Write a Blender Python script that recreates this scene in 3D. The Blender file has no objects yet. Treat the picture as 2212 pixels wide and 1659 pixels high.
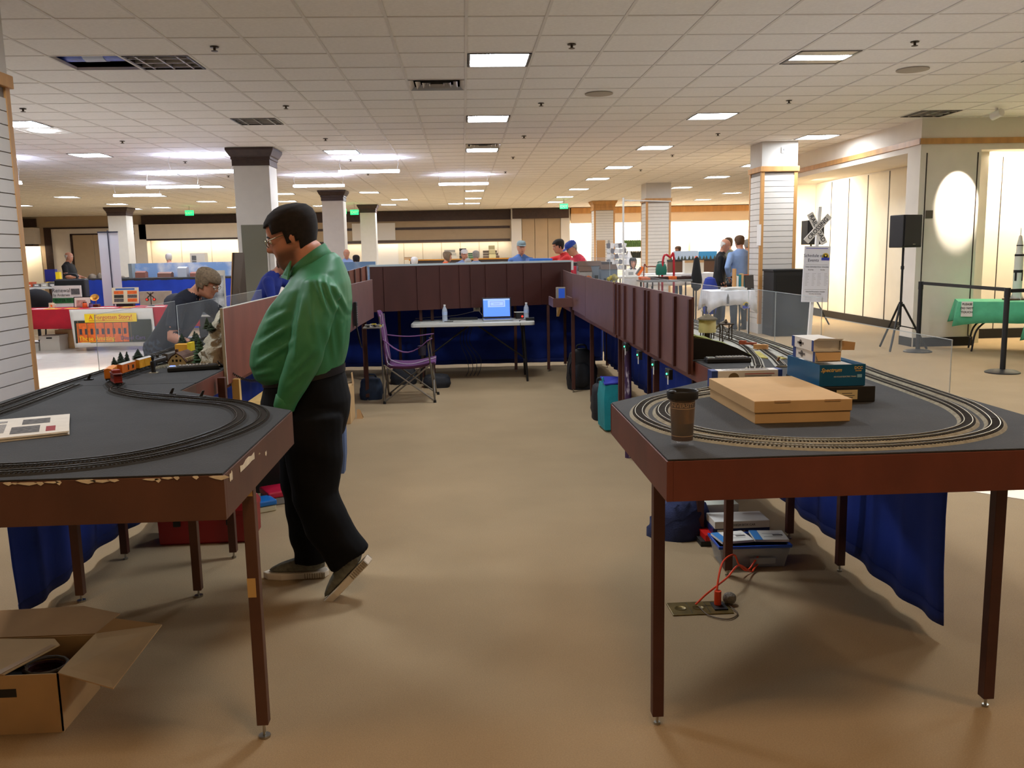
import bpy, bmesh, math, random
from mathutils import Vector, Matrix
from mathutils.kdtree import KDTree
PI = math.pi
random.seed(7)
scene = bpy.context.scene
COL = scene.collection

# ---------------------------------------------------------------- camera
YAW, PITCH, ROLL = 0.0516411, 0.1493871, -0.0192574
EYE = Vector((0.0, 0.0, 1.6))
_f = Vector((math.sin(YAW)*math.cos(PITCH), math.cos(YAW)*math.cos(PITCH), -math.sin(PITCH)))
_r = Vector((math.cos(YAW), -math.sin(YAW), 0.0))
_u = _r.cross(_f)
_r2 = math.cos(ROLL)*_r + math.sin(ROLL)*_u
_u2 = -math.sin(ROLL)*_r + math.cos(ROLL)*_u
cam = bpy.data.cameras.new('camera')
cam.sensor_width = 36.0
cam.lens = 1902.88/2212.0*36.0
cam.clip_start, cam.clip_end = 0.05, 200
camo = bpy.data.objects.new('camera', cam)
m = Matrix.Identity(4)
for i in range(3):
    m[i][0], m[i][1], m[i][2], m[i][3] = _r2[i], _u2[i], -_f[i], EYE[i]
camo.matrix_world = m
COL.objects.link(camo)
scene.camera = camo

# ---------------------------------------------------------------- world, exposure
w = bpy.data.worlds.new('world'); scene.world = w; w.use_nodes = True
w.node_tree.nodes['Background'].inputs[0].default_value = (0.9, 0.85, 0.78, 1)
w.node_tree.nodes['Background'].inputs[1].default_value = 0.05
vs = scene.view_settings
vs.view_transform = 'Standard'; vs.look = 'None'; vs.gamma = 1.0; vs.use_curve_mapping = False
vs.exposure = 0.2
cy = scene.cycles
cy.use_denoising = True
cy.max_bounces = 9; cy.diffuse_bounces = 6; cy.glossy_bounces = 3; cy.transmission_bounces = 6; cy.transparent_max_bounces = 16
cy.caustics_reflective = False; cy.caustics_refractive = False
cy.sample_clamp_indirect = 6.0

LIGHT_PANEL = 50.0      # emission of the ceiling troffers
LIGHT_SHOP = 60.0       # hanging fluorescent shop lights
LIGHT_SPOT = 1.5        # multiplier for the wall-washing spots
CZ = 3.467              # ceiling height
T = 0.6462; GX = 0.075; GY = 7.448   # ceiling grid pitch and origin

# ---------------------------------------------------------------- materials
MATS = {}
def lin(c):
    out = []
    for v in c[:3]:
        v = v/255.0
        out.append(v/12.92 if v <= 0.04045 else ((v+0.055)/1.055)**2.4)
    return tuple(out) + (1.0,)
def mat(name, rgb, rough=0.6, metal=0.0, var=0.0, scale=8.0, bump=0.0, bscale=60.0, spec=0.5, emit=None, estr=0.0, rgb2=None, stretch=None, thr=None):
    """procedural principled material: base colour varied by noise, optional fine bump"""
    if name in MATS: return MATS[name]
    M = bpy.data.materials.new(name); M.use_nodes = True
    nt = M.node_tree; N = nt.nodes; L = nt.links
    b = N['Principled BSDF']
    b.inputs['Base Color'].default_value = lin(rgb)
    b.inputs['Roughness'].default_value = rough
    b.inputs['Metallic'].default_value = metal
    b.inputs['Specular IOR Level'].default_value = spec
    tc = N.new('ShaderNodeTexCoord')
    src = tc.outputs['Object']
    if stretch:
        mp = N.new('ShaderNodeMapping'); mp.inputs['Scale'].default_value = stretch
        L.new(src, mp.inputs['Vector']); src = mp.outputs['Vector']
    if var or rgb2:
        n = N.new('ShaderNodeTexNoise'); n.inputs['Scale'].default_value = scale; n.inputs['Detail'].default_value = 5
        L.new(src, n.inputs['Vector'])
        r = N.new('ShaderNodeValToRGB')
        a = lin(rgb)
        if rgb2:
            lo, hi = lin(rgb), lin(rgb2)
        else:
            lo = tuple(max(0, x*(1-var)) for x in a[:3])+(1,); hi = tuple(min(1, x*(1+var)) for x in a[:3])+(1,)
        t0, t1 = thr if thr else (0.33, 0.67)
        r.color_ramp.elements[0].position = t0; r.color_ramp.elements[0].color = lo
        r.color_ramp.elements[1].position = t1; r.color_ramp.elements[1].color = hi
        L.new(n.outputs['Fac'], r.inputs['Fac']); L.new(r.outputs['Color'], b.inputs['Base Color'])
    if bump:
        n2 = N.new('ShaderNodeTexNoise'); n2.inputs['Scale'].default_value = bscale; n2.inputs['Detail'].default_value = 3
        L.new(src, n2.inputs['Vector'])
        bp = N.new('ShaderNodeBump'); bp.inputs['Strength'].default_value = bump; bp.inputs['Distance'].default_value = 0.01
        L.new(n2.outputs['Fac'], bp.inputs['Height']); L.new(bp.outputs['Normal'], b.inputs['Normal'])
    if emit:
        b.inputs['Emission Color'].default_value = lin(emit); b.inputs['Emission Strength'].default_value = estr
    MATS[name] = M
    return M
def clear(name, rgb, alpha, rough=0.05):
    """thin clear plastic: mostly transparent with a soft reflection"""
    if name in MATS: return MATS[name]
    M = bpy.data.materials.new(name); M.use_nodes = True
    nt = M.node_tree; N = nt.nodes; L = nt.links
    b = N['Principled BSDF']
    b.inputs['Base Color'].default_value = lin(rgb); b.inputs['Roughness'].default_value = rough
    b.inputs['Alpha'].default_value = alpha
    n = N.new('ShaderNodeTexNoise'); n.inputs['Scale'].default_value = 3.0; n.inputs['Detail'].default_value = 6
    tc = N.new('ShaderNodeTexCoord'); L.new(tc.outputs['Object'], n.inputs['Vector'])
    mr = N.new('ShaderNodeMapRange'); mr.inputs['To Min'].default_value = alpha*0.5; mr.inputs['To Max'].default_value = alpha*1.6
    L.new(n.outputs['Fac'], mr.inputs['Value']); L.new(mr.outputs['Result'], b.inputs['Alpha'])
    MATS[name] = M
    return M

# ---------------------------------------------------------------- mesh builder
class MB:
    def __init__(s): s.v = []; s.f = []; s.mi = []; s.cur = 0
    def add(s, vs_, fs):
        o = len(s.v); s.v += [tuple(p) for p in vs_]
        for f in fs: s.f.append(tuple(i+o for i in f)); s.mi.append(s.cur)
        return s
    def box(s, x0, x1, y0, y1, z0, z1):
        v = [(x0,y0,z0),(x1,y0,z0),(x1,y1,z0),(x0,y1,z0),(x0,y0,z1),(x1,y0,z1),(x1,y1,z1),(x0,y1,z1)]
        return s.add(v, [(3,2,1,0),(4,5,6,7),(0,1,5,4),(1,2,6,5),(2,3,7,6),(3,0,4,7)])
    def cbox(s, c, d, M=None):
        v = [Vector((sx*d[0]/2, sy*d[1]/2, sz*d[2]/2)) for sz in (-1,1) for sx,sy in ((-1,-1),(1,-1),(1,1),(-1,1))]
        if M is not None: v = [M @ p for p in v]
        v = [p+Vector(c) for p in v]
        return s.add(v, [(3,2,1,0),(4,5,6,7),(0,1,5,4),(1,2,6,5),(2,3,7,6),(3,0,4,7)])
    def quad(s, a, b, c, d): return s.add([a,b,c,d], [(0,1,2,3)])
    def prism(s, poly, z0, z1):
        n = len(poly)
        v = [(p[0],p[1],z0) for p in poly]+[(p[0],p[1],z1) for p in poly]
        f = [tuple(range(n-1,-1,-1)), tuple(range(n,2*n))]+[(i,(i+1)%n,n+(i+1)%n,n+i) for i in range(n)]
        return s.add(v, f)
    def slab(s, pts, off):
        """polygon in space extruded along the vector off"""
        n = len(pts); off = Vector(off)
        v = [Vector(p) for p in pts]; v += [p+off for p in v]
        f = [tuple(range(n-1,-1,-1)), tuple(range(n,2*n))]+[(i,(i+1)%n,n+(i+1)%n,n+i) for i in range(n)]
        return s.add(v, f)
    def cyl(s, p0, p1, r0, r1=None, n=10):
        r1 = r0 if r1 is None else r1
        p0 = Vector(p0); p1 = Vector(p1); d = (p1-p0).normalized()
        a = d.orthogonal().normalized(); b = d.cross(a)
        v = []
        for p, r in ((p0,r0),(p1,r1)):
            for i in range(n):
                t = 2*PI*i/n; v.append(p+a*(r*math.cos(t))+b*(r*math.sin(t)))
        f = [(i,(i+1)%n,n+(i+1)%n,n+i) for i in range(n)]+[tuple(range(n-1,-1,-1)), tuple(range(n,2*n))]
        return s.add(v, f)
    def tube(s, path, r, n=6):
        path = [Vector(p) for p in path]; rr = r if isinstance(r,(list,tuple)) else [r]*len(path)
        rings = []; a = None
        for i, p in enumerate(path):
            d = (path[min(i+1,len(path)-1)]-path[max(i-1,0)]).normalized()
            a = d.orthogonal().normalized() if a is None else (a-d*a.dot(d)).normalized()
            b = d.cross(a)
            rings.append([p+a*(rr[i]*math.cos(2*PI*k/n))+b*(rr[i]*math.sin(2*PI*k/n)) for k in range(n)])
        return s.rings(rings)
    def rings(s, rings, cap=True):
        n = len(rings[0]); v = [p for r in rings for p in r]; f = []
        for i in range(len(rings)-1):
            for k in range(n): f.append((i*n+k, i*n+(k+1)%n, (i+1)*n+(k+1)%n, (i+1)*n+k))
        if cap: f += [tuple(range(n-1,-1,-1)), tuple(range((len(rings)-1)*n, len(rings)*n))]
        return s.add(v, f)
    def lathe(s, prof, c=(0,0,0), n=20, cap=True):
        return s.rings([[(c[0]+r*math.cos(2*PI*k/n), c[1]+r*math.sin(2*PI*k/n), c[2]+z) for k in range(n)] for r, z in prof], cap)
    def ball(s, c, r, n=10, m=7):
        r = r if isinstance(r,(tuple,list)) else (r,r,r)
        rg = []
        for i in range(m+1):
            t = -PI/2+PI*i/m; q = max(0.02, math.cos(t))
            rg.append([(c[0]+r[0]*q*math.cos(2*PI*k/n), c[1]+r[1]*q*math.sin(2*PI*k/n), c[2]+r[2]*math.sin(t)) for k in range(n)])
        return s.rings(rg)
    def mesh(s, name):
        me = bpy.data.meshes.new(name); me.from_pydata(s.v, [], s.f)
        if any(s.mi):
            me.polygons.foreach_set('material_index', s.mi)
        me.update()
        return me
def obj(name, mb, mats, parent=None, smooth=False, bevel=0.0, loc=None, rot=None, subsurf=0, **props):
    me = mb if isinstance(mb, bpy.types.Mesh) else mb.mesh(name)
    if not isinstance(mats, (list,tuple)): mats = [mats]
    if not me.materials:
        for q in mats: me.materials.append(q)
    if smooth:
        me.polygons.foreach_set('use_smooth', [True]*len(me.polygons))
        try: me.set_sharp_from_angle(angle=math.radians(smooth if smooth is not True else 40))
        except Exception: pass
    o = bpy.data.objects.new(name, me); COL.objects.link(o)
    if parent is not None: o.parent = parent
    if loc: o.location = loc
    if rot: o.rotation_euler = rot
    if bevel:
        bv = o.modifiers.new('bevel','BEVEL'); bv.width = bevel; bv.segments = 2; bv.limit_method = 'ANGLE'
    if subsurf:
        ss = o.modifiers.new('sub','SUBSURF'); ss.levels = ss.render_levels = subsurf
    for k, q in props.items(): o[k] = q
    return o
def thing(name, label, cat, loc=(0,0,0), rz=0.0, group=None, kind=None):
    o = bpy.data.objects.new(name, None); COL.objects.link(o)
    o.empty_display_size = 0.1
    o.location = loc; o.rotation_euler = (0,0,rz)
    o['label'] = label; o['category'] = cat
    if group: o['group'] = group
    if kind: o['kind'] = kind
    return o
def tag(o, label, cat, group=None):
    o['label'] = label; o['category'] = cat
    if group: o['group'] = group
    return o
def struct(name, mb, mats, parent=None, **k):
    o = obj(name, mb, mats, parent, **k)
    if parent is None: o['kind'] = 'structure'
    return o
def copy_tree(o, parent=None):
    c = o.copy(); COL.objects.link(c); c.parent = parent
    for ch in [x for x in o.children]: copy_tree(ch, c)
    return c
TMP = bpy.data.scenes.new('scratch')      # scratch scene for evaluating temporary objects; removed at the end
def baked(o):
    TMP.collection.objects.link(o); vl = TMP.view_layers[0]; vl.update()
    me = bpy.data.meshes.new_from_object(o.evaluated_get(vl.depsgraph))
    bpy.data.objects.remove(o)
    return me
def text(s, size, name, m_, parent=None, loc=(0,0,0), rot=(PI/2,0,0), depth=0.001, align='CENTER', sx=1.0, shear=0.0, bold=0.0):
    """flat lettering as a thin mesh (drawn in the local XY plane, then rotated)"""
    cu = bpy.data.curves.new('t','FONT'); cu.body = s; cu.size = size; cu.align_x = align; cu.align_y = 'CENTER'
    cu.extrude = depth; cu.shear = shear; cu.offset = bold; cu.resolution_u = 2
    t = bpy.data.objects.new('t', cu)
    me = baked(t); bpy.data.curves.remove(cu)
    me.transform(Matrix.Diagonal((sx,1,1,1)))
    me.materials.clear(); me.materials.append(m_)
    o = bpy.data.objects.new(name, me); COL.objects.link(o); o.parent = parent; o.location = loc; o.rotation_euler = rot
    return o
def spot(name, loc, target, watt, angle, blend=0.4, col=(1,0.85,0.65), r=0.04):
    l = bpy.data.lights.new(name,'SPOT'); l.energy = watt*LIGHT_SPOT; l.spot_size = angle; l.spot_blend = blend; l.color = col; l.shadow_soft_size = r
    o = bpy.data.objects.new(name, l); COL.objects.link(o); o.location = loc
    o.rotation_euler = (Vector(target)-Vector(loc)).to_track_quat('-Z','Y').to_euler()
    return o
def clip_poly(poly, a, b, c):
    """keep a*x+b*y<=c"""
    out = []
    for i in range(len(poly)):
        p, q = poly[i], poly[(i+1)%len(poly)]
        dp, dq = a*p[0]+b*p[1]-c, a*q[0]+b*q[1]-c
        if dp <= 0: out.append(p)
        if dp*dq < 0:
            t = dp/(dp-dq); out.append((p[0]+t*(q[0]-p[0]), p[1]+t*(q[1]-p[1])))
    return out
def on_screen(p, margin=0.0):
    v = Vector(p)-EYE; d = v.dot(_f)
    if d < 0.1: return None
    x = 1106+1902.88*v.dot(_r2)/d; y = 829.5-1902.88*v.dot(_u2)/d
    return (x, y, d) if -margin < x < 2212+margin and -margin < y < 1659+margin else None
# ================================================================ THE ROOM
M_CARPET = mat('carpet', (175,152,119), 0.95, var=0.05, scale=1.6, bump=0.5, bscale=420, spec=0.1)
nt_ = M_CARPET.node_tree
n_ = nt_.nodes.new('ShaderNodeTexNoise'); n_.inputs['Scale'].default_value = 190; n_.inputs['Detail'].default_value = 3
mx_ = nt_.nodes.new('ShaderNodeMix'); mx_.data_type = 'RGBA'; mx_.blend_type = 'OVERLAY'; mx_.inputs['Factor'].default_value = .22
bs_ = nt_.nodes['Principled BSDF']; lk_ = bs_.inputs['Base Color'].links[0]; so_ = lk_.from_socket
nt_.links.new(nt_.nodes['Texture Coordinate'].outputs['Object'], n_.inputs['Vector'])
nt_.links.new(so_, mx_.inputs['A']); nt_.links.new(n_.outputs['Fac'], mx_.inputs['B']); nt_.links.new(mx_.outputs['Result'], bs_.inputs['Base Color'])
M_FTILE = mat('white_floor_tile', (226,220,212), 0.22, var=0.03, scale=6)
M_WALL = mat('warm_white_paint', (234,226,214), 0.75, var=0.03, scale=3)
M_WALL2 = mat('tan_panel_paint', (186,166,138), 0.75, var=0.03, scale=3)
M_PANEL = mat('cream_wall_panel', (238,229,210), 0.7, var=0.03, scale=3)
M_TILE = mat('ceiling_tile', (244,242,238), 0.9, var=0.03, scale=30, bump=0.25, bscale=260)
M_GRID = mat('ceiling_grid', (226,223,218), 0.6)
M_DARKWOOD = mat('dark_brown_wood', (58,40,34), 0.5, var=0.2, scale=12)
M_OAK = mat('honey_oak', (196,146,88), 0.45, var=0.12, scale=9, stretch=(1,1,0.15))
M_SLAT = mat('white_slatwall', (216,210,202), 0.5, var=0.02)
M_SLATGAP = mat('slatwall_groove', (140,130,120), 0.8)
M_BASE = mat('black_baseboard', (22,18,16), 0.6)
M_SEAM = mat('dark_wall_seam', (52,40,32), 0.6)
M_BLACK = mat('black_plastic', (20,20,21), 0.5)
M_WHITE = mat('white_paint', (232,230,226), 0.6)
M_METAL = mat('brushed_steel', (170,168,164), 0.4, metal=0.6)

floor = struct('floor', MB().quad((-26,-5,0),(16,-5,0),(16,46,0),(-26,46,0)), M_CARPET)
def tiles(x0, x1, y0, y1, s, cut, limit=None):
    i = 0; y = y0
    while y < y1-0.01:
        x = x0
        while x < x1-0.01:
            p = [(x+.002,y+.002),(min(x+s,x1)-.002,y+.002),(min(x+s,x1)-.002,min(y+s,y1)-.002),(x+.002,min(y+s,y1)-.002)]
            if cut: p = clip_poly(p, *cut)
            if len(p) > 2: obj('floor_tile', MB().prism(p, 0.0, 0.004), M_FTILE, floor)
            x += s
        y += s
tiles(2.35, 5.11, 4.9, 11.34, 0.46, (-1,-1,-8.63))
tiles(-9.6, -3.7, 8.6, 18.3, 0.60, None)

# ---- ceiling: grid, tiles, lights in their cells
LIT, DARK, DIFF = [], [], []
for c, r in [(0,2),(0,8),(0,14),(5,2),(5,8),(5,14),(5,20),(5,25),(5,31),(5,37),(9,12),(10,20),(10,25),(10,31),(14,36),
             (-10,8),(-11,14),(-4,14),(-11,26),(-19,31),(-14,36),(0,31),(0,37),(-5,31),(-4,37),(-5,42),(-1,42),
             (-9,31),(-10,37),(-9,42),(-19,37),(-18,41),(-15,31),(14,42),(10,37),(10,42),(5,42),(0,42),(9,2),(-10,2),(-11,20),(0,-4),(5,-4),(-5,-4),(-10,-4),(10,-4),(5,-10),(-5,-10),(0,-10),(-24,31),(-24,37),(-14,42),(-20,42)]:
    LIT.append((c,r))
HOLE = [(-6,2)]
DARK = [(-5,2),(-5,8),(10,8)]
DIFF = [(-1,4),(0,13)]
special = set(LIT+HOLE+DARK+DIFF)
NX0, NX1, NY0, NY1 = -38, 22, -18, 58
grid = MB()
for c in range(NX0, NX1+1):
    x = GX+c*T; grid.box(x-.0125, x+.0125, GY+NY0*T, GY+NY1*T, CZ, CZ+.03)
for r in range(NY0, NY1+1):
    y = GY+r*T; grid.box(GX+NX0*T, GX+NX1*T, y-.0125, y+.0125, CZ+.002, CZ+.03)
ceiling = struct('ceiling', grid, M_GRID)
tm = MB().cbox((0,0,.013), (T-.026, T-.026, .016)).mesh('tile')
tm.materials.append(M_TILE)
cells = []
for c in range(NX0, NX1):
    for r in range(NY0, NY1):
        if (c,r) in special: continue
        p = (GX+(c+.5)*T, GY+(r+.5)*T, CZ)
        s = on_screen(p, 60)
        cells.append(((1e4/s[2]**3 if s else 0), c, r))
cells.sort(reverse=True)
rest = MB()
for i, (k, c, r) in enumerate(cells):
    x, y = GX+(c+.5)*T, GY+(r+.5)*T
    if i < 300:
        o = obj('tile', tm, M_TILE, ceiling, loc=(x,y,CZ+.001+random.uniform(-.001,.002)))
    else:
        h = (T-.026)/2; rest.quad((x-h,y-h,CZ+.006),(x-h,y+h,CZ+.006),(x+h,y+h,CZ+.006),(x+h,y-h,CZ+.006))
obj('tile_field', rest, M_TILE, ceiling, kind='stuff')
struct('roof_slab', MB().box(-26,16,-5,46,4.1,4.2), mat('concrete_dark',(70,66,62),0.9))

M_LAMP = mat('lamp_diffuser', (255,250,240), 0.5, emit=(238,246,255), estr=LIGHT_PANEL)
M_LAMPW = mat('warm_lamp_diffuser', (255,240,215), 0.5, emit=(255,212,164), estr=LIGHT_PANEL*.5)
M_LAMPDIM = mat('lamp_diffuser_unlit', (196,190,180), 0.5)
M_LFRAME = mat('lamp_frame', (60,58,56), 0.4, metal=0.3)
tro = None
names = {(0,2):'large lit square ceiling light panel over the open aisle, nearest of its row',
         (0,8):'lit square ceiling light panel with a crossbar, second in the aisle row',
         (0,14):'lit square ceiling light panel touching a square air vent, third in the aisle row',
         (5,2):'lit square ceiling light panel showing one tube, above the stacked boxes side',
         (5,8):'lit square ceiling light panel second in the row right of the aisle',
         (5,14):'lit square ceiling light panel third in the row right of the aisle',
         (9,12):'lit square ceiling light panel above the slatwall column beside the cream wall',
         (-10,8):'lit square ceiling light panel beside the slatted column at the left edge',
         (-11,14):'lit square ceiling light panel second from the slatted column at the left edge',
         (-4,14):'lit square ceiling light panel just right of the dark column capital'}
tmesh = {}
ORD = ['first','second','third','fourth','fifth','sixth','seventh','eighth','ninth','tenth']
LINES = [(-30,-21,'the outermost left line'),(-21,-16,'the fourth line left of the aisle'),(-16,-12,'the third line left of the aisle'),(-12,-7,'the second line left of the aisle'),(-7,-2,'the first line left of the aisle'),(-2,3,'the line over the aisle'),(3,8,'the first line right of the aisle'),(8,12,'the second line right of the aisle'),(12,20,'the third line right of the aisle')]
def line_label(c, r, cells, head):
    for a, b, nm in LINES:
        if a <= c < b:
            sub_ = sorted([q for q in cells if a <= q[0] < b], key=lambda q: (q[1], q[0])); return '%s, %s along %s'%(head, ORD[sub_.index((c,r))], nm)
def troffer(c, r, lit=True):
    x, y = GX+(c+.5)*T, GY+(r+.5)*T; h = T/2-.02
    lab = (names.get((c,r)) or line_label(c, r, [q for q in LIT if (q[1] >= 0) == (r >= 0)], 'lit ceiling light panel' if r >= 0 else 'lit ceiling panel behind the viewpoint')) if lit else None
    t = thing('ceiling_light', lab or 'x', 'ceiling light', (x,y,CZ))
    if not tmesh:
        f = MB()
        for a0,a1,b0,b1 in ((-h,-h+.022,-h,h),(h-.022,h,-h,h),(-h,h,-h,-h+.018),(-h,h,h-.018,h)): f.box(a0,a1,b0,b1,-.004,.06)
        tmesh['f'] = f.mesh('frame'); tmesh['f'].materials.append(M_LFRAME)
        g = MB().quad((-h+.02,-h+.015,.012),(-h+.02,h-.015,.012),(h-.02,h-.015,.012),(h-.02,-h+.015,.012)); tmesh['d'] = g.mesh('diffuser'); tmesh['d'].materials.append(M_LAMP)
        g = MB().box(-h,h,-h,h,.061,.07); tmesh['h'] = g.mesh('housing'); tmesh['h'].materials.append(M_WHITE)
        g = MB()
        for k in (-1,0,1):
            g.box(-h,h,k*.19-.008,k*.19+.008,-.002,.03); g.box(k*.19-.008,k*.19+.008,-h,h,-.002,.03)
        tmesh['l'] = g.mesh('louvre'); tmesh['l'].materials.append(M_METAL)
    obj('frame', tmesh['f'], M_LFRAME, t); obj('housing', tmesh['h'], M_WHITE, t)
    if lit:
        me = tmesh['d'] if r > -9 else MB().quad((-h+.02,-h+.015,.012),(-h+.02,h-.015,.012),(h-.02,h-.015,.012),(h-.02,-h+.015,.012))
        obj('diffuser', me, M_LAMP if r > -9 else M_LAMPW, t)
    else:
        obj('louvre', tmesh['l'], M_METAL, t)
        obj('dim_panel', MB().quad((-h+.02,-h+.015,.032),(-h+.02,h-.015,.032),(h-.02,h-.015,.032),(h-.02,-h+.015,.032)), M_LAMPDIM, t)
    if lit and (c,r) not in names: t['group'] = 'lit light panels in the far ceiling'
    return t
for c, r in LIT:
    t = troffer(c, r)
    if (c,r) == (0,8):
        obj('crossbar', MB().box(-T/2+.03,T/2-.03,-.03,.03,.0,.014), M_METAL, t)
    if (c,r) == (5,2):
        obj('louvre', MB().box(-T/2+.03,T/2-.03,-T/2+.03,-.10,.0,.01).box(-T/2+.03,T/2-.03,.12,T/2-.03,.0,.01), M_METAL, t)
for (c,r), lab in zip(DARK, ('unlit louvred ceiling light beside the open ceiling hole','unlit louvred ceiling light ahead of the dark column capital','unlit louvred ceiling light above the corner of the cream wall')):
    t = troffer(c, r, False); t['label'] = lab
def diffuser(c, r, lab):
    x, y = GX+(c+.5)*T, GY+(r+.5)*T
    t = thing('air_vent', lab, 'vent', (x,y,CZ))
    h = T/2-.015
    for k in range(4):
        a = h-k*.075; b = a-.05
        f = MB()
        rg = [[(-a,-a,z1),(a,-a,z1),(a,a,z1),(-a,a,z1)] for a, z1 in ((a,-.002),(b,.03+.01*k))]
        f.rings(rg, cap=False); obj('louvre', f, M_METAL, t)
    obj('backing', MB().box(-h,h,-h,h,.09,.1), M_BLACK, t)
diffuser(-1, 4, 'square stepped air vent left of the large ceiling light')
diffuser(0, 13, 'square stepped air vent against the third aisle light panel')
# open ceiling cell with duct and pipes above
t = thing('air_duct', 'blue wrapped duct showing through the missing ceiling tile', 'duct', (GX-5.5*T, GY+2.5*T, CZ+.1))
obj('duct', MB().cyl((-1.2,.12,.10),(1.2,-.02,.10),.17,n=16), mat('blue_duct_wrap',(60,90,200),.4,var=.3,scale=10), t, smooth=True)
obj('wrap_band', MB().cyl((-.12,.057,.10),(.08,.045,.10),.174,n=16), mat('grey_blue_band',(170,180,205),.4), t, smooth=True)
obj('hanger', MB().tube([(-.27,.2,.5),(-.27,.2,.06),(-.2,.2,.03),(-.17,.2,.08)],.012), M_METAL, t)
# sprinkler heads
spm = MB(); spm.lathe([(.04,0),(.04,-.006),(.012,-.008),(.012,-.03),(.03,-.034),(.03,-.038)], n=10)
spm = spm.mesh('sprinkler'); spm.materials.append(mat('bronze',(78,66,52),.4,metal=.8))
for c in (-9,-4,1,6):
    for r in (1,6,11,16,21):
        x, y = GX+(c+.5)*T, GY+(r+.5)*T
        if on_screen((x,y,CZ)):
            tag(obj('sprinkler_head', spm, None, loc=(x,y,CZ+.002)), line_label(c, r, [(c,q) for q in (1,6,11,16,21)], 'small bronze sprinkler head'), 'sprinkler', 'ceiling sprinkler heads')
for (c,r), lab in {(2,5):'round flush ceiling speaker right of the aisle lights', (7,3):'round flush ceiling speaker toward the cream corner wall', (-10,9):'round lit recessed can light near the slatted column'}.items():
    lit = c == -10
    o = obj('ceiling_disc', MB().lathe([(.17,.0),(.17,-.008),(.15,-.012),(.02,-.013)], n=24), M_LAMP if lit else mat('speaker_grille',(170,160,146),.7), loc=(GX+(c+.5)*T, GY+(r+.5)*T, CZ+.002), smooth=True)
    tag(o, lab, 'can light' if lit else 'ceiling speaker')

# ---- hanging fluorescent shop lights
M_TUBE = mat('fluorescent_tube', (255,255,255), .4, emit=(214,222,255), estr=LIGHT_SHOP)
def shop_light(x0, x1, y, z, lab):
    xc = (x0+x1)/2; L = x1-x0
    t = thing('shop_light', lab, 'shop light', (xc,y,z), group='hanging fluorescent shop lights')
    h = MB().box(-L/2,L/2,-.022,.022,.0,.05)
    obj('channel', h, M_WHITE, t)
    for s in (-1,1): obj('tube', MB().cyl((-L/2+.02,s*.05,.012),(L/2-.02,s*.05,.012),.018,n=8), M_TUBE, t, smooth=True)
    for s in (-1,1): obj('hanger_wire', MB().tube([(s*(L/2-.05),0,.06),(s*(L/2-.02),0,(CZ-z)*.6),(s*(L/2-.05),0,CZ-z)],.004,n=5), M_METAL, t)
shop_light(-5.41,-4.20,17.0,3.15,'hanging shop light glowing blue-white left of the dark column capital')
shop_light(-7.02,-5.85,20.5,3.15,'hanging shop light in the middle of the three on the left')
shop_light(-8.70,-7.52,23.0,3.15,'hanging shop light farthest of the three on the left')
shop_light(-2.41,-1.21,17.9,3.19,'hanging shop light just right of the dark column capital')
shop_light(-3.97,-2.76,21.5,3.20,'hanging shop light above the pale blue-lit column')
shop_light(-0.56,0.66,22.0,3.23,'hanging shop light over the middle of the aisle')
shop_light(-9.30,-8.06,17.0,3.0,'hanging shop light half hidden by the slatted column')
# ---- columns
def capital(t, hx, z1, m_, h=.30):
    f = MB()
    prof = [(hx+.015,z1-h),(hx+.015,z1-h+.10),(hx+.03,z1-h+.11),(hx+.03,z1-h+.15),(hx+.05,z1-h+.17),(hx+.10,z1-h+.26),(hx+.10,z1)]
    f.rings([[(-a,-a,z),(a,-a,z),(a,a,z),(-a,a,z)] for a, z in prof]); obj('capital', f, m_, t)
def plain_column(x, y, hw, lab, white=M_WHITE):
    t = thing('column', lab, 'column', (x,y,0), kind='structure')
    obj('shaft', MB().box(-hw,hw,-hw,hw,0,CZ-.29), white, t, bevel=.006)
    capital(t, hw, CZ, M_DARKWOOD)
    obj('base_trim', MB().box(-hw-.015,hw+.015,-hw-.015,hw+.015,0,.12), M_BASE, t)
    return t
M_COLW = mat('column_white_paint',(204,200,194),.5,var=.02)
cA = plain_column(-3.66, 16.3, .31, 'white square column with a dark wood capital and a tall mirror', M_COLW)
obj('mirror', MB().box(-.24,.20,-.325,-.31,.35,2.16), mat('mirror_glass',(120,118,104),.25,metal=.3), cA)
obj('mirror_frame', MB().box(-.255,-.235,-.33,-.31,.35,2.16).box(.195,.215,-.33,-.31,.35,2.16).box(-.255,.215,-.33,-.31,2.15,2.17), M_COLW, cA)
plain_column(-3.80, 26.9, .31, 'pale blue-lit square column behind the man in the green shirt', M_COLW)
plain_column(-3.62, 34.8, .29, 'farthest slim white column with a dark wood capital', M_COLW)
plain_column(-12.65, 33.9, .33, 'white square column with a dark wood capital behind the roll-up banner', M_COLW)

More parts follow.
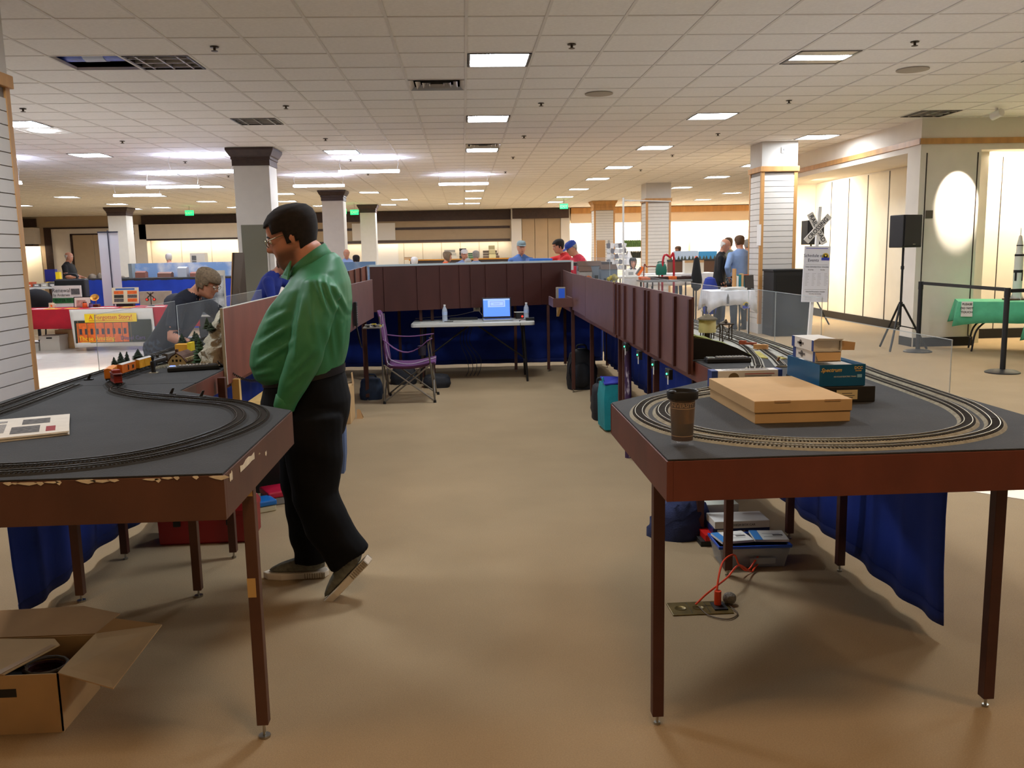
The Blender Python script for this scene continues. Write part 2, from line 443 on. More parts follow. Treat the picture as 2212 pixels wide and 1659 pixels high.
def slat_column(x, y, h, lab, ztrim, top, pitch=.1, pieces=True, facing=('-x','-y'), z0=0.0, oak=True, capit=False, ww=.055):
    """square column clad in slatwall boards with oak corner trims"""
    t = thing('column', lab, 'column', (x,y,0), kind='structure')
    obj('core', MB().box(-h+.012,h-.012,-h+.012,h-.012,0,CZ+.0), M_SLATGAP, t)
    obj('upper_shaft', MB().box(-h,h,-h,h,ztrim,CZ+.004), M_COLW, t)
    shared = {}
    n = int((ztrim-z0)/pitch); joined = {}
    for fc in facing:
        if fc not in shared:
            b = MB(); a = h-ww
            if fc in ('-x','+x'):
                s = -1 if fc == '-x' else 1
                b.box(min(s*h,s*(h-.012)), max(s*h,s*(h-.012)), -a, a, 0, pitch-.008)
            else:
                s = -1 if fc == '-y' else 1
                b.box(-a, a, min(s*h,s*(h-.012)), max(s*h,s*(h-.012)), 0, pitch-.008)
            me = b.mesh('slat'); me.materials.append(M_SLAT); shared[fc] = (me, b)
        for k in range(n):
            if pieces: obj('slat', shared[fc][0], M_SLAT, t, loc=(0,0,z0+k*pitch))
            else:
                j = joined.setdefault(fc, MB()); j.add([(p[0],p[1],p[2]+z0+k*pitch) for p in shared[fc][1].v], shared[fc][1].f)
    for j in joined.values(): obj('slat_field', j, M_SLAT, t, kind='stuff')
    q = h+.006
    for sx in (-1,1):
        for sy in (-1,1):
            obj('corner_trim', MB().prism([(sx*q,sy*q),(sx*(h-ww),sy*q),(sx*(h-ww),sy*(h-.02)),(sx*(h-.02),sy*(h-.02)),(sx*(h-.02),sy*(h-ww)),(sx*q,sy*(h-ww))][::sx*sy], z0, ztrim), M_OAK, t)
    obj('top_trim', MB().box(-h-.03,h+.03,-h-.03,h+.03,ztrim-.01,ztrim+.085), M_OAK, t, bevel=.006)
    if capit: capital(t, h, CZ, M_OAK, .28)
    return t
slat_column(-3.69, 6.68, .335, 'slatwall column with tan corner trim at the left edge of the view', 2.88, CZ, pitch=.1, facing=('+x','-y'))
c = slat_column(5.76, 16.40, .33, 'white slatwall column with oak trim beside the railroad crossing sign', 2.95, CZ, pitch=.1, facing=('-x','-y'), z0=.18)
obj('lower_panel', MB().box(-.336,.336,-.336,.336,0,.18), M_COLW, c)
o = obj('number_plate', MB().box(.02,.09,-.345,-.33,CZ-.20,CZ-.10), M_WHITE, c); text('4',.07,'plate_digit',M_BLACK,c,(.055,-.346,CZ-.15))
o = obj('paper_notice', MB().box(-.35,-.345,-.42,-.20,1.62,2.0), M_WHITE, c)
c = slat_column(5.66, 26.0, .36, 'middle slatwall column with oak corners behind the orange craft table', 2.95, CZ, pitch=.1, pieces=False, facing=('-x','-y'))
c = slat_column(5.50, 34.9, .40, 'farthest slatwall column with a flared wood capital', 3.12, CZ, pitch=.1, pieces=False, facing=('-x','-y'), capit=True)

# ---- right wall: pier, soffit and panelled niches
wr = struct('wall_right', MB().box(6.98,7.93,13.4,13.8,0,3.0).box(7.0,8.25,13.72,13.8,0,3.0).box(8.12,8.25,13.8,14.4,0,3.0).box(6.98,16,13.4,14.4,3.0,CZ+.02).box(6.98,8.3,14.4,20.4,3.0,CZ+.02).box(8.12,8.3,14.4,20.4,0,3.0)
            .box(7.02,8.12,20.2,20.4,0,3.0).box(8.2,16,14.38,14.5,0,3.0), M_WALL)
obj('wood_band', MB().box(6.955,6.98,13.38,20.4,3.09,3.175).box(6.955,16,13.375,13.4,3.09,3.175), M_OAK, wr)
ys = [20.2,19.3,18.42,17.55,16.65,15.75,14.85,13.82]
for a, b in zip(ys[:-1], ys[1:]):
    obj('wall_panel', MB().box(8.095,8.12,b+.012,a-.012,.16,2.97), M_PANEL, wr)
for y in ys[1:-1]: obj('seam_strip', MB().box(8.088,8.12,y-.013,y+.013,.16,2.97), M_SEAM, wr)
obj('wall_panel', MB().box(7.05,8.09,20.185,20.2,.16,2.97), M_PANEL, wr)
for a, b in ((8.26,8.86),(8.88,9.8),(9.82,10.7)):
    obj('wall_panel', MB().box(a,b,14.355,14.38,.16,2.98), M_PANEL, wr)
obj('panel_strip', MB().box(7.07,7.085,13.392,13.402,.15,2.96).box(7.87,7.885,13.392,13.402,.15,2.96), M_SEAM, wr)
obj('seam_strip', MB().box(8.86,8.88,14.36,14.379,.16,2.98).box(9.8,9.82,14.36,14.379,.16,2.98), M_SEAM, wr)
obj('switch_plate', MB().box(7.10,7.21,13.385,13.4,1.98,2.10), mat('grey_plate',(96,88,78),.5), wr)
struct('baseboard_right', MB().box(7.0,7.95,13.385,13.4,0,.14).box(7.93,16,14.34,14.36,0,.16).box(8.07,8.1,13.8,20.2,0,.16).box(6.97,6.98,13.4,13.8,0,.14), M_BASE)
struct('wall_right_far', MB().box(15.8,16,-5,46,0,CZ+.02), M_WALL)
struct('wall_left', MB().box(-26,-25.8,-5,46,0,CZ+.02), M_WALL)
struct('wall_near', MB().box(-26,16,-5,-4.8,0,CZ+.02), M_WALL)

# ---- back wall
YB = 40.0
wb = struct('wall_back', MB().box(-26,16,YB,YB+.2,0,CZ+.3), M_WALL2)
def bw(name, x0, x1, z0, z1, m_, d=.02, y=YB, **k): return obj(name, MB().box(x0,x1,y-d,y,z0,z1), m_, wb, **k)
bw('crown_band',-14.0,2.2,3.02,3.44,M_DARKWOOD,.12); bw('crown_band',-20.5,-18.5,3.05,3.40,M_DARKWOOD,.12)
bw('dark_rail',-6.5,2.1,2.64,2.74,M_DARKWOOD,.05); bw('dark_rail',-6.5,2.1,2.06,2.17,M_DARKWOOD,.05)
x = -6.0
while x < 2.0:
    bw('wall_panel', x, x+.82, .16, 2.04, M_PANEL, .025); x += .84
bw('white_patch',-4.9,-3.0,2.2,2.95,M_WHITE,.06)
bw('bright_door',-4.2,-2.9,.02,2.03,mat('white_door',(245,242,235),.5),.05)
# tall tan bay with its own dark crown
bw('pilaster',2.15,2.6,0,3.46,M_WHITE,.5); bw('pilaster',4.35,4.75,0,3.46,M_WHITE,.5)
for a in (2.62,3.2,3.78): bw('tan_panel',a,a+.56,0,3.02,M_WALL2,.42)
bw('crown_band',2.2,4.7,3.02,3.46,M_DARKWOOD,.62)
# bright right bays under an oak band
bw('oak_band',4.8,15.8,3.20,3.45,M_OAK,.55); bw('pink_fascia',4.8,15.8,2.78,3.20,mat('pinkish_fascia',(238,218,192),.6),.5)
for a, b in ((4.8,6.6),(8.0,10.2),(10.3,12.9),(13.0,15.8)): bw('white_panel',a,b,0,2.78,M_WHITE,.03)
sl = MB()
for k in range(28): sl.box(6.62,7.98,YB-.05,YB-.03,k*.1,k*.1+.09)
obj('slat_field', sl, M_PANEL, wb, kind='stuff')
# left bays: lit niches and the wide tan portal
bw('niche_header',-14.0,-8.2,2.42,3.05,M_WALL,.5); bw('niche_side',-8.5,-7.9,0,3.05,M_WALL,.5); bw('niche_side',-14.2,-13.7,0,3.05,M_WALL,.5)
bw('dark_rail',-13.7,-8.5,2.36,2.43,M_DARKWOOD,.52)
x = -13.68
while x < -8.6: bw('wall_panel', x, x+1.28, .1, 2.36, M_PANEL, .025); x += 1.3
bw('portal_frame',-18.2,-17.9,0,2.95,M_DARKWOOD,.1); bw('portal_frame',-18.2,-14.2,2.95,3.0,M_DARKWOOD,.1)
bw('portal_surround',-17.9,-14.2,0,2.93,M_WALL,.05)
for a in (-17.0,-16.1,-15.2): bw('portal_panel',a,a+.88,0,2.66,M_WALL2,.08)
bw('portal_frame',-17.1,-17.0,0,2.70,M_DARKWOOD,.1); bw('portal_frame',-17.1,-14.2,2.66,2.72,M_DARKWOOD,.1)
bw('niche_header',-21,-18.4,2.3,3.0,M_WALL,.5); bw('dark_rail',-20.4,-18.5,2.22,2.3,M_DARKWOOD,.52)
for a in (-20.4,-19.4): bw('wall_panel',a,a+.98,.1,2.22,M_PANEL,.025)

# lamps that wash the walls
WARM = (1.0,.82,.58)
spot('spot_pier',(7.55,12.5,CZ-.05),(7.58,13.4,2.2),1000,.47,.35,(1,.9,.76))
spot('spot_floor',(-6.0,11.6,CZ-.05),(-5.6,12.3,0),420,.75,.6,(1,.92,.8))
def strip(name, x0, x1, y, z, watt, col):
    l = bpy.data.lights.new(name,'AREA'); l.shape = 'RECTANGLE'; l.size = x1-x0; l.size_y = .15; l.energy = watt; l.color = col
    o = bpy.data.objects.new(name, l); COL.objects.link(o); o.location = ((x0+x1)/2,y,z); o.rotation_euler = (math.radians(25),0,0)
strip('cove_niche',8.3,12.5,13.75,2.97,150,(1,.88,.68))
def strip_y(name, y0, y1, x, z, watt, col):
    l = bpy.data.lights.new(name,'AREA'); l.shape = 'RECTANGLE'; l.size = y1-y0; l.size_y = .12; l.energy = watt; l.color = col
    o = bpy.data.objects.new(name, l); COL.objects.link(o); o.location = (x,(y0+y1)/2,z); o.rotation_euler = (0,math.radians(-22),math.radians(90)) ; o.rotation_euler = Matrix.Rotation(math.radians(-20),3,'Y').to_euler() if False else (Vector((.35,0,-1)).to_track_quat('-Z','X')).to_euler()
strip_y('cove_recess',17.9,20.0,7.45,2.97,230,(1,.88,.66))
strip('cove_left',-13.5,-8.6,YB-.35,2.38,260,WARM); strip('cove_far_left',-20.4,-18.5,YB-.35,2.24,200,WARM)
strip('cove_middle',-5.5,2.0,YB-.3,2.05,22,WARM)
strip('cove_right',4.9,15.6,YB-.35,2.76,900,(1,.96,.88))
# ================================================================ THE TRAIN LAYOUT
ZD = 1.0    # deck height
M_DECK = mat('charcoal_deck_paint', (46,45,44), 0.8, var=0.22, scale=5, bump=0.25, bscale=140)
M_DECKL = mat('black_deck_paint', (40,40,40), 0.8, var=0.25, scale=4, bump=0.3, bscale=120)
M_RED = mat('red_brown_paint', (104,52,38), 0.5, var=0.16, scale=7, stretch=(1,1,.5))
M_LEGR = mat('dark_leg_paint', (74,37,28), 0.5, var=0.16, scale=7)
M_REDD = mat('dark_brown_paint', (92,58,42), 0.5, var=0.18, scale=6, stretch=(1,1,.5))
M_BOARD = mat('maroon_board_paint', (72,38,33), 0.42, var=0.14, scale=4, stretch=(1,1,.3))
M_BOARDR = mat('worn_brown_board', (118,62,46), 0.5, var=0.2, scale=5, stretch=(1,1,.3))
M_BOARDP = mat('brown_board_plain', (104,68,62), 0.45, var=0.12, scale=5)
M_BOARDE = mat('pale_board_edge', (190,186,176), 0.7)
M_STEEL = mat('bolt_steel', (170,168,160), 0.3, metal=1.0)
M_PLEXI = clear('plexiglass', (225,232,236), 0.075)
M_PEDGE = clear('plexiglass_edge', (215,225,228), 0.55)
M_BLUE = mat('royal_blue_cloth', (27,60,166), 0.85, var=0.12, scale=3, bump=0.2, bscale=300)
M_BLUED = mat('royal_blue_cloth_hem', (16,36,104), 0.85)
M_BARE = mat('bare_pine', (222,182,112), 0.6, var=0.12, scale=14, stretch=(1,1,.2))
M_CHIP = mat('chipped_paint_cream', (226,214,188), 0.7, var=0.1, scale=30)

def leg(parent, x, y, z1, m_=None, foot=.035, s=.019, chamfer=0, disc=False):
    l = obj('leg', MB().box(-s,s,-s,s,foot,z1), m_ or M_LEGR, parent, loc=(x,y,0), bevel=.002)
    f = MB().cyl((0,0,.008),(0,0,foot+.002),.005,n=8)
    f.cyl((0,0,0),(0,0,.008),.02 if disc else .011,n=12)
    obj('leveling_foot', f, M_STEEL, l)
    return l
def fascia(parent, pts, skip, z0, z1, m_, th=.019):
    """apron boards butted around a counter-clockwise deck outline, one board per side"""
    n = len(pts)
    for i in range(n):
        if i in skip: continue
        a, b = Vector(pts[i]+(0,)), Vector(pts[(i+1)%n]+(0,)); d = (b-a).normalized(); nrm = Vector((-d.y,d.x,0))
        a = a+d*th
        obj('fascia', MB().slab([(a.x,a.y,z0),(b.x,b.y,z0),(b.x,b.y,z1),(a.x,a.y,z1)], nrm*th), m_, parent, bevel=.0012)
def inset(pts, e):
    n = len(pts); out = []
    for i in range(n):
        p0, p1, p2 = Vector(pts[i-1]), Vector(pts[i]), Vector(pts[(i+1)%n])
        d1, d2 = (p1-p0).normalized(), (p2-p1).normalized(); n1, n2 = Vector((-d1.y,d1.x)), Vector((-d2.y,d2.x))
        k = (n1+n2); k = k*(e/max(.3,k.dot(n1))) ; out.append(tuple(p1+k))
    return out

# ---- track drawn along a path
M_RAIL = mat('nickel_rail', (206,200,182), 0.35, metal=0.9)
M_RAILD = mat('dull_rail', (86,84,80), 0.35, metal=0.9)
M_TIE = mat('dark_ties', (44,38,30), 0.85)
M_BED = mat('cork_roadbed', (150,144,124), 0.9, var=0.2, scale=40)
M_BEDD = mat('black_roadbed', (40,40,40), 0.9, var=0.2, scale=40)
def smooth_path(pts, n=160, closed=False):
    P = [Vector(p) for p in pts]; out = []; m_ = len(P)
    seg = m_ if closed else m_-1
    for i in range(seg):
        p0 = P[(i-1)%m_] if closed or i > 0 else P[0]*2-P[1]
        p1, p2 = P[i], P[(i+1)%m_]
        p3 = P[(i+2)%m_] if closed or i+2 < m_ else P[-1]*2-P[-2]
        k = max(2, n//seg)
        for j in range(k):
            t = j/k
            out.append(.5*((2*p1)+(-p0+p2)*t+(2*p0-5*p1+4*p2-p3)*t*t+(-p0+3*p1-3*p2+p3)*t**3))
    if not closed: out.append(P[-1])
    return out
def track(parent, pts, z, closed=False, gauge=.0165, bed=.024, rail=M_RAIL, bedm=M_BED, n=640, tie=True, name='track'):
    path = smooth_path([(p[0],p[1],0) for p in pts], n, closed)
    N = len(path); nr = []
    for i in range(N):
        a = path[(i-1)%N] if closed or i else path[0]; b = path[(i+1)%N] if closed or i < N-1 else path[-1]
        d = (b-a).normalized(); nr.append(Vector((-d.y,d.x,0)))
    def strip_(o0, o1, z0, z1, o2=None, o3=None):
        o2 = o0 if o2 is None else o2; o3 = o1 if o3 is None else o3
        mb = MB(); rings = []
        for p, q in zip(path, nr):
            rings.append([tuple(p+q*o0+Vector((0,0,z0))), tuple(p+q*o1+Vector((0,0,z0))), tuple(p+q*o3+Vector((0,0,z1))), tuple(p+q*o2+Vector((0,0,z1)))])
        if closed: rings.append(rings[0])
        mb.rings(rings, cap=not closed); return mb
    t = obj(name, strip_(-bed, bed, z, z+.006, -bed*.75, bed*.75), bedm, parent)
    for s in (-1,1):
        o = s*gauge/2; obj('rail', strip_(o-.0012, o+.0012, z+.009, z+.0125), rail, t)
    if tie:
        mb = MB(); acc = 0; last = path[0]
        for p, q in zip(path, nr):
            acc += (p-last).length; last = p
            if acc >= .0085:
                acc = 0; d = Vector((q.y,-q.x,0))*.0025; a = q*(gauge*.85); h = Vector((0,0,z+.006)); u = Vector((0,0,.003))
                mb.slab([p-a-d+h, p+a-d+h, p+a+d+h, p-a+d+h], u)
        obj('ties', mb, M_TIE, t, kind='stuff')
    return t

# ---- front corner module with the return loop, right-hand side
def loop_pts(cx, cy, rx, ry, n=22, ex=2.3):
    out = []
    for k in range(n):
        a = 2*PI*k/n; c_, s_ = math.cos(a), math.sin(a)
        out.append((cx+rx*abs(c_)**(2/ex)*(1 if c_ > 0 else -1), cy+ry*abs(s_)**(2/ex)*(1 if s_ > 0 else -1)))
    return out
RM = thing('layout_corner_module', 'red-brown model railway corner table with a charcoal top carrying a tan box and a tumbler', 'layout table', (1.25,3.3,0))
def W(o): return Matrix.Translation(-Vector(o.location))
OX, OY = RM.location.x, RM.location.y
poly = [(.567,2.44),(1.95,2.44),(1.95,4.30),(1.225,4.30),(1.225,4.07),(.567,3.42)]
L_ = lambda ps: [(p[0]-OX,p[1]-OY) for p in ps]
obj('deck', MB().prism(inset(L_(poly),.004), ZD-.006, ZD), M_DECK, RM, bevel=.0015)
obj('deck_core', MB().prism(inset(L_(poly),.0195), ZD-.03, ZD-.006), M_DECK, RM)
fascia(RM, L_(poly), (2,), ZD-.125, ZD-.0055, M_RED)
for x, y in ((.615,2.765),(1.775,2.78),(1.255,4.085),(1.82,4.09)): leg(RM, x-OX, y-OY, ZD-.02)
leg_sc = .65
def trackR(dr, m_=M_RAIL):
    pts = [(1.965-dr,4.30),(1.925-dr,3.9),(1.90-dr,3.45),(1.86-dr,3.08),(1.73-dr*.75,2.75+dr*.6),(1.53-dr*.5,2.58+dr*.85),(1.27,2.51+dr),(1.03+dr*.1,2.525+dr),(.80+dr*.55,2.64+dr*.85),(.66+dr*.9,2.83+dr*.5),(.62+dr,3.10),(.70+dr*.85,3.37-dr*.5),(.84+dr*.6,3.53-dr*.75),(1.04+dr*.4,3.665-dr*.8),(1.30-dr*.1,3.95-dr*.9),(1.46-dr*.4,4.30)]
    return L_(pts)
track(RM, trackR(.0), ZD, gauge=.026, bed=.034)
track(RM, trackR(.085), ZD, gauge=.026, bed=.034)

# ---- straight modules on the right, with backdrop boards on the aisle side
M_SKYB = mat('painted_sky', (140,176,222), 0.8, rgb2=(232,236,240), scale=3.5, thr=(.45,.7))
def straight(name, lab, x0, x1, y0, y1, board=None, board_m=M_BOARD, battens=(), plexi=None, legs=(), deckm=M_DECK, ang=0.0):
    t = thing(name, lab, 'layout table', ((x0+x1)/2,(y0+y1)/2,0), ang)
    hx, hy = (x1-x0)/2, (y1-y0)/2
    obj('deck', MB().box(-hx+.002,hx-.002,-hy+.001,hy-.001,ZD-.006,ZD), deckm, t)
    fascia(t, [(-hx,-hy),(hx,-hy),(hx,hy),(-hx,hy)], (), ZD-.11, ZD-.0065, M_RED)
    for lx, ly in legs: leg(t, lx-(x0+x1)/2, ly-(y0+y1)/2, ZD-.02)
    return t
R2 = straight('layout_straight_module', 'straight layout table carrying the water tower scenery', 1.225, 1.95, 4.30, 7.05, legs=((1.755,4.6),(1.27,4.66),(1.27,6.95),(1.9,6.95),(1.27,5.8),(1.9,5.8)))
def rel(t, x, y): return (x-t.location.x, y-t.location.y)
def backdrop(lab, xa, ya, xb, yb, z0, z1, th, m_, battens=(), bside=-1, bm=None, edge=None, wpan=None):
    """vertical board from a to b clamped to the table edge; battens on the aisle side"""
    t = thing('backdrop_panel', lab, 'backdrop', ((xa+xb)/2,(ya+yb)/2,0))
    a = Vector((*rel(t,xa,ya),0)); b = Vector((*rel(t,xb,yb),0)); d = (b-a).normalized(); n = Vector((-d.y,d.x,0))*bside
    o = obj('board', MB().slab([(a.x,a.y,z0),(b.x,b.y,z0),(b.x,b.y,z1),(a.x,a.y,z1)], -n*th), m_, t)
    for s in battens:
        p = a.lerp(b, s); q = p+d*.032
        obj('batten', MB().slab([(p.x,p.y,z0+.004),(q.x,q.y,z0+.004),(q.x,q.y,z1-.012),(p.x,p.y,z1-.012)], n*.016), bm or m_, t)
    if edge:
        obj('board_edge', MB().slab([(a.x,a.y,z1),(b.x,b.y,z1),(b.x,b.y,z1+.004),(a.x,a.y,z1+.004)], -n*(th+.001)), edge, t)
    return t
backdrop('ribbed maroon backdrop board beside the boxes', 1.203, 4.63, 1.203, 7.03, .925, 1.342, .012, M_BOARDP, battens=(.0,.14,.30,.445,.49,.65,.80,.90,.97), bside=1, bm=M_BOARD)
R3 = straight('layout_straight_module', 'straight layout table above the black backpack and teal bag', 1.215, 1.95, 7.06, 9.80, legs=((1.27,7.15),(1.9,7.2),(1.299,9.0),(1.9,9.0),(1.21,9.86)))
o = backdrop('plain brown backdrop board next past the ribbed one', 1.196, 7.08, 1.196, 8.72, .93, 1.338, .012, M_BOARDP, bside=1)
o = backdrop('plain brown backdrop board behind the small corner shelf', 1.196, 8.73, 1.196, 9.79, .945, 1.345, .012, M_BOARDP, bside=1)
backdrop('dark brown corner board closing the far end of the row', 1.196, 9.80, 1.30, 11.66, .945, 1.345, .012, M_BOARDP, bside=1)
# gantry pole of white pipe
t = thing('pipe_gantry', 'slim white pipe pole rising from the ribbed backdrop board', 'pole', (1.218,6.74,0))
obj('upright', MB().cyl((.0,0,1.343),(0,0,1.985),.008,n=10), M_WHITE, t, smooth=True)
obj('crossbar', MB().cyl((0,0,1.965),(.42,.25,1.965),.005,n=8), M_WHITE, t, smooth=True)

# ---- back module, set at a slight angle
BM = thing('layout_back_module', 'far layout table across the end of the aisle behind the laptop table', 'layout table', (0.14,11.3,0))
a0, b0 = (-1.14,10.85), (1.42,11.74)
o = backdrop('long maroon paneled backdrop board across the far end of the aisle', *a0, *b0, .897, 1.447, .014, M_BOARD, battens=(.06,.215,.325,.42,.475,.55,.66,.745,.84), bside=-1, bm=M_BOARD)
obj('board_cap', MB().slab([(a0[0]-.14,a0[1]-11.295,1.447),(b0[0]-.14,b0[1]-11.295,1.447),(b0[0]-.14,b0[1]-11.295,1.47),(a0[0]-.14,a0[1]-11.295,1.47)], (-.05,.12,0)), mat('pale_blue_cap',(186,200,204),.5), o)
obj('end_cap', MB().slab([(1.425-.14,11.74-11.295,1.34),(1.455-.14,11.75-11.295,1.34),(1.455-.14,11.75-11.295,1.465),(1.425-.14,11.74-11.295,1.465)], (-.03,.10,0)), M_WHITE, o)
obj('deck', MB().prism([(a0[0]-.14,a0[1]-11.28),(b0[0]-.14,b0[1]-11.28),(1.95-.14,11.75-11.3),(1.95-.14,12.28-11.3),(-2.0-.14,12.28-11.3),(-2.0-.14,10.9-11.3)], ZD-.02, ZD), M_DECK, BM)
for x, y in ((1.10,11.66),(1.385,12.2),(1.93,11.9),(.665,11.72),(-.56,11.2),(-.42,11.3),(-1.3,11.3),(-.9,12.1)): leg(BM, x-.14, y-11.3, ZD-.02, foot=.03)

# ---- left side
LM = thing('layout_corner_module', 'brown model railway corner table with chipped paint and black top carrying a newspaper', 'layout table', (-1.35,3.3,0))
OX, OY = LM.location.x, LM.location.y
poly = [(-.688,2.445),(-.688,3.45),(-1.31,4.065),(-1.31,4.30),(-2.02,4.30),(-2.02,2.445)]
obj('deck', MB().prism(inset(L_(poly),.004), ZD-.006, ZD), M_DECKL, LM, bevel=.0015)
obj('deck_core', MB().prism(inset(L_(poly),.0195), ZD-.03, ZD-.006), M_DECKL, LM)
fascia(LM, L_(poly), (3,), ZD-.135, ZD-.0055, M_REDD)
for x, y, dk in ((-.712,2.80,1),(-1.93,2.8,0),(-1.85,4.08,0),(-1.305,4.085,0)):
    l = leg(LM, x-OX, y-OY, ZD-.02, M_REDD, foot=.05 if dk else .035, disc=True)
    if dk:
        obj('tape_patch', MB().box(-.0195,.008,-.0195,-.0188,.50,.565), M_BARE, l)
        obj('tape_patch', MB().box(-.0195,.016,-.0195,-.0188,.84,.88), M_BARE, l)
# flaking paint along the front apron edge and the side
ch = MB(); random.seed(3)
x = -1.29
while x < -.70:
    w_ = random.uniform(.015,.06); h_ = random.uniform(.003,.012); z_ = ZD-.006-random.uniform(0,.004)
    if random.random() < .8:
        pts = [(x-OX,2.4440-OY,z_),(x+w_*.3-OX,2.4440-OY,z_-h_*.6),(x+w_*.6-OX,2.4440-OY,z_-h_),(x+w_-OX,2.4440-OY,z_-h_*.3),(x+w_*.8-OX,2.4440-OY,z_+.002),(x+w_*.2-OX,2.4440-OY,z_+.002)]
        ch.slab(pts, (0,-.0009,0))
    x += w_*random.uniform(.55,1.1)
for y0, y1, z0, z1 in ((2.62,2.80,.955,.985),(2.50,2.53,.96,.99),(2.95,2.97,.93,.95),(2.86,2.88,.955,.965)):
    pts = [(-.6872-OX, y0+(y1-y0)*k/5-OY, z0+random.uniform(0,.006)) for k in range(6)]+[(-.6872-OX, y1-(y1-y0)*k/5-OY, z1-random.uniform(0,.012)) for k in range(6)]
    ch.slab(pts, (.0009,0,0))
obj('paint_chips', ch, M_CHIP, LM, kind='stuff')
def trackL(dr):
    pts = [(-1.96+dr,4.30),(-1.93+dr,3.7),(-1.93+dr,3.35),(-1.90+dr,2.95),(-1.78+dr*.8,2.68+dr*.5),(-1.55+dr*.2,2.53+dr),(-1.30,2.515+dr),(-1.06-dr*.25,2.58+dr),(-.90-dr*.6,2.73+dr*.8),(-.79-dr*.9,2.97+dr*.4),(-.755-dr,3.20),(-.80-dr*.9,3.42-dr*.4),(-.93-dr*.5,3.63-dr*.8),(-1.15,3.775-dr),(-1.42+dr*.1,3.93-dr),(-1.62+dr*.2,4.12-dr*.8),(-1.72+dr*.6,4.30)]
    return L_(pts)
track(LM, trackL(.0), ZD, gauge=.026, bed=.032, rail=M_RAILD, bedm=M_BEDD)
track(LM, trackL(.085), ZD, gauge=.026, bed=.032, rail=M_RAILD, bedm=M_BEDD)
L2 = straight('layout_straight_module', 'straight layout table carrying the model train and rock mountain', -2.0, -1.31, 4.30, 7.3, legs=((-1.86,4.66),(-1.275,4.62),(-1.86,7.1),(-1.35,7.1)), deckm=M_DECKL)
o = backdrop('worn red-brown backdrop board with a pale edge behind the man', -1.293, 4.80, -1.293, 7.25, .915, 1.325, .014, M_BOARDR, bside=-1, edge=M_BOARDE)
obj('board_edge', MB().box(-.015,.001,4.790-6.025,4.80-6.025,.915,1.329), M_BOARDE, o)
# pine shelf brackets under the board
t = thing('pine_shelf', 'bare pine shelf bracket below the worn board behind the man', 'shelf', (-1.2,5.35,0))
obj('upright', MB().box(-.10,-.06,-.45,-.41,.62,.93), M_BARE, t); obj('upright', MB().box(.02,.06,.35,.39,.62,.93), M_BARE, t)
obj('shelf_board', MB().box(-.10,.12,-.40,.36,.73,.75), M_BARE, t); obj('rail_front', MB().box(.10,.12,-.40,.36,.62,.73), M_RED, t)
L3 = straight('layout_straight_module', 'straight layout table behind the back of the green shirted man', -1.78, -1.06, 7.32, 9.80, legs=((-1.10,7.72),(-1.72,7.8),(-1.24,8.75),(-1.10,9.70),(-1.72,9.6)))
o = backdrop('brown backdrop board between the man and the purple camp chair', -1.042, 7.6, -.98, 9.55, .925, 1.332, .014, M_BOARDP, bside=-1)
LB = thing('layout_fill_panel', 'small maroon ribbed board standing past the brown board', 'panel', (-1.33,11.3,1.0))
obj('foot_deck', MB().box(-.2,.2,-.1,.3,-.02,0), M_DECK, LB)
bo = obj('panel_board', MB().slab([(-.085,-.3,.0),(.085,.25,.0),(.085,.25,.45),(-.085,-.3,.40)], (-.012,.004,0)), M_BOARDR, LB)
for k in range(4):
    s = k/3.2; obj('batten', MB().box(-.085+.17*s-.004,-.085+.17*s+.01,-.3+.55*s-.02,-.3+.55*s+.01,.0,.40+.05*s), M_BOARD, bo)
t = tag(obj('sky_backdrop', MB().box(-.42,.42,-.01,.01,0,.50), M_SKYB, loc=(-1.62,12.2,ZD)), 'painted sky backdrop on the far corner of the layout', 'backdrop')

# ---- plexiglass guards on the outer edges
def plexi(lab, xa, ya, xb, yb, z0, z1, seams=()):
    t = thing('plexiglass_guard', lab, 'guard', (xa,ya,z0)); d = Vector((xb-xa,yb-ya,0)); n = Vector((-d.y,d.x,0)).normalized()*.004
    pts = [0]+list(seams)+[1]
    for a, b in zip(pts[:-1], pts[1:]):
        p, q = d*a, d*b; e = d.normalized()*.0015
        s = obj('plexiglass_sheet', MB().slab([p+e, q-e, q-e+Vector((0,0,z1-z0)), p+e+Vector((0,0,z1-z0))], n), M_PLEXI, t)
        obj('polished_edge', MB().slab([p+e+Vector((0,0,z1-z0)), q-e+Vector((0,0,z1-z0)), q-e+Vector((0,0,z1-z0+.003)), p+e+Vector((0,0,z1-z0+.003))], n).slab([p+e,p+e*3,p+e*3+Vector((0,0,z1-z0)),p+e+Vector((0,0,z1-z0))], n), M_PEDGE, s)
plexi('clear plexiglass guard along the edge beside the blue box', 1.958, 3.43, 1.958, 4.70, ZD-.03, 1.212)
plexi('taller clear plexiglass guard past the scenery tracks', 1.958, 4.74, 1.958, 5.95, ZD-.03, 1.315, (.6,))
plexi('clear plexiglass guard beyond the ribbed backdrop', 1.958, 6.0, 1.958, 9.7, ZD-.03, 1.30, (.33,.66))
plexi('clear plexiglass guard at the far corner of the layout', 1.55, 11.30, 1.93, 9.8, ZD, 1.50, (.5,))
plexi('clear plexiglass guard beside the orange train cars', -2.008, 4.90, -2.008, 6.25, ZD-.03, 1.302)
plexi('clear plexiglass guard the leaning woman reaches over', -2.008, 6.28, -2.008, 8.9, ZD-.03, 1.27, (.4,))

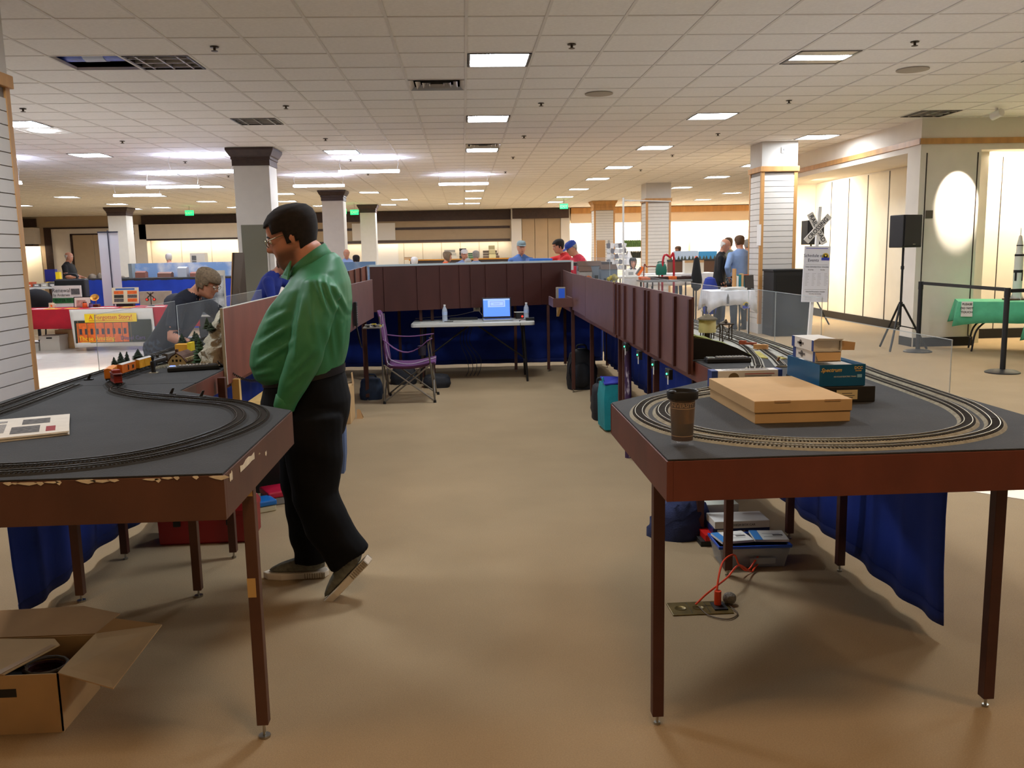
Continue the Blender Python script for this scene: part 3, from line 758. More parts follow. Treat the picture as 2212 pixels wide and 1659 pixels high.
# ---- blue cloth skirts
def skirt(lab, pts, z0, z1, wave=.012, lam=.30, sag=0.0):
    t = thing('table_skirt', lab, 'skirt', (pts[0][0],pts[0][1],0), group='royal blue skirts hung around the layout')
    P = [Vector((p[0]-pts[0][0],p[1]-pts[0][1],0)) for p in pts]
    rows = []; hem = []; L = 0
    samples = []
    for a, b in zip(P[:-1], P[1:]):
        n = max(2, int((b-a).length/.03)); d = (b-a).normalized(); q = Vector((-d.y,d.x,0))
        for k in range(n): samples.append((a.lerp(b,k/n), q))
    samples.append((P[-1], q))
    s = 0; last = P[0]; cols = []
    for p, q in samples:
        s += (p-last).length; last = p
        ph = math.sin(s/lam*2*PI+2.2*math.sin(s*1.7))
        c_ = []
        for j, tz in enumerate((1,.75,.5,.25,.06,0)):
            w_ = wave*(1-tz*.85)*ph + .012*(1-tz)*math.sin(s*3.7+j)
            c_.append(p+q*w_+Vector((0,0,z0+(z1-z0)*tz - (sag*math.sin(s*5) if tz < .1 else 0))))
        cols.append(c_)
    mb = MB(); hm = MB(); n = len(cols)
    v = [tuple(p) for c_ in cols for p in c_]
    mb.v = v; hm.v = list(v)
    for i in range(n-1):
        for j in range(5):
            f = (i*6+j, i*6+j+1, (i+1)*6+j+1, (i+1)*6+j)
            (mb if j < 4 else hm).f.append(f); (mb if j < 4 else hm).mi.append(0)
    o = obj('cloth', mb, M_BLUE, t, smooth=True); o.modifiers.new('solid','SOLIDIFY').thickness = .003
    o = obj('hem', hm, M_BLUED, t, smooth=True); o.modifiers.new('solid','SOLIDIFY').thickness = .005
    return t
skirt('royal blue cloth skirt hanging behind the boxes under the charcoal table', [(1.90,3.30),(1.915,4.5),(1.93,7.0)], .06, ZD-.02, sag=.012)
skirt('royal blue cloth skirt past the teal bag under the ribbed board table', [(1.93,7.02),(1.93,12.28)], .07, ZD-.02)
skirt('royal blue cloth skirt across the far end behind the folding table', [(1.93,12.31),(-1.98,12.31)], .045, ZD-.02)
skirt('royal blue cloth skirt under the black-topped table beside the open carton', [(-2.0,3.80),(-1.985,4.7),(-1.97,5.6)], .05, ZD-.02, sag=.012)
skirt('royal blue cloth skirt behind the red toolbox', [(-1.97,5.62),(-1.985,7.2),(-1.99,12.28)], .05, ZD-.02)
# ================================================================ THINGS ON THE RIGHT TABLE
M_KRAFT = mat('kraft_cardboard', (206,170,120), 0.8, var=0.06, scale=6)
M_KRAFTD = mat('kraft_inside', (190,152,106), 0.85, var=0.06, scale=6)
M_BLUEBOX = mat('teal_blue_print', (10,86,128), 0.35, var=0.1, scale=5)
M_BLKBOX = mat('black_card', (34,31,28), 0.6)
M_GOLD = mat('gold_print', (214,178,92), 0.5)
M_CARDW = mat('white_card', (226,222,214), 0.55, var=0.03)
M_NAVYP = mat('navy_print', (34,60,128), 0.5)
M_GREYP = mat('grey_print', (104,98,92), 0.6)
M_REDP = mat('red_print', (176,66,56), 0.6)
M_PAPER = mat('paper', (232,228,218), 0.7)
t = thing('flat_carton', 'flat tan cardboard carton with a lid on the charcoal table', 'box', (1.145,3.19,ZD))
obj('tray', MB().box(-.165,.168,-.278,.278,0,.045), M_KRAFT, t, bevel=.002)
l = obj('lid', MB().box(-.169,.172,-.282,.282,.038,.079), M_KRAFT, t, bevel=.002)
obj('tuck_tab', MB().box(-.10,-.045,-.284,-.28,.073,.0795).box(.075,.13,-.284,-.28,.073,.0795), M_KRAFTD, l)
t = thing('black_box', 'low black box with a cream label under the blue box', 'box', (1.465,3.465,ZD))
obj('carton', MB().box(-.105,.105,-.195,.19,0,.062), M_BLKBOX, t, bevel=.003)
s = obj('label_sticker', MB().box(-.048,.034,-.1965,-.195,.012,.049), mat('cream_label',(214,196,150),.6), t)
for k, (w_, z) in enumerate(((.04,.036),(.06,.027),(.045,.019))): obj('label_print', MB().box(-.007-w_/2,-.007+w_/2,-.1969,-.1965,z-.0015,z+.0015), M_GREYP, s)
t = thing('blue_box', 'open glossy blue box with gold lettering on the black box', 'box', (1.442,3.45,ZD+.0635))
b = MB(); h = .083
b.box(-.09,.09,-.17,.17,0,.004).box(-.09,-.087,-.17,.17,.004,h).box(.087,.09,-.17,.17,.004,h).box(-.087,.087,-.17,-.167,.004,h).box(-.087,.087,.167,.17,.004,h)
obj('carton', b, M_BLUEBOX, t)
text('Spectrum', .021, 'lettering', M_GOLD, t, (-.045,-.1708,.062), shear=.35, bold=.0004, depth=.0004)
text('DCC', .015, 'lettering', M_GOLD, t, (.062,-.1708,.069), bold=.0006, depth=.0004)
text('SOUND', .007, 'lettering', M_GOLD, t, (.062,-.1708,.058), bold=.0003, depth=.0004)
text('HO SCALE ELECTRIC TRAIN', .007, 'lettering', M_PAPER, t, (.01,-.1708,.036), depth=.0004)
obj('price_tag', MB().box(.058,.076,-.1715,-.17,.032,.044), mat('pale_blue_tag',(140,190,214),.5), t)
obj('inner_tray', MB().box(-.08,.08,-.16,.16,.05,.07), M_CARDW, t)
def small_box(lab, c, d, rz, flap, name='train_box'):
    t = thing(name, lab, 'box', c, rz); x, y, z = d[0]/2, d[1]/2, d[2]
    b = MB().box(-x,x,-y,y,0,.002).box(-x,x,-y,y,z-.002,z).box(-x,-x+.002,-y,y,.002,z-.002).box(x-.002,x,-y,y,.002,z-.002).box(-x+.002,x-.002,y-.002,y,.002,z-.002)
    obj('sleeve', b, M_CARDW, t)
    obj('inner_tray', MB().box(-x+.004,x-.006,-y+.012,y-.01,.003,z-.004), M_PAPER, t)
    obj('blue_end', MB().box(-x-.0008,-x,-y,-y+.02,0,z), M_NAVYP, t); obj('blue_end', MB().box(-x-.0008,-x,y-.03,y,0,z), M_NAVYP, t)
    obj('emblem', MB().cyl((-x-.0012,.02,z*.5),(-x,.02,z*.5),z*.32,n=14).box(-x-.0012,-x,-.012,.052,z*.4,z*.6), M_GREYP, t)
    for f in flap:
        if f == 'r': obj('flap', MB().slab([(x,-y,0.004),(x+.045,-y-.012,.004),(x+.048,-y-.012,z*.8),(x,-y,z-.002)], (0,.0015,0)), M_KRAFTD, t)
        if f == 't': obj('flap', MB().slab([(-x,-y,z),(x,-y,z),(x*.9,-y-.028,z+.006),(-x*.85,-y-.026,z+.01)], (0,0,.0015)), M_CARDW, t)
        if f == 'd': obj('flap', MB().slab([(-x,-y-.001,z-.004),(x,-y-.001,z-.004),(x*.9,-y-.006,.006),(-x*.8,-y-.006,.006)], (0,.0015,0)), M_KRAFT, t)
    return t
small_box('white train box with a blue end lying on the open blue box', (1.410,3.46,ZD+.148), (.104,.22,.042), .02, ('d',))
small_box('white train box with its flap open on top of the pile', (1.408,3.46,ZD+.191), (.112,.23,.043), .0, ('r','t'))
t = thing('train_box', 'long white and blue train box behind the flat tan carton', 'box', (1.209,3.74,ZD))
obj('carton', MB().box(-.154,.154,-.032,.032,0,.073), M_CARDW, t, bevel=.002)
obj('blue_end', MB().box(-.1548,-.128,-.0326,.0326,-.0,.0736), M_NAVYP, t); obj('blue_end', MB().box(.136,.1548,-.0326,.0326,0,.0736), M_NAVYP, t)
obj('window', MB().box(-.10,.10,-.02,.02,.073,.0738), mat('dark_window',(60,58,56),.2), t)
obj('emblem', MB().box(-.10,-.014,-.0334,-.0324,.034,.044).cyl((-.058,-.0334,.04),(-.058,-.0324,.04),.024,n=18), mat('olive_print',(112,92,58),.6), t)
for k in range(3): obj('print_line', MB().box(-.01,.12-k*.012,-.033,-.032,.056-k*.008,.059-k*.008), M_REDP if k == 0 else M_GREYP, t)

# tumbler
t = thing('tumbler', 'clear double-walled tumbler with a brown wrap and black lid', 'tumbler', (.657,2.625,ZD))
M_CUPW = clear('tumbler_wall', (230,226,220), .05, .03)
M_WRAP = mat('brown_photo_wrap', (66,44,28), .5, rgb2=(126,88,46), scale=22, stretch=(1,1,.35), thr=(.4,.65))
M_WRAPD = mat('dark_brown_band', (58,28,20), .5)
M_WRAPL = mat('tan_print', (206,170,124), .5)
obj('outer_wall', MB().lathe([(.001,.003),(.0355,.003),(.0365,.006),(.0425,.148),(.041,.148),(.035,.010),(.001,.008)], n=36), M_CUPW, t, smooth=True)
R_ = lambda z: .033+(z-.018)*.0425*.9/.148*.16+.0008+(z-.018)*.034
wr_ = lambda z: .0325+(z-.018)*.046
def band(z0, z1, m_, name, e=0.0): obj(name, MB().rings([[(( wr_(z)+e)*math.cos(2*PI*k/36), (wr_(z)+e)*math.sin(2*PI*k/36), z) for k in range(36)] for z in (z0,z1)], cap=True), m_, t, smooth=True)
band(.018,.032,M_WRAPD,'wrap_band'); band(.032,.0335,M_WRAPL,'wrap_line'); band(.0335,.072,mat('dark_photo_wrap',(60,44,32),.5,var=.35,scale=30),'photo_wrap'); band(.072,.118,M_WRAP,'photo_wrap')
band(.118,.1195,M_WRAPL,'wrap_line'); band(.1195,.136,M_WRAPD,'wrap_band'); band(.136,.1375,M_WRAPL,'wrap_line'); band(.1375,.147,M_WRAPD,'wrap_band')
o = text('UNIVERSITY', .0165, 'lettering', M_WRAPL, t, (0,0,0), rot=(0,0,0), depth=.0002, bold=.0003)
for v in o.data.vertices:
    r_ = wr_(.128)+.0006; a = -PI/2+(v.co.x-.013)/r_-.0; z = .128+v.co.y
    v.co = Vector((r_*math.cos(a), r_*math.sin(a), z))
obj('lid', MB().lathe([(.001,.150),(.044,.150),(.0465,.146),(.0475,.150),(.0485,.166),(.0465,.171),(.043,.170),(.041,.160),(.001,.158)], n=36), M_BLACK, t, smooth=True)
obj('sip_lip', MB().ball((-.036,-.02,.170),(.012,.014,.006)), M_BLACK, t, smooth=True)

# throttle handset builder
def throttle(lab, loc, rz, lit=False, L=.235):
    t = thing('throttle_handset', lab, 'controller', loc, rz)
    obj('body', MB().box(-L/2,L/2,-.04,.04,0,.026), M_BLACK, t, bevel=.006)
    kp = obj('keypad', MB().box(-L/2+.05,L/2-.01,-.033,.033,.026,.028), mat('dark_grey_plastic',(42,42,44),.5), t)
    km = MB().box(-.006,.006,-.0045,.0045,0,.004).mesh('key'); km.materials.append(mat('grey_keys',(176,176,172),.5))
    for i in range(9):
        for j in range(3): obj('key', km, None, kp, loc=(-L/2+.066+i*.017,-.02+j*.02,.028))
    d = obj('display', MB().box(-L/2+.01,-L/2+.045,-.03,.03,.026,.029), mat('grey_keys',(176,176,172),.5), t)
    obj('screen', MB().box(-L/2+.016,-L/2+.04,-.022,.022,.029,.0296), mat('blue_lcd',(40,80,255),.3,emit=(50,90,255),estr=2.5) if lit else mat('dull_lcd',(120,130,118),.3), d)
    return t
t = throttle('black throttle handset by the embankment end', (1.375,4.545,ZD), -.03)
obj('cable', MB().tube(smooth_path([(-.118,0,.015),(-.15,.02,.012),(-.17,.06,.004)],12),.003,n=5), M_BLACK, t)
def bumper(lab, x, y, rz, m_=M_BLACK):
    t = thing('track_bumper', lab, 'track bumper', (x,y,ZD), rz)
    obj('base', MB().box(-.02,.02,-.012,.012,0,.006), m_, t); obj('stop_arm', MB().slab([(-.008,-.004,.006),(.006,-.004,.006),(.016,-.004,.03),(.006,-.004,.03)],(0,.008,0)), m_, t)
bumper('small brown track bumper at the end of the tracks near the blue box', 1.615, 4.47, .2, mat('brown_plastic',(120,84,48),.6))
bumper('small black track bumper by the blue skirt edge', -1.90, 4.50, .1)
bumper('small black track bumper at the diagonal edge, farther one', -1.31, 3.93, .4)
bumper('small black track bumper at the diagonal edge, nearer the corner', -1.15, 3.83, .4)

# ---- scenery on the right straight table
M_GRASS = mat('scenic_grass', (112,116,52), .95, var=.35, scale=25, bump=.6, bscale=120)
M_BALL = mat('grey_ballast', (168,166,156), .95, var=.15, scale=40)
t = thing('scenery_hill', 'green model hillside with a black painted end by the ribbed board', 'scenery', (1.56,4.70,ZD))
prof = [(-.335,.0),(-.335,.118),(-.25,.108),(-.17,.088),(-.09,.058),(-.02,.022),(.03,.0)]
obj('black_end', MB().slab([(x,-.005,z) for x, z in prof], (0,.012,0)), mat('matte_black_paint',(18,17,16),.8), t)
hl = MB(); rows = []
for j in range(15):
    y = .008+j*.11
    rows.append([(max(-.333,x+.02*math.sin(j*1.3+i)), y, max(.001,z*(1-.035*j)+.010*math.sin(j*2.1+i*1.7) if 0 < i < 6 else z*(1-.035*j)+.002)) for i, (x,z) in enumerate(prof)])
hl.rings(rows); obj('grass_slope', hl, M_GRASS, t, smooth=True)
gb = MB()
gb.box(.03,.20,.01,2.2,0,.004); obj('ballast_bed', gb, M_BALL, t)
obj('grass_verge', MB().box(.30,.375,.01,2.2,0,.006), M_GRASS, t); obj('grass_verge', MB().slab([(.03,.0,.0),(.10,-.12,0),(.16,-.08,0),(.12,.25,0),(.05,.3,0)],(0,0,.005)), mat('dry_grass',(170,158,84),.95,var=.3,scale=30), t)
for k, (xa, xb) in enumerate(((1.46,1.70),(1.58,1.775),(1.70,1.845),(1.825,1.905))):
    track(R2, [(xa-R2.location.x+(.0 if k else .0),4.30-R2.location.y),((xa+xb)/2-R2.location.x,4.75-R2.location.y),(xb-R2.location.x,5.5-R2.location.y),(xb+.01-R2.location.x,7.0-R2.location.y)], ZD+.002, gauge=.026, bed=.033, bedm=M_BALL, n=300, tie=True)
t = thing('water_tower', 'cream model water tower with a brown conical roof on the hillside', 'model tower', (1.60,5.75,ZD+.045))
obj('roof', MB().lathe([(.068,.085),(.066,.092),(.003,.122)], n=16), mat('weathered_roof',(96,86,66),.8,var=.2,scale=40), t, smooth=25)
obj('tank', MB().lathe([(.056,.0),(.057,.01),(.056,.085)], n=24), mat('cream_tank',(206,190,128),.6,var=.08,scale=20), t, smooth=True)
st = MB()
for k in range(10): st.cyl((.045*math.cos(k*.628),.045*math.sin(k*.628),-.07),(.045*math.cos(k*.628),.045*math.sin(k*.628),0),.003,n=5)
st.cyl((0,0,-.07),(0,0,0),.02,n=8); obj('trestle_posts', st, mat('dark_timber',(58,44,28),.8), t)
obj('spout_pipe', MB().tube([(.05,-.01,.02),(.085,-.02,.06),(.11,-.03,.075),(.13,-.04,.055)],.006,n=6), mat('grey_pipe',(120,112,92),.5), t)
t = thing('trestle_stage', 'dark timber model coaling stage beside the water tower', 'model stage', (1.665,5.55,ZD))
fr = MB()
for x in (-.03,.03):
    for y in (-.03,.03): fr.cyl((x,y,0),(x,y,.115),.004,n=5)
for a, b in (((-.03,-.03,0),(.03,-.03,.11)),((.03,-.03,0),(-.03,-.03,.11)),((-.03,-.03,.0),(-.03,.03,.11))): fr.cyl(a,b,.0025,n=4)
obj('timber_frame', fr, mat('dark_timber',(58,44,28),.8), t); obj('platform', MB().box(-.042,.042,-.042,.042,.112,.119), mat('dark_timber',(58,44,28),.8), t)
obj('hopper', MB().lathe([(.006,.119),(.012,.126),(.004,.145)],n=8), mat('dark_timber',(58,44,28),.8), t)
t = thing('model_trailer', 'rust red toy flat wagon lying on the ballast', 'model wagon', (1.67,5.12,ZD+.028),-.5)
obj('chassis', MB().box(-.05,.05,-.013,.013,0,.012).box(-.05,-.01,-.012,.012,.012,.022), mat('rust_red_plastic',(150,66,36),.6), t)
t = thing('model_lumber', 'tan stack of model lumber beside the rust red wagon', 'model load', (1.715,5.02,ZD+.01),-.6)
for k in range(4): obj('board_row', MB().box(-.04,.04,-.016,.016,k*.007,k*.007+.006), mat('tan_lumber',(196,146,92),.7), t)
def conifer(lab, x, y, z0, h, r, col=(38,58,30), rz=0, grp=None):
    t = thing('model_tree', lab, 'model tree', (x,y,z0), rz, group=grp)
    obj('trunk', MB().cyl((0,0,0),(0,0,h*.3),r*.12,n=6), mat('bark',(70,50,34),.9), t)
    mb = MB(); rnd = random.Random(int(x*1000+y*77)); n = 11
    prev = None
    for k in range(9):
        f0 = .08+.92*k/9; f1 = .08+.92*(k+1.35)/9
        ra = r*(1-f0)*1.05+.002; rb = max(.001, r*(1-min(f1,1))*.45)
        mb.rings([[(q*math.cos(2*PI*i/n+k)*(1+rnd.uniform(-.28,.28)), q*math.sin(2*PI*i/n+k)*(1+rnd.uniform(-.28,.28)), h*min(f,1.0)+rnd.uniform(-.01,.01)*h) for i in range(n)] for q, f in ((ra*.35,f0+.02),(ra,f0),(rb,f1))])
    obj('foliage', mb, mat('conifer_%d_%d_%d'%col, col, .95, var=.4, scale=60), t)
    return t
conifer('dark green model conifer left of the water tower, taller', 1.36, 5.45, ZD+.03, .13, .04)
conifer('dark green model conifer left of the water tower, shorter', 1.42, 5.7, ZD+.03, .10, .04)

# ================================================================ LEFT TABLE
t = thing('newspaper', 'folded newspaper on the black-topped table', 'newspaper', (-1.70,3.20,ZD), 0)
pts = [(.165,.225),(.315,-.125),(.13,-.218),(-.25,-.28),(-.33,.10),(-.05,.145)]
NEWS = mat('newsprint', (226,222,212), .8, var=.05, scale=20)
pz = MB()
for k in range(5):
    q = [(x+.004*math.sin(k*2+i), y+.004*math.cos(k*3+i)) for i,(x,y) in enumerate(pts)]
    pz.prism(q, k*.0028, k*.0028+.0025)
obj('folded_sheets', pz, NEWS, t)
d_ = Vector((.15,-.35,0)).normalized(); e_ = Vector((.35,.15,0)).normalized()
def patch(u0,u1,v0,v1,m_,name):
    o_ = Vector((.165,  .225,.0138)); mk = lambda u,v: o_-e_*u+d_*v
    obj(name, MB().slab([mk(u0,v0),mk(u1,v0),mk(u1,v1),mk(u0,v1)],(0,0,.0006)), m_, t)
M_INK = mat('newsprint_photo',(92,90,88),.8,var=.5,scale=60); M_INK2 = mat('newsprint_text',(150,148,144),.8,var=.3,scale=220)
patch(.06,.15,.05,.16,M_INK,'photo'); patch(.20,.32,.05,.09,M_INK2,'text_column'); patch(.20,.32,.12,.30,M_INK2,'text_column'); patch(.04,.07,.24,.34,mat('newsprint_red',(150,40,44),.8),'photo'); patch(.09,.18,.20,.34,M_INK,'photo'); patch(.35,.44,.06,.26,M_INK2,'text_column')
t = throttle('black throttle handset with a lit blue display on the black table', (-1.47,4.79,ZD), .32, lit=True, L=.26)
cc = []; 
for k in range(240):
    s = k/240; p = Vector((.13+.30*s, .05+.05*s, .012-.10*s-.13*math.sin(s*PI)*.5+.02)); a = k*.9
    cc.append(p+Vector((0,.007*math.cos(a),.007*math.sin(a))))
obj('coiled_cable', MB().tube(cc,.0025,n=4), M_BLACK, t, smooth=True)

M_WHEEL = mat('wheel_black',(24,22,20),.5)
def rail_car(name, lab, x, y, rz, L, W_, H, body_m, roof_m=None, kind='box', logo=None):
    t = thing(name, lab, 'model train car', (x,y,ZD+.0125), rz)
    obj('underframe', MB().box(-L/2,L/2,-W_*.4,W_*.4,.010,.014), M_WHEEL, t)
    for s in (-1,1):
        tr = obj('truck', MB().box(s*L*.34-.014,s*L*.34+.014,-W_*.38,W_*.38,.006,.010), M_WHEEL, t)
        wl = MB()
        for e in (-.009,.009):
            for q in (-1,1): wl.cyl((s*L*.34+e,q*.0125,.0055),(s*L*.34+e,q*.0145,.0055),.0055,n=10)
        obj('wheels', wl, M_WHEEL, tr)
    if kind == 'box':
        b = obj('body', MB().box(-L/2,L/2,-W_/2,W_/2,.014,H), body_m, t, bevel=.001)
        obj('door', MB().box(-.018,.018,-W_/2-.0012,W_/2+.0012,.016,H-.003), body_m, b)
        rb = MB()
        for k in range(9): rb.box(-L/2+L*(k+.5)/9-.0006,-L/2+L*(k+.5)/9+.0006,-W_/2-.0008,W_/2+.0008,.016,H-.003)
        obj('ribs', rb, body_m, b)
        obj('roof', MB().slab([(-L/2,-W_/2-.001,H),(-L/2,W_/2+.001,H),(-L/2,0,H+.005)],(L,0,0)), roof_m or body_m, t)
        if logo: obj('emblem', MB().box(L*.22,L*.34,-W_/2-.0016,-W_/2-.0006,H*.45,H*.75).box(-L*.10,-L*.02,-W_/2-.0016,-W_/2-.0006,H*.4,H*.85), logo, b)
    elif kind == 'caboose':
        b = obj('body', MB().box(-L/2+.018,L/2-.018,-W_/2,W_/2,.014,H*.82), body_m, t, bevel=.001)
        obj('platform', MB().box(-L/2,L/2,-W_/2,W_/2,.011,.015), body_m, t)
        obj('cupola', MB().box(-.022,.022,-W_/2,W_/2,H*.82,H+.006), body_m, t, bevel=.001)
        obj('roof', MB().box(-L/2,L/2,-W_/2-.002,W_/2+.002,H*.82,H*.86), roof_m or body_m, t)
        wn = MB()
        for k in (-.035,-.012,.012,.035): wn.box(k-.005,k+.005,-W_/2-.0008,W_/2+.0008,H*.45,H*.68)
        obj('window', wn, M_BLACK, b)
        rl = MB()
        for s in (-1,1):
            for q in (-1,1): rl.cyl((s*(L/2-.003),q*(W_/2-.003),.015),(s*(L/2-.003),q*(W_/2-.003),H*.8),.001,n=4)
            rl.cyl((s*(L/2-.003),-W_/2,H*.45),(s*(L/2-.003),W_/2,H*.45),.001,n=4)
        obj('end_railing', rl, body_m, t)
    elif kind == 'tank':
        obj('tank', MB().cyl((-L/2,0,H*.55),(L/2,0,H*.55),W_*.5,n=14).cyl((0,0,H*.9),(0,0,H+.01),.008,n=8), body_m, t, smooth=True)
    return t
M_CABR = mat('caboose_red',(140,40,28),.55,var=.15,scale=30); M_CORG = mat('boxcar_orange',(214,128,34),.5,var=.06,scale=30); M_CYEL = mat('boxcar_yellow',(226,158,36),.5,var=.06,scale=30)
rail_car('caboose','red model caboose at the tail of the train on the curve',-1.665,4.245,-1.05,.135,.036,.062,M_CABR,mat('caboose_roof',(92,36,28),.6),'caboose')
rail_car('boxcar','orange model boxcar right ahead of the caboose',-1.755,4.415,PI/2+.22,.165,.036,.058,M_CORG)
rail_car('boxcar','orange model boxcar with a dark emblem, second ahead of the caboose',-1.752,4.60,PI/2-.05,.165,.036,.058,mat('boxcar_deep_orange',(206,104,28),.5),mat('silver_roof',(190,188,182),.4),logo=M_WHEEL)
rail_car('boxcar','yellow model boxcar with a silver roof in the train',-1.735,4.80,PI/2-.08,.165,.036,.058,M_CYEL,mat('silver_roof',(190,188,182),.4))
rail_car('tank_car','black model tank car at the far end of the train',-1.722,4.99,PI/2-.08,.16,.034,.045,mat('tank_black',(50,48,44),.35),kind='tank')
rail_car('boxcar','dark grey model hopper leading the train behind the house',-1.71,5.17,PI/2-.08,.16,.034,.045,mat('hopper_grey',(90,86,80),.6),kind='box')
track(L2, [(-1.72-L2.location.x,4.30-L2.location.y),(-1.755-L2.location.x,4.5-L2.location.y),(-1.74-L2.location.x,4.8-L2.location.y),(-1.70-L2.location.x,5.3-L2.location.y),(-1.68-L2.location.x,7.2-L2.location.y)], ZD, gauge=.026, bed=.032, rail=M_RAILD, bedm=M_BEDD, n=240)
track(L2, [(-1.96-L2.location.x,4.30-L2.location.y),(-1.94-L2.location.x,5.3-L2.location.y),(-1.93-L2.location.x,7.2-L2.location.y)], ZD, gauge=.026, bed=.032, rail=M_RAILD, bedm=M_BEDD, n=240)
for i, (x, y, h, r) in enumerate(((-1.965,5.0,.06,.025),(-1.935,5.02,.085,.033),(-1.915,5.06,.082,.028),(-1.955,5.34,.068,.04))):
    conifer(['short dark model tree leftmost beside the train','taller dark model tree beside the train','dark model tree just behind the taller one by the train','pointed dark model tree standing alone past the train'][i], x, y, ZD, h, r, (34,48,36))
conifer('tall green model conifer beside the rocky mountain', -1.505, 5.05, ZD, .155, .05, (40,66,34))
conifer('green model conifer between the gable house and the mountain, farther back', -1.56, 5.6, ZD, .14, .05, (46,70,40))
for k, (x, y) in enumerate(((-1.80,6.0),(-1.76,6.15),(-1.70,6.0))): conifer(['dark model tree behind the yellow crate, first','dark model tree behind the yellow crate, middle','dark model tree behind the yellow crate, last'][k], x-.1, y, ZD, .10, .05, (34,46,30))
# gambrel house
t = thing('model_house', 'cream model house with a brown gambrel roof', 'model house', (-1.62,5.06,ZD), -.06)
M_HOUSE = mat('cream_stucco',(206,192,150),.7); M_HROOF = mat('brown_shingle',(92,64,50),.85,var=.2,scale=60)
gp = [(-.052,0),(.052,0),(.05,.02),(.028,.05),(0,.068),(-.028,.05),(-.05,.02)]
obj('walls', MB().slab([(x,-.055,z) for x, z in gp], (0,.17,0)), M_HOUSE, t)
rf = MB()
for (xa,za),(xb,zb) in (((.056,.016),(.030,.052)),((.030,.052),(0,.071)),((0,.071),(-.030,.052)),((-.030,.052),(-.056,.016))):
    rf.slab([(xa,-.06,za),(xa,.122,za),(xb,.122,zb),(xb,-.06,zb)], (.0,0,.004))
obj('roof', rf, M_HROOF, t)
for k in range(5): obj('dormer', MB().box(.036,.054,-.038+k*.03,-.022+k*.03,.022,.042), M_HOUSE, t)
obj('window', MB().box(-.026,-.016,-.0562,-.055,.022,.036).box(-.006,.006,-.0562,-.055,.022,.036).box(.016,.026,-.0562,-.055,.022,.036).box(-.005,.005,-.0562,-.055,.048,.058), M_BLACK, t)
obj('chimney', MB().box(-.035,-.02,.02,.035,.05,.085), M_HROOF, t)
# mountain
t = thing('rock_mountain', 'pale carved rock mountain against the worn board', 'scenery', (-1.41,5.1,ZD))
rk = MB(); rnd = random.Random(5); rows = []
for i in range(16):
    f = i/15; z = .31*f; row = []
    for k in range(22):
        a = 2*PI*k/22
        rx = .115*(1-f)**.55+.008; ry = .26*(1-f)**.5+.01
        q = 1+rnd.uniform(-.13,.13)
        row.append((min(.088,.045*f+rx*q*math.cos(a)), .05+ry*q*math.sin(a), max(0,z+rnd.uniform(-.012,.012) if i else 0)))
    rows.append(row)
rk.rings(rows); obj('rock', rk, mat('plaster_rock',(172,166,146),.95,var=.10,scale=18,bump=.8,bscale=60), t, smooth=60)
conifer('dark model tree on the mountain crest against the board edge', -1.335, 4.93, ZD+.235, .07, .03, (40,52,28)); conifer('dark model tree on the left shoulder of the mountain', -1.475, 5.12, ZD+.19, .07, .028, (40,52,28)); conifer('low dark model bush near the mountain top', -1.42, 5.0, ZD+.19, .05, .03, (40,52,28))
t = thing('model_figure', 'tiny black-coated figurine standing by the tracks', 'figurine', (-1.655,4.72,ZD))
obj('body', MB().lathe([(.012,0),(.011,.03),(.015,.05),(.013,.062),(.005,.066),(.008,.072),(.008,.082),(.003,.086)], n=10), mat('figurine_black',(26,26,28),.6), t, smooth=True)
obj('hat', MB().lathe([(.012,.083),(.012,.085),(.007,.086),(.007,.094)], n=10), M_BLACK, t)
obj('base_plate', MB().box(-.02,.02,-.015,.015,0,.003), mat('figurine_base',(190,184,160),.7), t)
t = thing('model_fence', 'cream picket fence beside the gable house', 'model fence', (-1.68,4.90,ZD), PI/2-.3)
for k in range(12): obj('picket', MB().box(-.07+k*.0125,-.065+k*.0125,-.001,.001,0,.018), mat('figurine_base',(190,184,160),.7), t)
obj('rail', MB().box(-.07,.075,-.0015,-.001,.010,.013), mat('figurine_base',(190,184,160),.7), t)
t = thing('toy_crate', 'orange and yellow toy crate model behind the house', 'model building', (-1.83,5.82,ZD))
obj('body', MB().box(-.05,.03,-.04,.04,0,.045), mat('crate_orange',(222,160,52),.5), t); obj('yellow_side', MB().box(.03,.052,-.045,.045,0,.055), mat('crate_yellow',(236,208,40),.5), t)
t = thing('model_ramp', 'pale yellow model conveyor ramp beside the toy crate', 'model ramp', (-1.70,5.82,ZD))
for k in range(2): obj('truss', MB().slab([(-.05,-.02+k*.03,.0),(.07,-.02+k*.03,.045),(.07,-.02+k*.03,.06),(-.05,-.02+k*.03,.01)],(0,.004,0)), mat('pale_yellow',(226,214,130),.6), t)
# ================================================================ UNDER AND BESIDE THE TABLES
t = thing('floor_outlet_plate', 'brass floor outlet plate in the carpet under the charcoal table', 'outlet', (1.012,3.705,0))
M_BRASS = mat('aged_brass',(128,108,62),.35,metal=.7,var=.2,scale=20)
obj('plate', MB().box(-.135,.138,-.07,.07,0,.006), M_BRASS, t, bevel=.003)
for x in (-.085,-.005): obj('cover_ring', MB().lathe([(.026,.006),(.026,.008),(.022,.008),(.020,.0065),(.001,.0065)], c=(x,0,0), n=24), M_BRASS, t, smooth=True)
obj('open_socket', MB().box(.06,.12,-.04,.04,.006,.012), M_BLACK, t)
for x in (-.045,.035): obj('plate_seam', MB().box(x-.001,x+.001,-.06,.06,.006,.0065), M_BLACK, t)
M_ORNG = mat('orange_cord',(236,74,30),.5)
t = thing('extension_cord', 'orange extension cord plugged into the brass floor outlet', 'cord', (1.10,3.72,0))
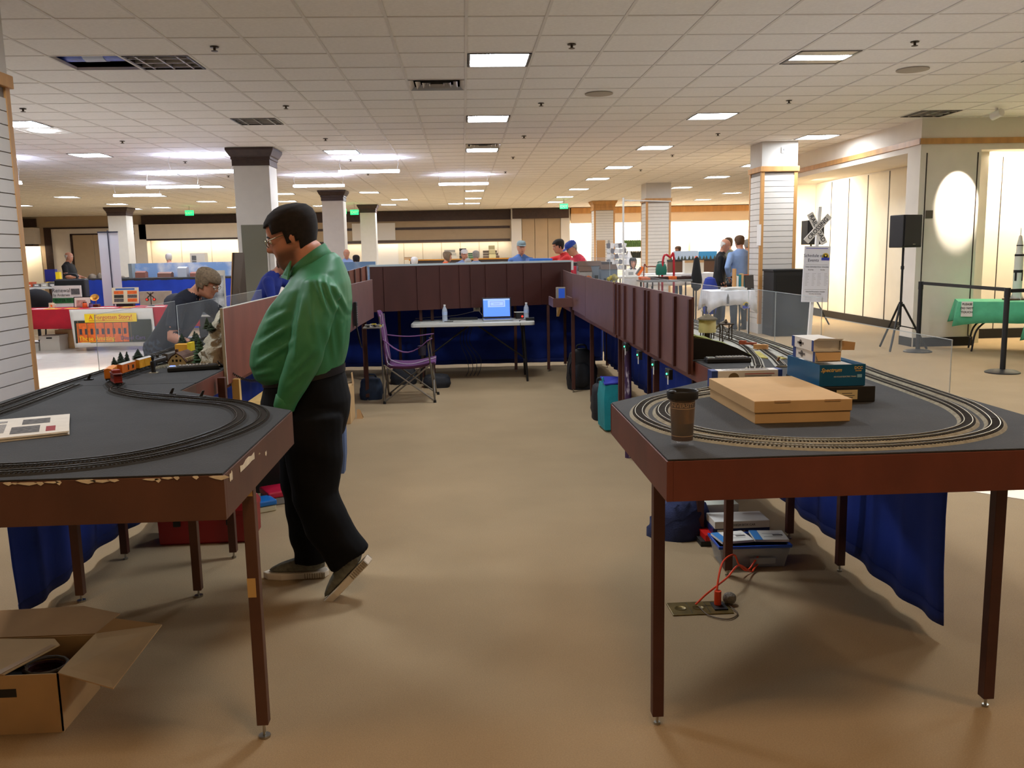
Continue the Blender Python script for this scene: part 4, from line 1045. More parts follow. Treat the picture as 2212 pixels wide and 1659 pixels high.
obj('cord', MB().tube(smooth_path([(.0,0,.02),(.0,.01,.09),(.05,.10,.17),(.14,.22,.16),(.20,.33,.07),(.26,.38,.02),(.34,.46,.06),(.38,.52,.02)],60),.0045,n=6), M_ORNG, t, smooth=True)
obj('cord', MB().tube(smooth_path([(-.10,.0,.015),(-.05,.02,.05),(.0,.02,.09),(.08,.12,.09),(.17,.24,.10),(.27,.36,.02),(.30,.40,.02),(.37,.50,.03)],60),.0045,n=6), M_ORNG, t, smooth=True)
obj('plug', MB().cyl((.0,.0,.01),(.0,.0,.075),.016,n=10), M_ORNG, t, smooth=True)
obj('cord', MB().tube(smooth_path([(-.09,-.01,.012),(-.07,-.10,.006),(.0,-.15,.006),(.06,-.10,.006),(.05,-.03,.012)],30),.003,n=5), mat('brown_cord',(92,72,46),.6), t, smooth=True)
obj('tape_wad', MB().ball((.06,.02,.03),(.032,.028,.028)), mat('grey_tape',(120,112,98),.5,var=.3,scale=60,bump=.8,bscale=80), t, smooth=True)

# plastic tub with booklets
t = thing('storage_tub', 'clear plastic tub with a blue lid rim under the charcoal table', 'storage tub', (1.42,4.27,0), -.02)
M_TUB = clear('tub_plastic',(170,178,190),.45,.2)
obj('tub', MB().rings([[(-x,-y,z),(x,-y,z),(x,y,z),(-x,y,z)] for x, y, z in ((.155,.085,.003),(.18,.105,.115),(.176,.101,.115),(.151,.081,.006))]), M_TUB, t)
obj('lid_rim', MB().rings([[(-x,-y,z),(x,-y,z),(x,y,z),(-x,y,z)] for x, y, z in ((.184,.11,.108),(.186,.112,.122),(.178,.104,.122),(.176,.102,.108))]), mat('tub_blue',(40,84,190),.4), t)
obj('latch', MB().box(-.03,.10,-.118,-.108,.03,.06), M_TUB, t)
for k, (x, rz, lab) in enumerate(((-.085,.12,'folded booklet with a blue cover edge on the tub, nearer the leg'),(.105,-.1,'folded booklet in a plastic sleeve on the tub, farther right'))):
    b = thing('booklet', lab, 'booklet', (1.42+x,4.28,.124), rz)
    obj('pages', MB().box(-.085,.085,-.075,.075,0,.012), M_PAPER, b); obj('blue_cover', MB().box(-.085,-.045,-.075,.075,.012,.0126), mat('sky_blue_print',(70,140,210),.4), b)
    obj('handle_slot', MB().box(.02,.07,-.01,.01,.012,.0128), M_GREYP, b); obj('print_line', MB().box(-.03,.06,.02,.024,.012,.0126).box(-.03,.06,-.03,-.026,.012,.0126), M_INK2, b)
# boxes in a stack
def carton(name, lab, c, d, rz, m_, stripe=None, txt=None, tm_=None):
    t = thing(name, lab, 'box', c, rz)
    obj('carton', MB().box(-d[0]/2,d[0]/2,-d[1]/2,d[1]/2,0,d[2]), m_, t, bevel=.002)
    if stripe: obj('printed_panel', MB().box(-d[0]*.42,-d[0]*.2,-d[1]/2-.0008,-d[1]/2,d[2]*.25,d[2]*.75), stripe, t)
    if txt: text(txt, d[2]*.42, 'lettering', tm_ or M_BLACK, t, (0,-d[1]/2-.0006,d[2]*.45), depth=.0004)
    return t
BX, BY = 1.40, 4.62
carton('train_box','black train box at the bottom of the floor stack',(BX-.02,BY,0),(.28,.20,.03),.0,M_BLKBOX)
carton('train_box','red train box low in the floor stack',(BX+.01,BY,.031),(.30,.20,.034),.03,mat('bright_red_print',(206,30,24),.4),M_PAPER)
carton('train_box','navy train box in the middle of the floor stack',(BX+.06,BY-.01,.066),(.31,.19,.035),-.02,mat('deep_navy_print',(26,40,96),.4),M_PAPER,'ATLAS',M_GOLD)
carton('train_box','white boxcar kit box on top of the floor stack',(BX+.06,BY-.03,.102),(.30,.17,.040),.0,M_CARDW,None,"50' HIGH BOX CAR",M_BLACK)
carton('train_box','white open train box at the back of the floor stack',(BX-.01,BY+.16,.0),(.24,.10,.17),.0,mat('cream_card',(206,206,190),.6))
t = thing('carrier_bag', 'crumpled navy fabric bag beside the boxes on the floor', 'bag', (1.165,4.74,0))
rnd = random.Random(11); rows = []
for i in range(9):
    f = i/8; row = []
    for k in range(18):
        a = 2*PI*k/18; q = 1+rnd.uniform(-.14,.14)*(.3+f)
        rr_ = (.15*(1-f**3)+.015) if f < .75 else .11*(1-f)*2+.03
        row.append((rr_*q*math.cos(a)*1.05+.05*f, rr_*q*math.sin(a)*.8, .26*f+(rnd.uniform(-.015,.02) if 0 < i else 0)))
    rows.append(row)
b = MB().rings(rows); obj('fabric', b, mat('navy_fabric',(34,44,84),.85,var=.2,scale=10,bump=.3,bscale=120), t, smooth=60)
obj('handle', MB().tube(smooth_path([(-.02,-.06,.22),(-.06,-.08,.28),(-.03,-.09,.31),(.03,-.07,.27)],16),.008,n=6), mat('navy_fabric',(34,44,84)), t, smooth=True)
t = thing('cable_tangle', 'dark tangle of cables behind the floor boxes', 'cables', (1.42,5.0,0))
rnd = random.Random(2)
obj('cable', MB().tube(smooth_path([(rnd.uniform(-.12,.12),rnd.uniform(-.15,.15),rnd.uniform(.006,.06)) for k in range(14)],90),.005,n=5), M_BLACK, t, smooth=True)
obj('cable', MB().tube(smooth_path([(rnd.uniform(-.1,.14),rnd.uniform(-.15,.15),rnd.uniform(.006,.07)) for k in range(8)],60),.004,n=5), M_ORNG, t, smooth=True)
t = thing('paper_roll', 'pale paper roll lying behind the floor boxes', 'roll', (1.45,5.35,0)); obj('roll', MB().cyl((-.14,0,.035),(.16,.02,.035),.034,n=16), M_PAPER, t, smooth=True)

# open carton on the left
t = thing('open_carton', 'open cardboard carton with raised flaps on the carpet', 'box', (-1.63,3.045,0), 0)
b = MB(); X, Y_, H = .218, .155, .213
b.box(-X,X,-Y_,Y_,0,.004).box(-X,-X+.005,-Y_,Y_,.004,H).box(X-.005,X,-Y_,Y_,.004,H).box(-X,X,Y_-.005,Y_,.004,H)
b.slab([(-X,-Y_,.004),(X,-Y_,.004),(X,-Y_,H),(-X,-Y_,H)],(0,.005,0))
obj('carton', b, M_KRAFT, t)
obj('hand_hole', MB().box(-.06,.075,-Y_-.0008,-Y_+.0052,.135,.165), M_BLACK, t)
fl = MB().slab([(X,-Y_,H),(X,Y_,H),(X+.06,Y_+.03,H+.045),(X+.25,Y_-.01,H+.03),(X+.225,-Y_-.11,H-.01)],(0,0,.004)); obj('flap', fl, M_KRAFT, t)
fl = MB().slab([(-X,Y_,H),(X,Y_,H),(X+.055,Y_+.10,H+.035),(X-.1,Y_+.15,H+.05),(-X,Y_+.15,H+.045)],(0,0,.004)); obj('flap', fl, M_KRAFTD, t)
fl = MB().slab([(-X,-Y_,H+.002),(.04,-Y_,H+.002),(.13,.06,H+.004),(.09,.11,H+.006),(-X,.14,H+.004)],(0,0,.004)); obj('flap', fl, M_KRAFT, t)
obj('torn_tape', MB().slab([(.0,-Y_,H+.007),(.03,-Y_,H+.007),(.12,.05,H+.009),(.10,.06,H+.009)],(0,0,.001)), mat('brown_tape',(186,150,108),.4), t)
for k, (x, y, lab) in enumerate(((.02,.02,'coiled dark cable inside the open carton'),)):
    o = thing('cable_coil', lab, 'cable', (-1.53,3.05,.12)); cc = [(.07*math.cos(a*.5),.06*math.sin(a*.5),.0012*a) for a in range(40)]
    obj('coil', MB().tube(cc,.009,n=6), mat('maroon_cable',(70,28,26),.5), o, smooth=True); obj('light_strand', MB().tube(cc[20:34],.006,n=6), mat('grey_cable',(120,116,110),.5), o, smooth=True, loc=(.01,-.01,.025))
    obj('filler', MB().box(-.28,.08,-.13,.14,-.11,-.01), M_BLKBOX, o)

# red toolbox with clear organiser lid
t = thing('toolbox', 'red plastic toolbox under the black-topped table', 'toolbox', (-1.495,4.99,0), .02)
M_TRED = mat('toolbox_red',(140,20,26),.4)
obj('body', MB().rings([[(-x,-y,z),(x,-y,z),(x,y,z),(-x,y,z)] for x, y, z in ((.245,.115,.0),(.255,.125,.01),(.258,.127,.165))]), M_TRED, t, bevel=.004)
obj('lid', MB().rings([[(-x,-y,z),(x,-y,z),(x,y,z),(-x,y,z)] for x, y, z in ((.262,.131,.165),(.262,.131,.19),(.245,.115,.225))]), M_TRED, t, bevel=.004)
for x in (-.15,.14): obj('latch', MB().box(x-.02,x+.02,-.137,-.125,.11,.18), M_BLACK, t, bevel=.003)
obj('organiser_top', MB().box(.03,.235,-.10,.10,.225,.26), M_TUB, t)
t = thing('storage_tub', 'plastic tub with a blue lid behind the near table leg', 'storage tub', (-1.34,5.50,0), .55)
obj('tub', MB().box(-.09,.09,-.07,.07,0,.04), mat('pale_tub',(200,192,160),.4), t, bevel=.008); obj('lid', MB().box(-.094,.094,-.074,.074,.04,.075), mat('lid_blue',(24,110,190),.35), t, bevel=.008)
t = thing('storage_tub', 'grey plastic tub with a crimson lid beside the blue-lidded tub', 'storage tub', (-1.255,5.72,0), .5)
obj('tub', MB().box(-.10,.10,-.10,.10,0,.05), mat('grey_tub',(130,126,122),.4), t, bevel=.008); obj('lid', MB().box(-.105,.105,-.105,.105,.05,.09), mat('lid_crimson',(190,24,60),.35), t, bevel=.01)
t = thing('black_crate', 'black crate standing behind the plastic tubs', 'crate', (-1.36,6.05,0))
obj('body', MB().box(-.17,.17,-.13,.13,0,.36), mat('charcoal_plastic',(36,34,32),.5), t, bevel=.006)
for k in range(6): obj('slot', MB().box(-.12+k*.045,-.09+k*.045,-.131,-.129,.30,.308), mat('slot_grey',(120,118,112),.5), t)
obj('rim', MB().box(-.175,.175,-.135,.135,.33,.345), mat('charcoal_plastic',(36,34,32)), t)

# ================================================================ THE AISLE
t = thing('folding_table', 'white folding table with a laptop at the far end of the aisle', 'table', (.10,11.12,0), -.02)
M_FOLD = mat('grey_white_plastic',(206,206,198),.45,var=.03); M_LEGD = mat('dark_grey_tube',(48,46,46),.4,metal=.6)
top = []
for x, y in ((-.76,-.35),(.76,-.35),(.76,.35),(-.76,.35)):
    for k in range(4):
        a = {(-1,-1):PI,(1,-1):1.5*PI,(1,1):0,(-1,1):.5*PI}[(1 if x > 0 else -1, 1 if y > 0 else -1)]+k*PI/6
        top.append((x-math.copysign(.06,x)+.06*math.cos(a), y-math.copysign(.06,y)+.06*math.sin(a)))
obj('tabletop', MB().prism(top,.70,.745), M_FOLD, t, bevel=.008)
for sx in (-1,1):
    fr = MB()
    for sy in (-1,1):
        fr2 = obj('leg', MB().cyl((sx*.62,sy*.28,.70),(sx*.66,sy*.30,.0),.014,n=8), M_LEGD, t, smooth=True)
    obj('leg_crossbar', MB().cyl((sx*.63,-.28,.25),(sx*.63,.28,.25),.011,n=8), M_LEGD, t)
    obj('brace', MB().cyl((sx*.06,0,.68),(sx*.64,0,.26),.010,n=8), M_LEGD, t)
t = thing('laptop', 'open black laptop with a blue screen on the folding table', 'laptop', (.405,11.05,.746), .03)
M_LAPB = mat('laptop_black',(30,30,33),.4)
obj('base', MB().box(-.185,.185,-.13,.12,0,.022), mat('laptop_silver',(160,164,168),.35,metal=.3), t, bevel=.004)
obj('keyboard', MB().box(-.16,.16,-.04,.09,.022,.024), M_LAPB, t)
sc_ = obj('screen_lid', MB().box(-.185,.185,-.006,.006,0,.26), M_LAPB, t, loc=(0,.125,.02), rot=(-.12,0,0), bevel=.004)
obj('display', MB().box(-.168,.168,-.0068,-.006,.022,.245), mat('laptop_screen',(90,140,250),.3,emit=(84,130,250),estr=.85), sc_)
win = obj('window_frame', MB().box(-.11,.11,-.0074,-.0068,.14,.225), mat('screen_pale',(150,180,250),.3,emit=(160,186,250),estr=.7), sc_)
obj('diagram_line', MB().box(-.08,.09,-.0078,-.0074,.156,.159).box(-.08,.09,-.0078,-.0074,.205,.208).box(-.04,.04,-.0078,-.0074,.18,.183).box(-.08,-.077,-.0078,-.0074,.156,.208).box(.087,.09,-.0078,-.0074,.156,.208), mat('screen_dark',(60,80,140),.3,emit=(50,70,140),estr=.5), win)
obj('toolbar', MB().box(-.168,.168,-.0074,-.0068,.228,.245), mat('screen_pale',(150,180,250)), sc_)
def bottle(lab, x, y, rz=0):
    t = thing('water_bottle', lab, 'bottle', (x,y,.746), rz)
    obj('bottle', MB().lathe([(.03,0),(.033,.006),(.033,.05),(.031,.06),(.033,.07),(.033,.13),(.03,.15),(.014,.185),(.0125,.195)], n=18), clear('bottle_plastic',(215,225,240),.6,.1), t, smooth=True)
    obj('label_wrap', MB().lathe([(.0335,.085),(.0335,.125)], n=18, cap=False), mat('bottle_label',(170,190,220),.4,var=.2,scale=40), t, smooth=True)
    obj('cap', MB().lathe([(.0145,.195),(.0145,.21),(.012,.212)], n=14), M_WHITE, t, smooth=True)
bottle('water bottle standing left of the laptop', -.255, 11.08); bottle('water bottle right of the laptop', .775, 11.15)
for k, (x, y, w_, d_2, lab) in enumerate(((-.44,10.92,.24,.10,'long white paper sheet at the left end of the folding table'),(.03,11.0,.12,.08,'small white note slip between bottle and laptop'))):
    tag(obj('paper_sheet', MB().slab([(-w_/2,-d_2/2,0),(w_/2,-d_2/2,0),(w_/2*.95,d_2/2,0),(-w_/2*.9,d_2/2,0)],(0,0,.002)), M_PAPER, loc=(x,y,.7465)), lab, 'paper')
t = thing('power_strip', 'black power strip lying behind the notes on the folding table', 'power strip', (.0,11.3,.746)); obj('body', MB().box(-.2,.16,-.03,.03,0,.03), M_BLACK, t, bevel=.004)
for k in range(4): obj('socket', MB().box(-.16+k*.08,-.12+k*.08,-.02,.02,.03,.031), M_LEGD, t)
t = thing('pen', 'dark pen lying in front of the water bottle', 'pen', (-.20,10.98,.7525)); obj('barrel', MB().cyl((-.06,.01,0),(.05,-.01,0),.005,n=8), M_BLACK, t); obj('clip', MB().box(.02,.05,-.012,-.004,.003,.006), M_STEEL, t)
t = thing('power_adapter', 'black power adapter with a red light at the table end', 'adapter', (.80,10.95,.746)); obj('brick', MB().box(-.05,.06,-.03,.03,0,.035), M_BLACK, t, bevel=.004)
obj('cord', MB().tube(smooth_path([(-.05,0,.01),(-.12,-.02,.006),(-.13,-.2,-.02),(-.12,-.21,-.12)],20),.004,n=5), M_BLACK, t, smooth=True)
t = thing('network_hub', 'small black hub with a red light behind the table end', 'hub', (.70,11.30,.746)); obj('case', MB().box(-.05,.05,-.05,.05,0,.08), M_BLACK, t, bevel=.003); obj('red_light', MB().ball((.03,-.051,.03),.012), mat('red_led',(255,40,30),.4,emit=(255,40,30),estr=3), t); obj('paper_top', MB().box(-.07,.06,-.05,.05,.08,.085), M_PAPER, t)
t = thing('wall_socket', 'beige outlet box hanging behind the laptop', 'outlet', (.155,11.45,.84)); obj('box', MB().box(-.045,.045,-.02,.02,0,.07), mat('beige_plastic',(210,200,178),.5), t, bevel=.004); obj('socket', MB().box(-.015,-.005,-.022,-.02,.025,.05).box(.008,.018,-.022,-.02,.025,.05), M_BLACK, t)
obj('wire', MB().tube(smooth_path([(-.04,0,.0),(-.3,.02,-.05),(-.8,.05,-.08)],20),.003,n=5), M_PAPER, t); obj('wire', MB().tube([(.03,0,0),(.1,-.1,-.09)],.003,n=5), M_PAPER, t)
t = thing('hanging_cables', 'loose black cables dangling under the folding table', 'cables', (.05,11.35,0))
for k in range(4): obj('cable', MB().tube(smooth_path([(.05*k-.1,0,.70),(.04*k-.12,.02,.45),(.06*k-.05,.01,.25),(.05*k-.02,.0,.1),(.05*k-.06,.0,.01)],24),.004,n=5), M_BLACK, t, smooth=True)

# ---- purple camp chair facing +x
t = thing('camp_chair', 'purple folding camp chair with grey tube frame', 'chair', (-.62,9.69,0))
M_PURP = mat('purple_canvas',(98,52,100),.85,var=.12,scale=20,bump=.2,bscale=200); M_PIPE = mat('white_piping',(196,186,196),.7); M_CT = mat('champagne_tube',(136,130,120),.35,metal=.7)
FL, FR, BL, BR = (.27,-.27), (.29,.27), (-.27,-.27), (-.25,.27)
def tb(a, b, r=.009, name='frame_tube'): return obj(name, MB().cyl(a,b,r,n=8), M_CT, t, smooth=True)
for x, y in (FL,FR,BL,BR): obj('rubber_foot', MB().cyl((x,y,0),(x,y,.03),.016,.013,n=10), M_BLACK, t)
for sy in (-1,1):
    y = sy*.27
    tb((-.27,y,.02),(.24,y,.42)); tb((.27,y,.02),(-.26,y,.42))
    tb((-.27,y,.02),(-.29,y*.95,.94),.009,'back_post'); tb((.27,y,.02),(.21,y,.66),.009,'front_post')
tb((-.27,-.27,.02),(-.26,.27,.42)); tb((-.27,.27,.02),(-.26,-.27,.42)); tb((.27,-.27,.02),(.24,.27,.42)); tb((.27,.27,.02),(.24,-.27,.42))
def grid_surf(f, nu, nv):
    mb = MB(); mb.v = [tuple(f(i/nu,j/nv)) for i in range(nu+1) for j in range(nv+1)]
    for i in range(nu):
        for j in range(nv): mb.f.append((i*(nv+1)+j,(i+1)*(nv+1)+j,(i+1)*(nv+1)+j+1,i*(nv+1)+j+1)); mb.mi.append(0)
    return mb
o = obj('seat', grid_surf(lambda u,v:(-.24+.52*u,-.26+.52*v,.42-.05*math.sin(PI*v)-.03*math.sin(PI*u)+.03*u),10,10), M_PURP, t, smooth=True); o.modifiers.new('s','SOLIDIFY').thickness = .012
o = obj('backrest', grid_surf(lambda u,v:(-.24-.06*u-.035*math.sin(PI*v),(-.26+.52*v)*(1-.25*max(0,u-.7)/.3*abs(2*v-1)),.42+.57*u*(1-.12*(2*v-1)**4*u)),12,10), M_PURP, t, smooth=True); o.modifiers.new('s','SOLIDIFY').thickness = .014
for y, dz in ((-.27,0),(.27,.0)):
    o = obj('armrest', grid_surf(lambda u,v:(-.26+.52*u,y-.045+.09*v,.70-.09*math.sin(PI*min(1,u*1.05))*(1.6 if y < 0 else .25)-.0*u+.0),10,3), M_PURP, t, smooth=True); o.modifiers.new('s','SOLIDIFY').thickness = .006
    tb((.21,y,.60),(.24,y,.70),.008)
obj('cup_holder', MB().lathe([(.04,-.10),(.045,0),(.038,0)], c=(.15,-.27,.62), n=14), mat('dark_mesh',(44,40,58),.8), t, smooth=True)
for y in (-.12,.12): obj('piping', MB().tube(smooth_path([(-.30,y*.9,.95),(-.285,y*1.3,.75),(-.25,y*1.1,.5),(-.20,y*1.5,.41),(.0,y*1.2,.375),(.28,y*1.6,.435)],30),.005,n=5), M_PIPE, t, smooth=True)

# bags and boxes on the floor
def soft_bag(name, lab, x, y, d, m_, rz=0, seed=1, handle=True, cat='bag'):
    t = thing(name, lab, cat, (x,y,0), rz); rnd = random.Random(seed); rows = []
    for i in range(9):
        f = i/8; k_ = 1-.35*abs(f-.35)**1.6*1.6
        if i == 8: k_ *= .45
        row = []
        for k in range(16):
            a = 2*PI*k/16; c_, s_ = math.cos(a), math.sin(a); q = 1+rnd.uniform(-.05,.05)
            row.append((d[0]/2*k_*q*math.copysign(abs(c_)**.6,c_), d[1]/2*k_*q*math.copysign(abs(s_)**.6,s_), d[2]*f))
        rows.append(row)
    obj('body', MB().rings(rows), m_, t, smooth=60)
    if handle: obj('handle', MB().tube(smooth_path([(-.06,0,d[2]*.96),(-.05,0,d[2]*1.08),(.04,0,d[2]*1.08),(.06,0,d[2]*.95)],16),.010,n=6), m_, t, smooth=True)
    return t
M_BPK = mat('black_nylon',(26,28,34),.7,var=.25,scale=12,bump=.3,bscale=90)
t = soft_bag('backpack','black backpack standing against the table legs',1.34,10.12,(.36,.24,.47),M_BPK,seed=4,cat='backpack')
obj('front_pocket', MB().ball((-.02,-.11,.17),(.14,.05,.15)), M_BPK, t, smooth=True); obj('strap', MB().tube(smooth_path([(-.12,-.13,.40),(-.17,-.15,.25),(-.14,-.13,.08)],16),.015,n=6), M_BPK, t, smooth=True)
t = soft_bag('duffel_bag','dark blue bag on the floor behind the table leg by the chair',-1.07,9.80,(.26,.24,.25),mat('dark_blue_nylon',(28,44,66),.7,var=.2,scale=12),seed=6)
t = soft_bag('duffel_bag','black bag lying flat under the folding table',-.36,10.55,(.34,.26,.16),M_BPK,seed=9,handle=False)
t = soft_bag('duffel_bag','black bag under the purple chair by the far skirt',-.78,10.9,(.34,.26,.22),M_BPK,seed=10)
t = thing('tote_bag', 'teal shopping bag standing by the table legs', 'bag', (1.30,7.75,0), .05)
M_TEAL = mat('teal_fabric',(16,140,150),.7,var=.15,scale=6,bump=.3,bscale=40)
obj('body', MB().rings([[(-x,-y,z),(x*.9,-y,z),(x,y,z),(-x,y,z)] for x, y, z in ((.07,.12,0),(.10,.15,.02),(.105,.15,.30),(.09,.13,.42))]), M_TEAL, t, smooth=30)
obj('handle', MB().tube(smooth_path([(-.09,-.05,.42),(-.09,-.02,.47),(-.08,.04,.42)],12),.008,n=5), M_TEAL, t); obj('blue_top', MB().slab([(-.10,-.14,.42),(.08,-.12,.43),(.10,.14,.44),(-.08,.14,.45)],(0,0,.012)), mat('indigo_print',(44,52,168),.5), t)
soft_bag('duffel_bag','black bag tucked behind the teal shopping bag',1.30,8.25,(.24,.3,.36),M_BPK,seed=12)
t = thing('rolled_banner', 'rolled banner tube with purple and white print leaning on the table', 'banner roll', (1.235,6.62,0)); obj('tube', MB().cyl((0,0,.0),(.0,.02,.86),.026,n=12), mat('banner_print',(60,36,74),.5,rgb2=(190,180,190),scale=9,stretch=(4,4,1),thr=(.55,.65)), t, smooth=True); obj('cap', MB().cyl((0,.02,.86),(0,.021,.875),.028,n=12), M_STEEL, t)
t = thing('shipping_carton', 'brown cardboard carton standing behind the man by a table leg', 'box', (-1.20,8.45,0)); obj('carton', MB().box(-.13,.085,-.12,.22,0,.36), M_KRAFT, t, bevel=.003); obj('tape', MB().box(-.02,.0,-.1215,.2215,.355,.3615), mat('brown_tape',(186,150,108)), t); obj('flap', MB().slab([(.085,.1,.34),(.085,.22,.34),(.075,.20,.46),(.075,.11,.46)],(.004,0,0)), M_KRAFTD, t)
t = thing('folding_easel', 'small folded cardboard easel on the carpet beside the carton', 'easel', (-1.06,8.62,0)); obj('panel', MB().slab([(-.03,-.03,0),(.03,-.03,0),(.0,.0,.09),(-.03,.0,.09)],(0,.003,0)), M_KRAFTD, t); obj('stay', MB().slab([(.01,.04,0),(.03,.04,0),(.0,.0,.09),(-.01,0,.09)],(0,.003,0)), M_KRAFTD, t)
t = thing('tool_bag', 'slate blue canvas bag with a yellow label standing behind the man', 'pouch', (-.985,6.45,.235)); obj('pouch', MB().rings([[(-x,-y,z),(x,-y,z),(x,y,z),(-x,y,z)] for x, y, z in ((.06,.05,-.235),(.075,.06,-.1),(.08,.06,.13),(.05,.04,.19))]), mat('slate_canvas',(86,104,140),.8), t, smooth=40); obj('label', MB().box(-.07,-.03,-.064,-.06,.06,.16), mat('yellow_label',(230,206,60),.5), t)
# tray with gadgets on the far left table
t = thing('gadget_tray', 'narrow tray of small parts fixed by the brown board near the chair', 'tray', (-.93,9.05,.86)); obj('tray', MB().box(-.10,.08,-.16,.22,0,.012), mat('grey_tray',(140,136,128),.5), t)
rnd = random.Random(8); sm_ = [mat('parts_white',(206,202,190),.5),M_BLACK,mat('parts_yellow',(220,196,50),.5),M_STEEL]
for k in range(16):
    x, y = rnd.uniform(-.08,.06), rnd.uniform(-.14,.2); s = rnd.uniform(.01,.025); obj('small_part', MB().cbox((x,y,.012+s*.4),(s*2,s*1.4,s*.8)), sm_[k%4], t, rot=None)
t = thing('handset_cradle', 'black throttle handset hung on the brown board behind the man', 'controller', (-1.015,8.15,1.05), 0); obj('body', MB().box(.0,.028,-.04,.04,-.10,.12), M_BLACK, t, bevel=.005)
for k in range(8): obj('key', MB().box(.028,.032,-.02,-.01,-.07+k*.02,-.06+k*.02), mat('grey_keys',(176,176,172)), t)
obj('cable', MB().tube(smooth_path([(.015,0,-.10),(.03,.0,-.22),(.05,.03,-.30),(.05,-.03,-.26),(.02,-.02,-.10)],26),.006,n=5), M_BLACK, t, smooth=True)
# corner shelf with a small framed device
t = thing('corner_shelf', 'small brown shelf box fixed at the corner of the far boards', 'shelf', (1.09,10.05,.975), 0)
obj('shelf_floor', MB().box(-.10,.10,-.25,.25,0,.012), M_BOARDP, t)
for a in ((-.11,-.095,-.25,.25),(.095,.11,-.25,.25)): obj('side', MB().box(*a,0,.10), M_BOARDP, t)
obj('front', MB().box(-.11,.11,-.265,-.25,0,.10), M_BOARDP, t); obj('bracket', MB().slab([(-.02,-.1,0),(-.02,.24,0),(-.02,.24,-.14)],(.03,0,0)), M_BARE, t)
t = thing('framed_device', 'small grey framed device with a blue picture on the corner shelf', 'device', (1.09,10.0,.988), 0); obj('frame', MB().box(-.055,.055,-.012,.012,.02,.20), mat('device_grey',(150,142,132),.5), t, bevel=.006); obj('picture', MB().box(-.025,.045,-.0135,-.012,.06,.185), mat('device_blue',(50,96,200),.4,emit=(40,80,190),estr=.2), t); obj('foot', MB().box(-.06,.06,-.05,.04,0,.02), mat('device_grey',(150,142,132)), t)
# small electronics under the ribbed board
for k, (y, z) in enumerate(((5.15,.90),(5.55,.905),(6.05,.91),(6.55,.915))):
    t = thing('circuit_box', ['small circuit box with green lights under the ribbed board, nearest','small circuit box with green lights under the ribbed board, second','small circuit box with green lights under the ribbed board, third','small circuit box with green lights under the ribbed board, last'][k], 'electronics', (1.205,y,z-.07)); obj('case', MB().box(-.012,.012,-.05,.05,0,.06), M_BLACK, t, bevel=.002); obj('green_light', MB().ball((-.013,.0,.03),.006), mat('green_led',(60,255,160),.4,emit=(60,255,160),estr=4), t); obj('paper_tag', MB().box(-.0135,-.012,-.04,-.02,-.03,.02), M_PAPER, t)
# ================================================================ PEOPLE
M_SKIN = mat('skin_fair',(196,138,110),.55,var=.06,scale=20); M_SKIN2 = mat('skin_tan',(206,140,112),.55,var=.06,scale=20)
M_STUB = mat('stubble',(140,98,78),.6,var=.12,scale=60); M_LIP = mat('lips',(150,84,74),.5); M_EYEW = mat('eye_white',(220,214,206),.3); M_EYED = mat('eye_dark',(40,30,24),.3)
def ringxy(cx, cy, z, rf, rb, hw, n=22, p=2.2):
    """horizontal ring: rf forward (+x), rb backward, hw half width"""
    out = []
    for k in range(n):
        a = 2*PI*k/n; c_, s_ = math.cos(a), math.sin(a)
        c2 = math.copysign(abs(c_)**(2/p), c_); s2 = math.copysign(abs(s_)**(2/p), s_)
        out.append(Vector((cx+(rf if c_ > 0 else rb)*abs(c2)*(1 if c_ > 0 else -1), cy+hw*s2, z)))
    return out
HEADP = [(-.50,.27,-.02,.10),(-.46,.37,.06,.17),(-.40,.40,.12,.215),(-.30,.395,.20,.26),(-.16,.40,.31,.30),(-.02,.385,.38,.32),(.10,.405,.42,.33),(.22,.40,.44,.335),(.33,.345,.42,.31),(.42,.245,.34,.25),(.48,.12,.20,.15),(.505,.02,.06,.05)]
def limb(pts, n=14):
    """closed tapered tube through (point, radius) pairs"""
    mb = MB(); P = [Vector(p) for p, r in pts]; R_2 = [r for p, r in pts]
    d0 = (P[0]-P[1]).normalized(); d1 = (P[-1]-P[-2]).normalized()
    path = [P[0]+d0*R_2[0]*.6]+P+[P[-1]+d1*R_2[-1]*.6]; rr = [R_2[0]*.55]+R_2+[R_2[-1]*.55]
    return mb.tube(path, rr, n)
def hand_piece(w, d, up, s, curl=.5, thumb=1):
    """palm, four fingers and a thumb; w wrist, d direction, up back-of-hand normal"""
    d = Vector(d).normalized(); up = (Vector(up)-d*Vector(up).dot(d)).normalized(); sd = d.cross(up); w = Vector(w)
    mb = MB()
    mb.rings([[w+d*(q*s)+sd*(x*ww*s)+up*(y*.014*s) for x, y in ((-1,-1),(1,-1),(1,1),(-1,1))] for q, ww in ((-.01,.026),(.03,.036),(.085,.040),(.095,.038))])
    for k, ln in enumerate((.068,.078,.072,.055)):
        o = w+d*(.088*s)+sd*((-.031+k*.0205)*s); p1 = o+(d*math.cos(curl*.5)-up*math.sin(curl*.5))*(ln*.45*s); p2 = p1+(d*math.cos(curl*1.3)-up*math.sin(curl*1.3))*(ln*.32*s); p3 = p2+(d*math.cos(curl*2)-up*math.sin(curl*2))*(ln*.25*s)
        mb.tube([o-d*.02*s,o,p1,p2,p3],[.009*s,.009*s,.0085*s,.008*s,.0065*s],8)
    o = w+d*(.03*s)-sd*(.03*s*thumb); mb.tube([o,o+(d*.5-sd*thumb*.6-up*.2)*(.035*s),o+(d*.9-sd*thumb*.45-up*.4)*(.065*s)],[.011*s,.0105*s,.008*s],8)
    return mb
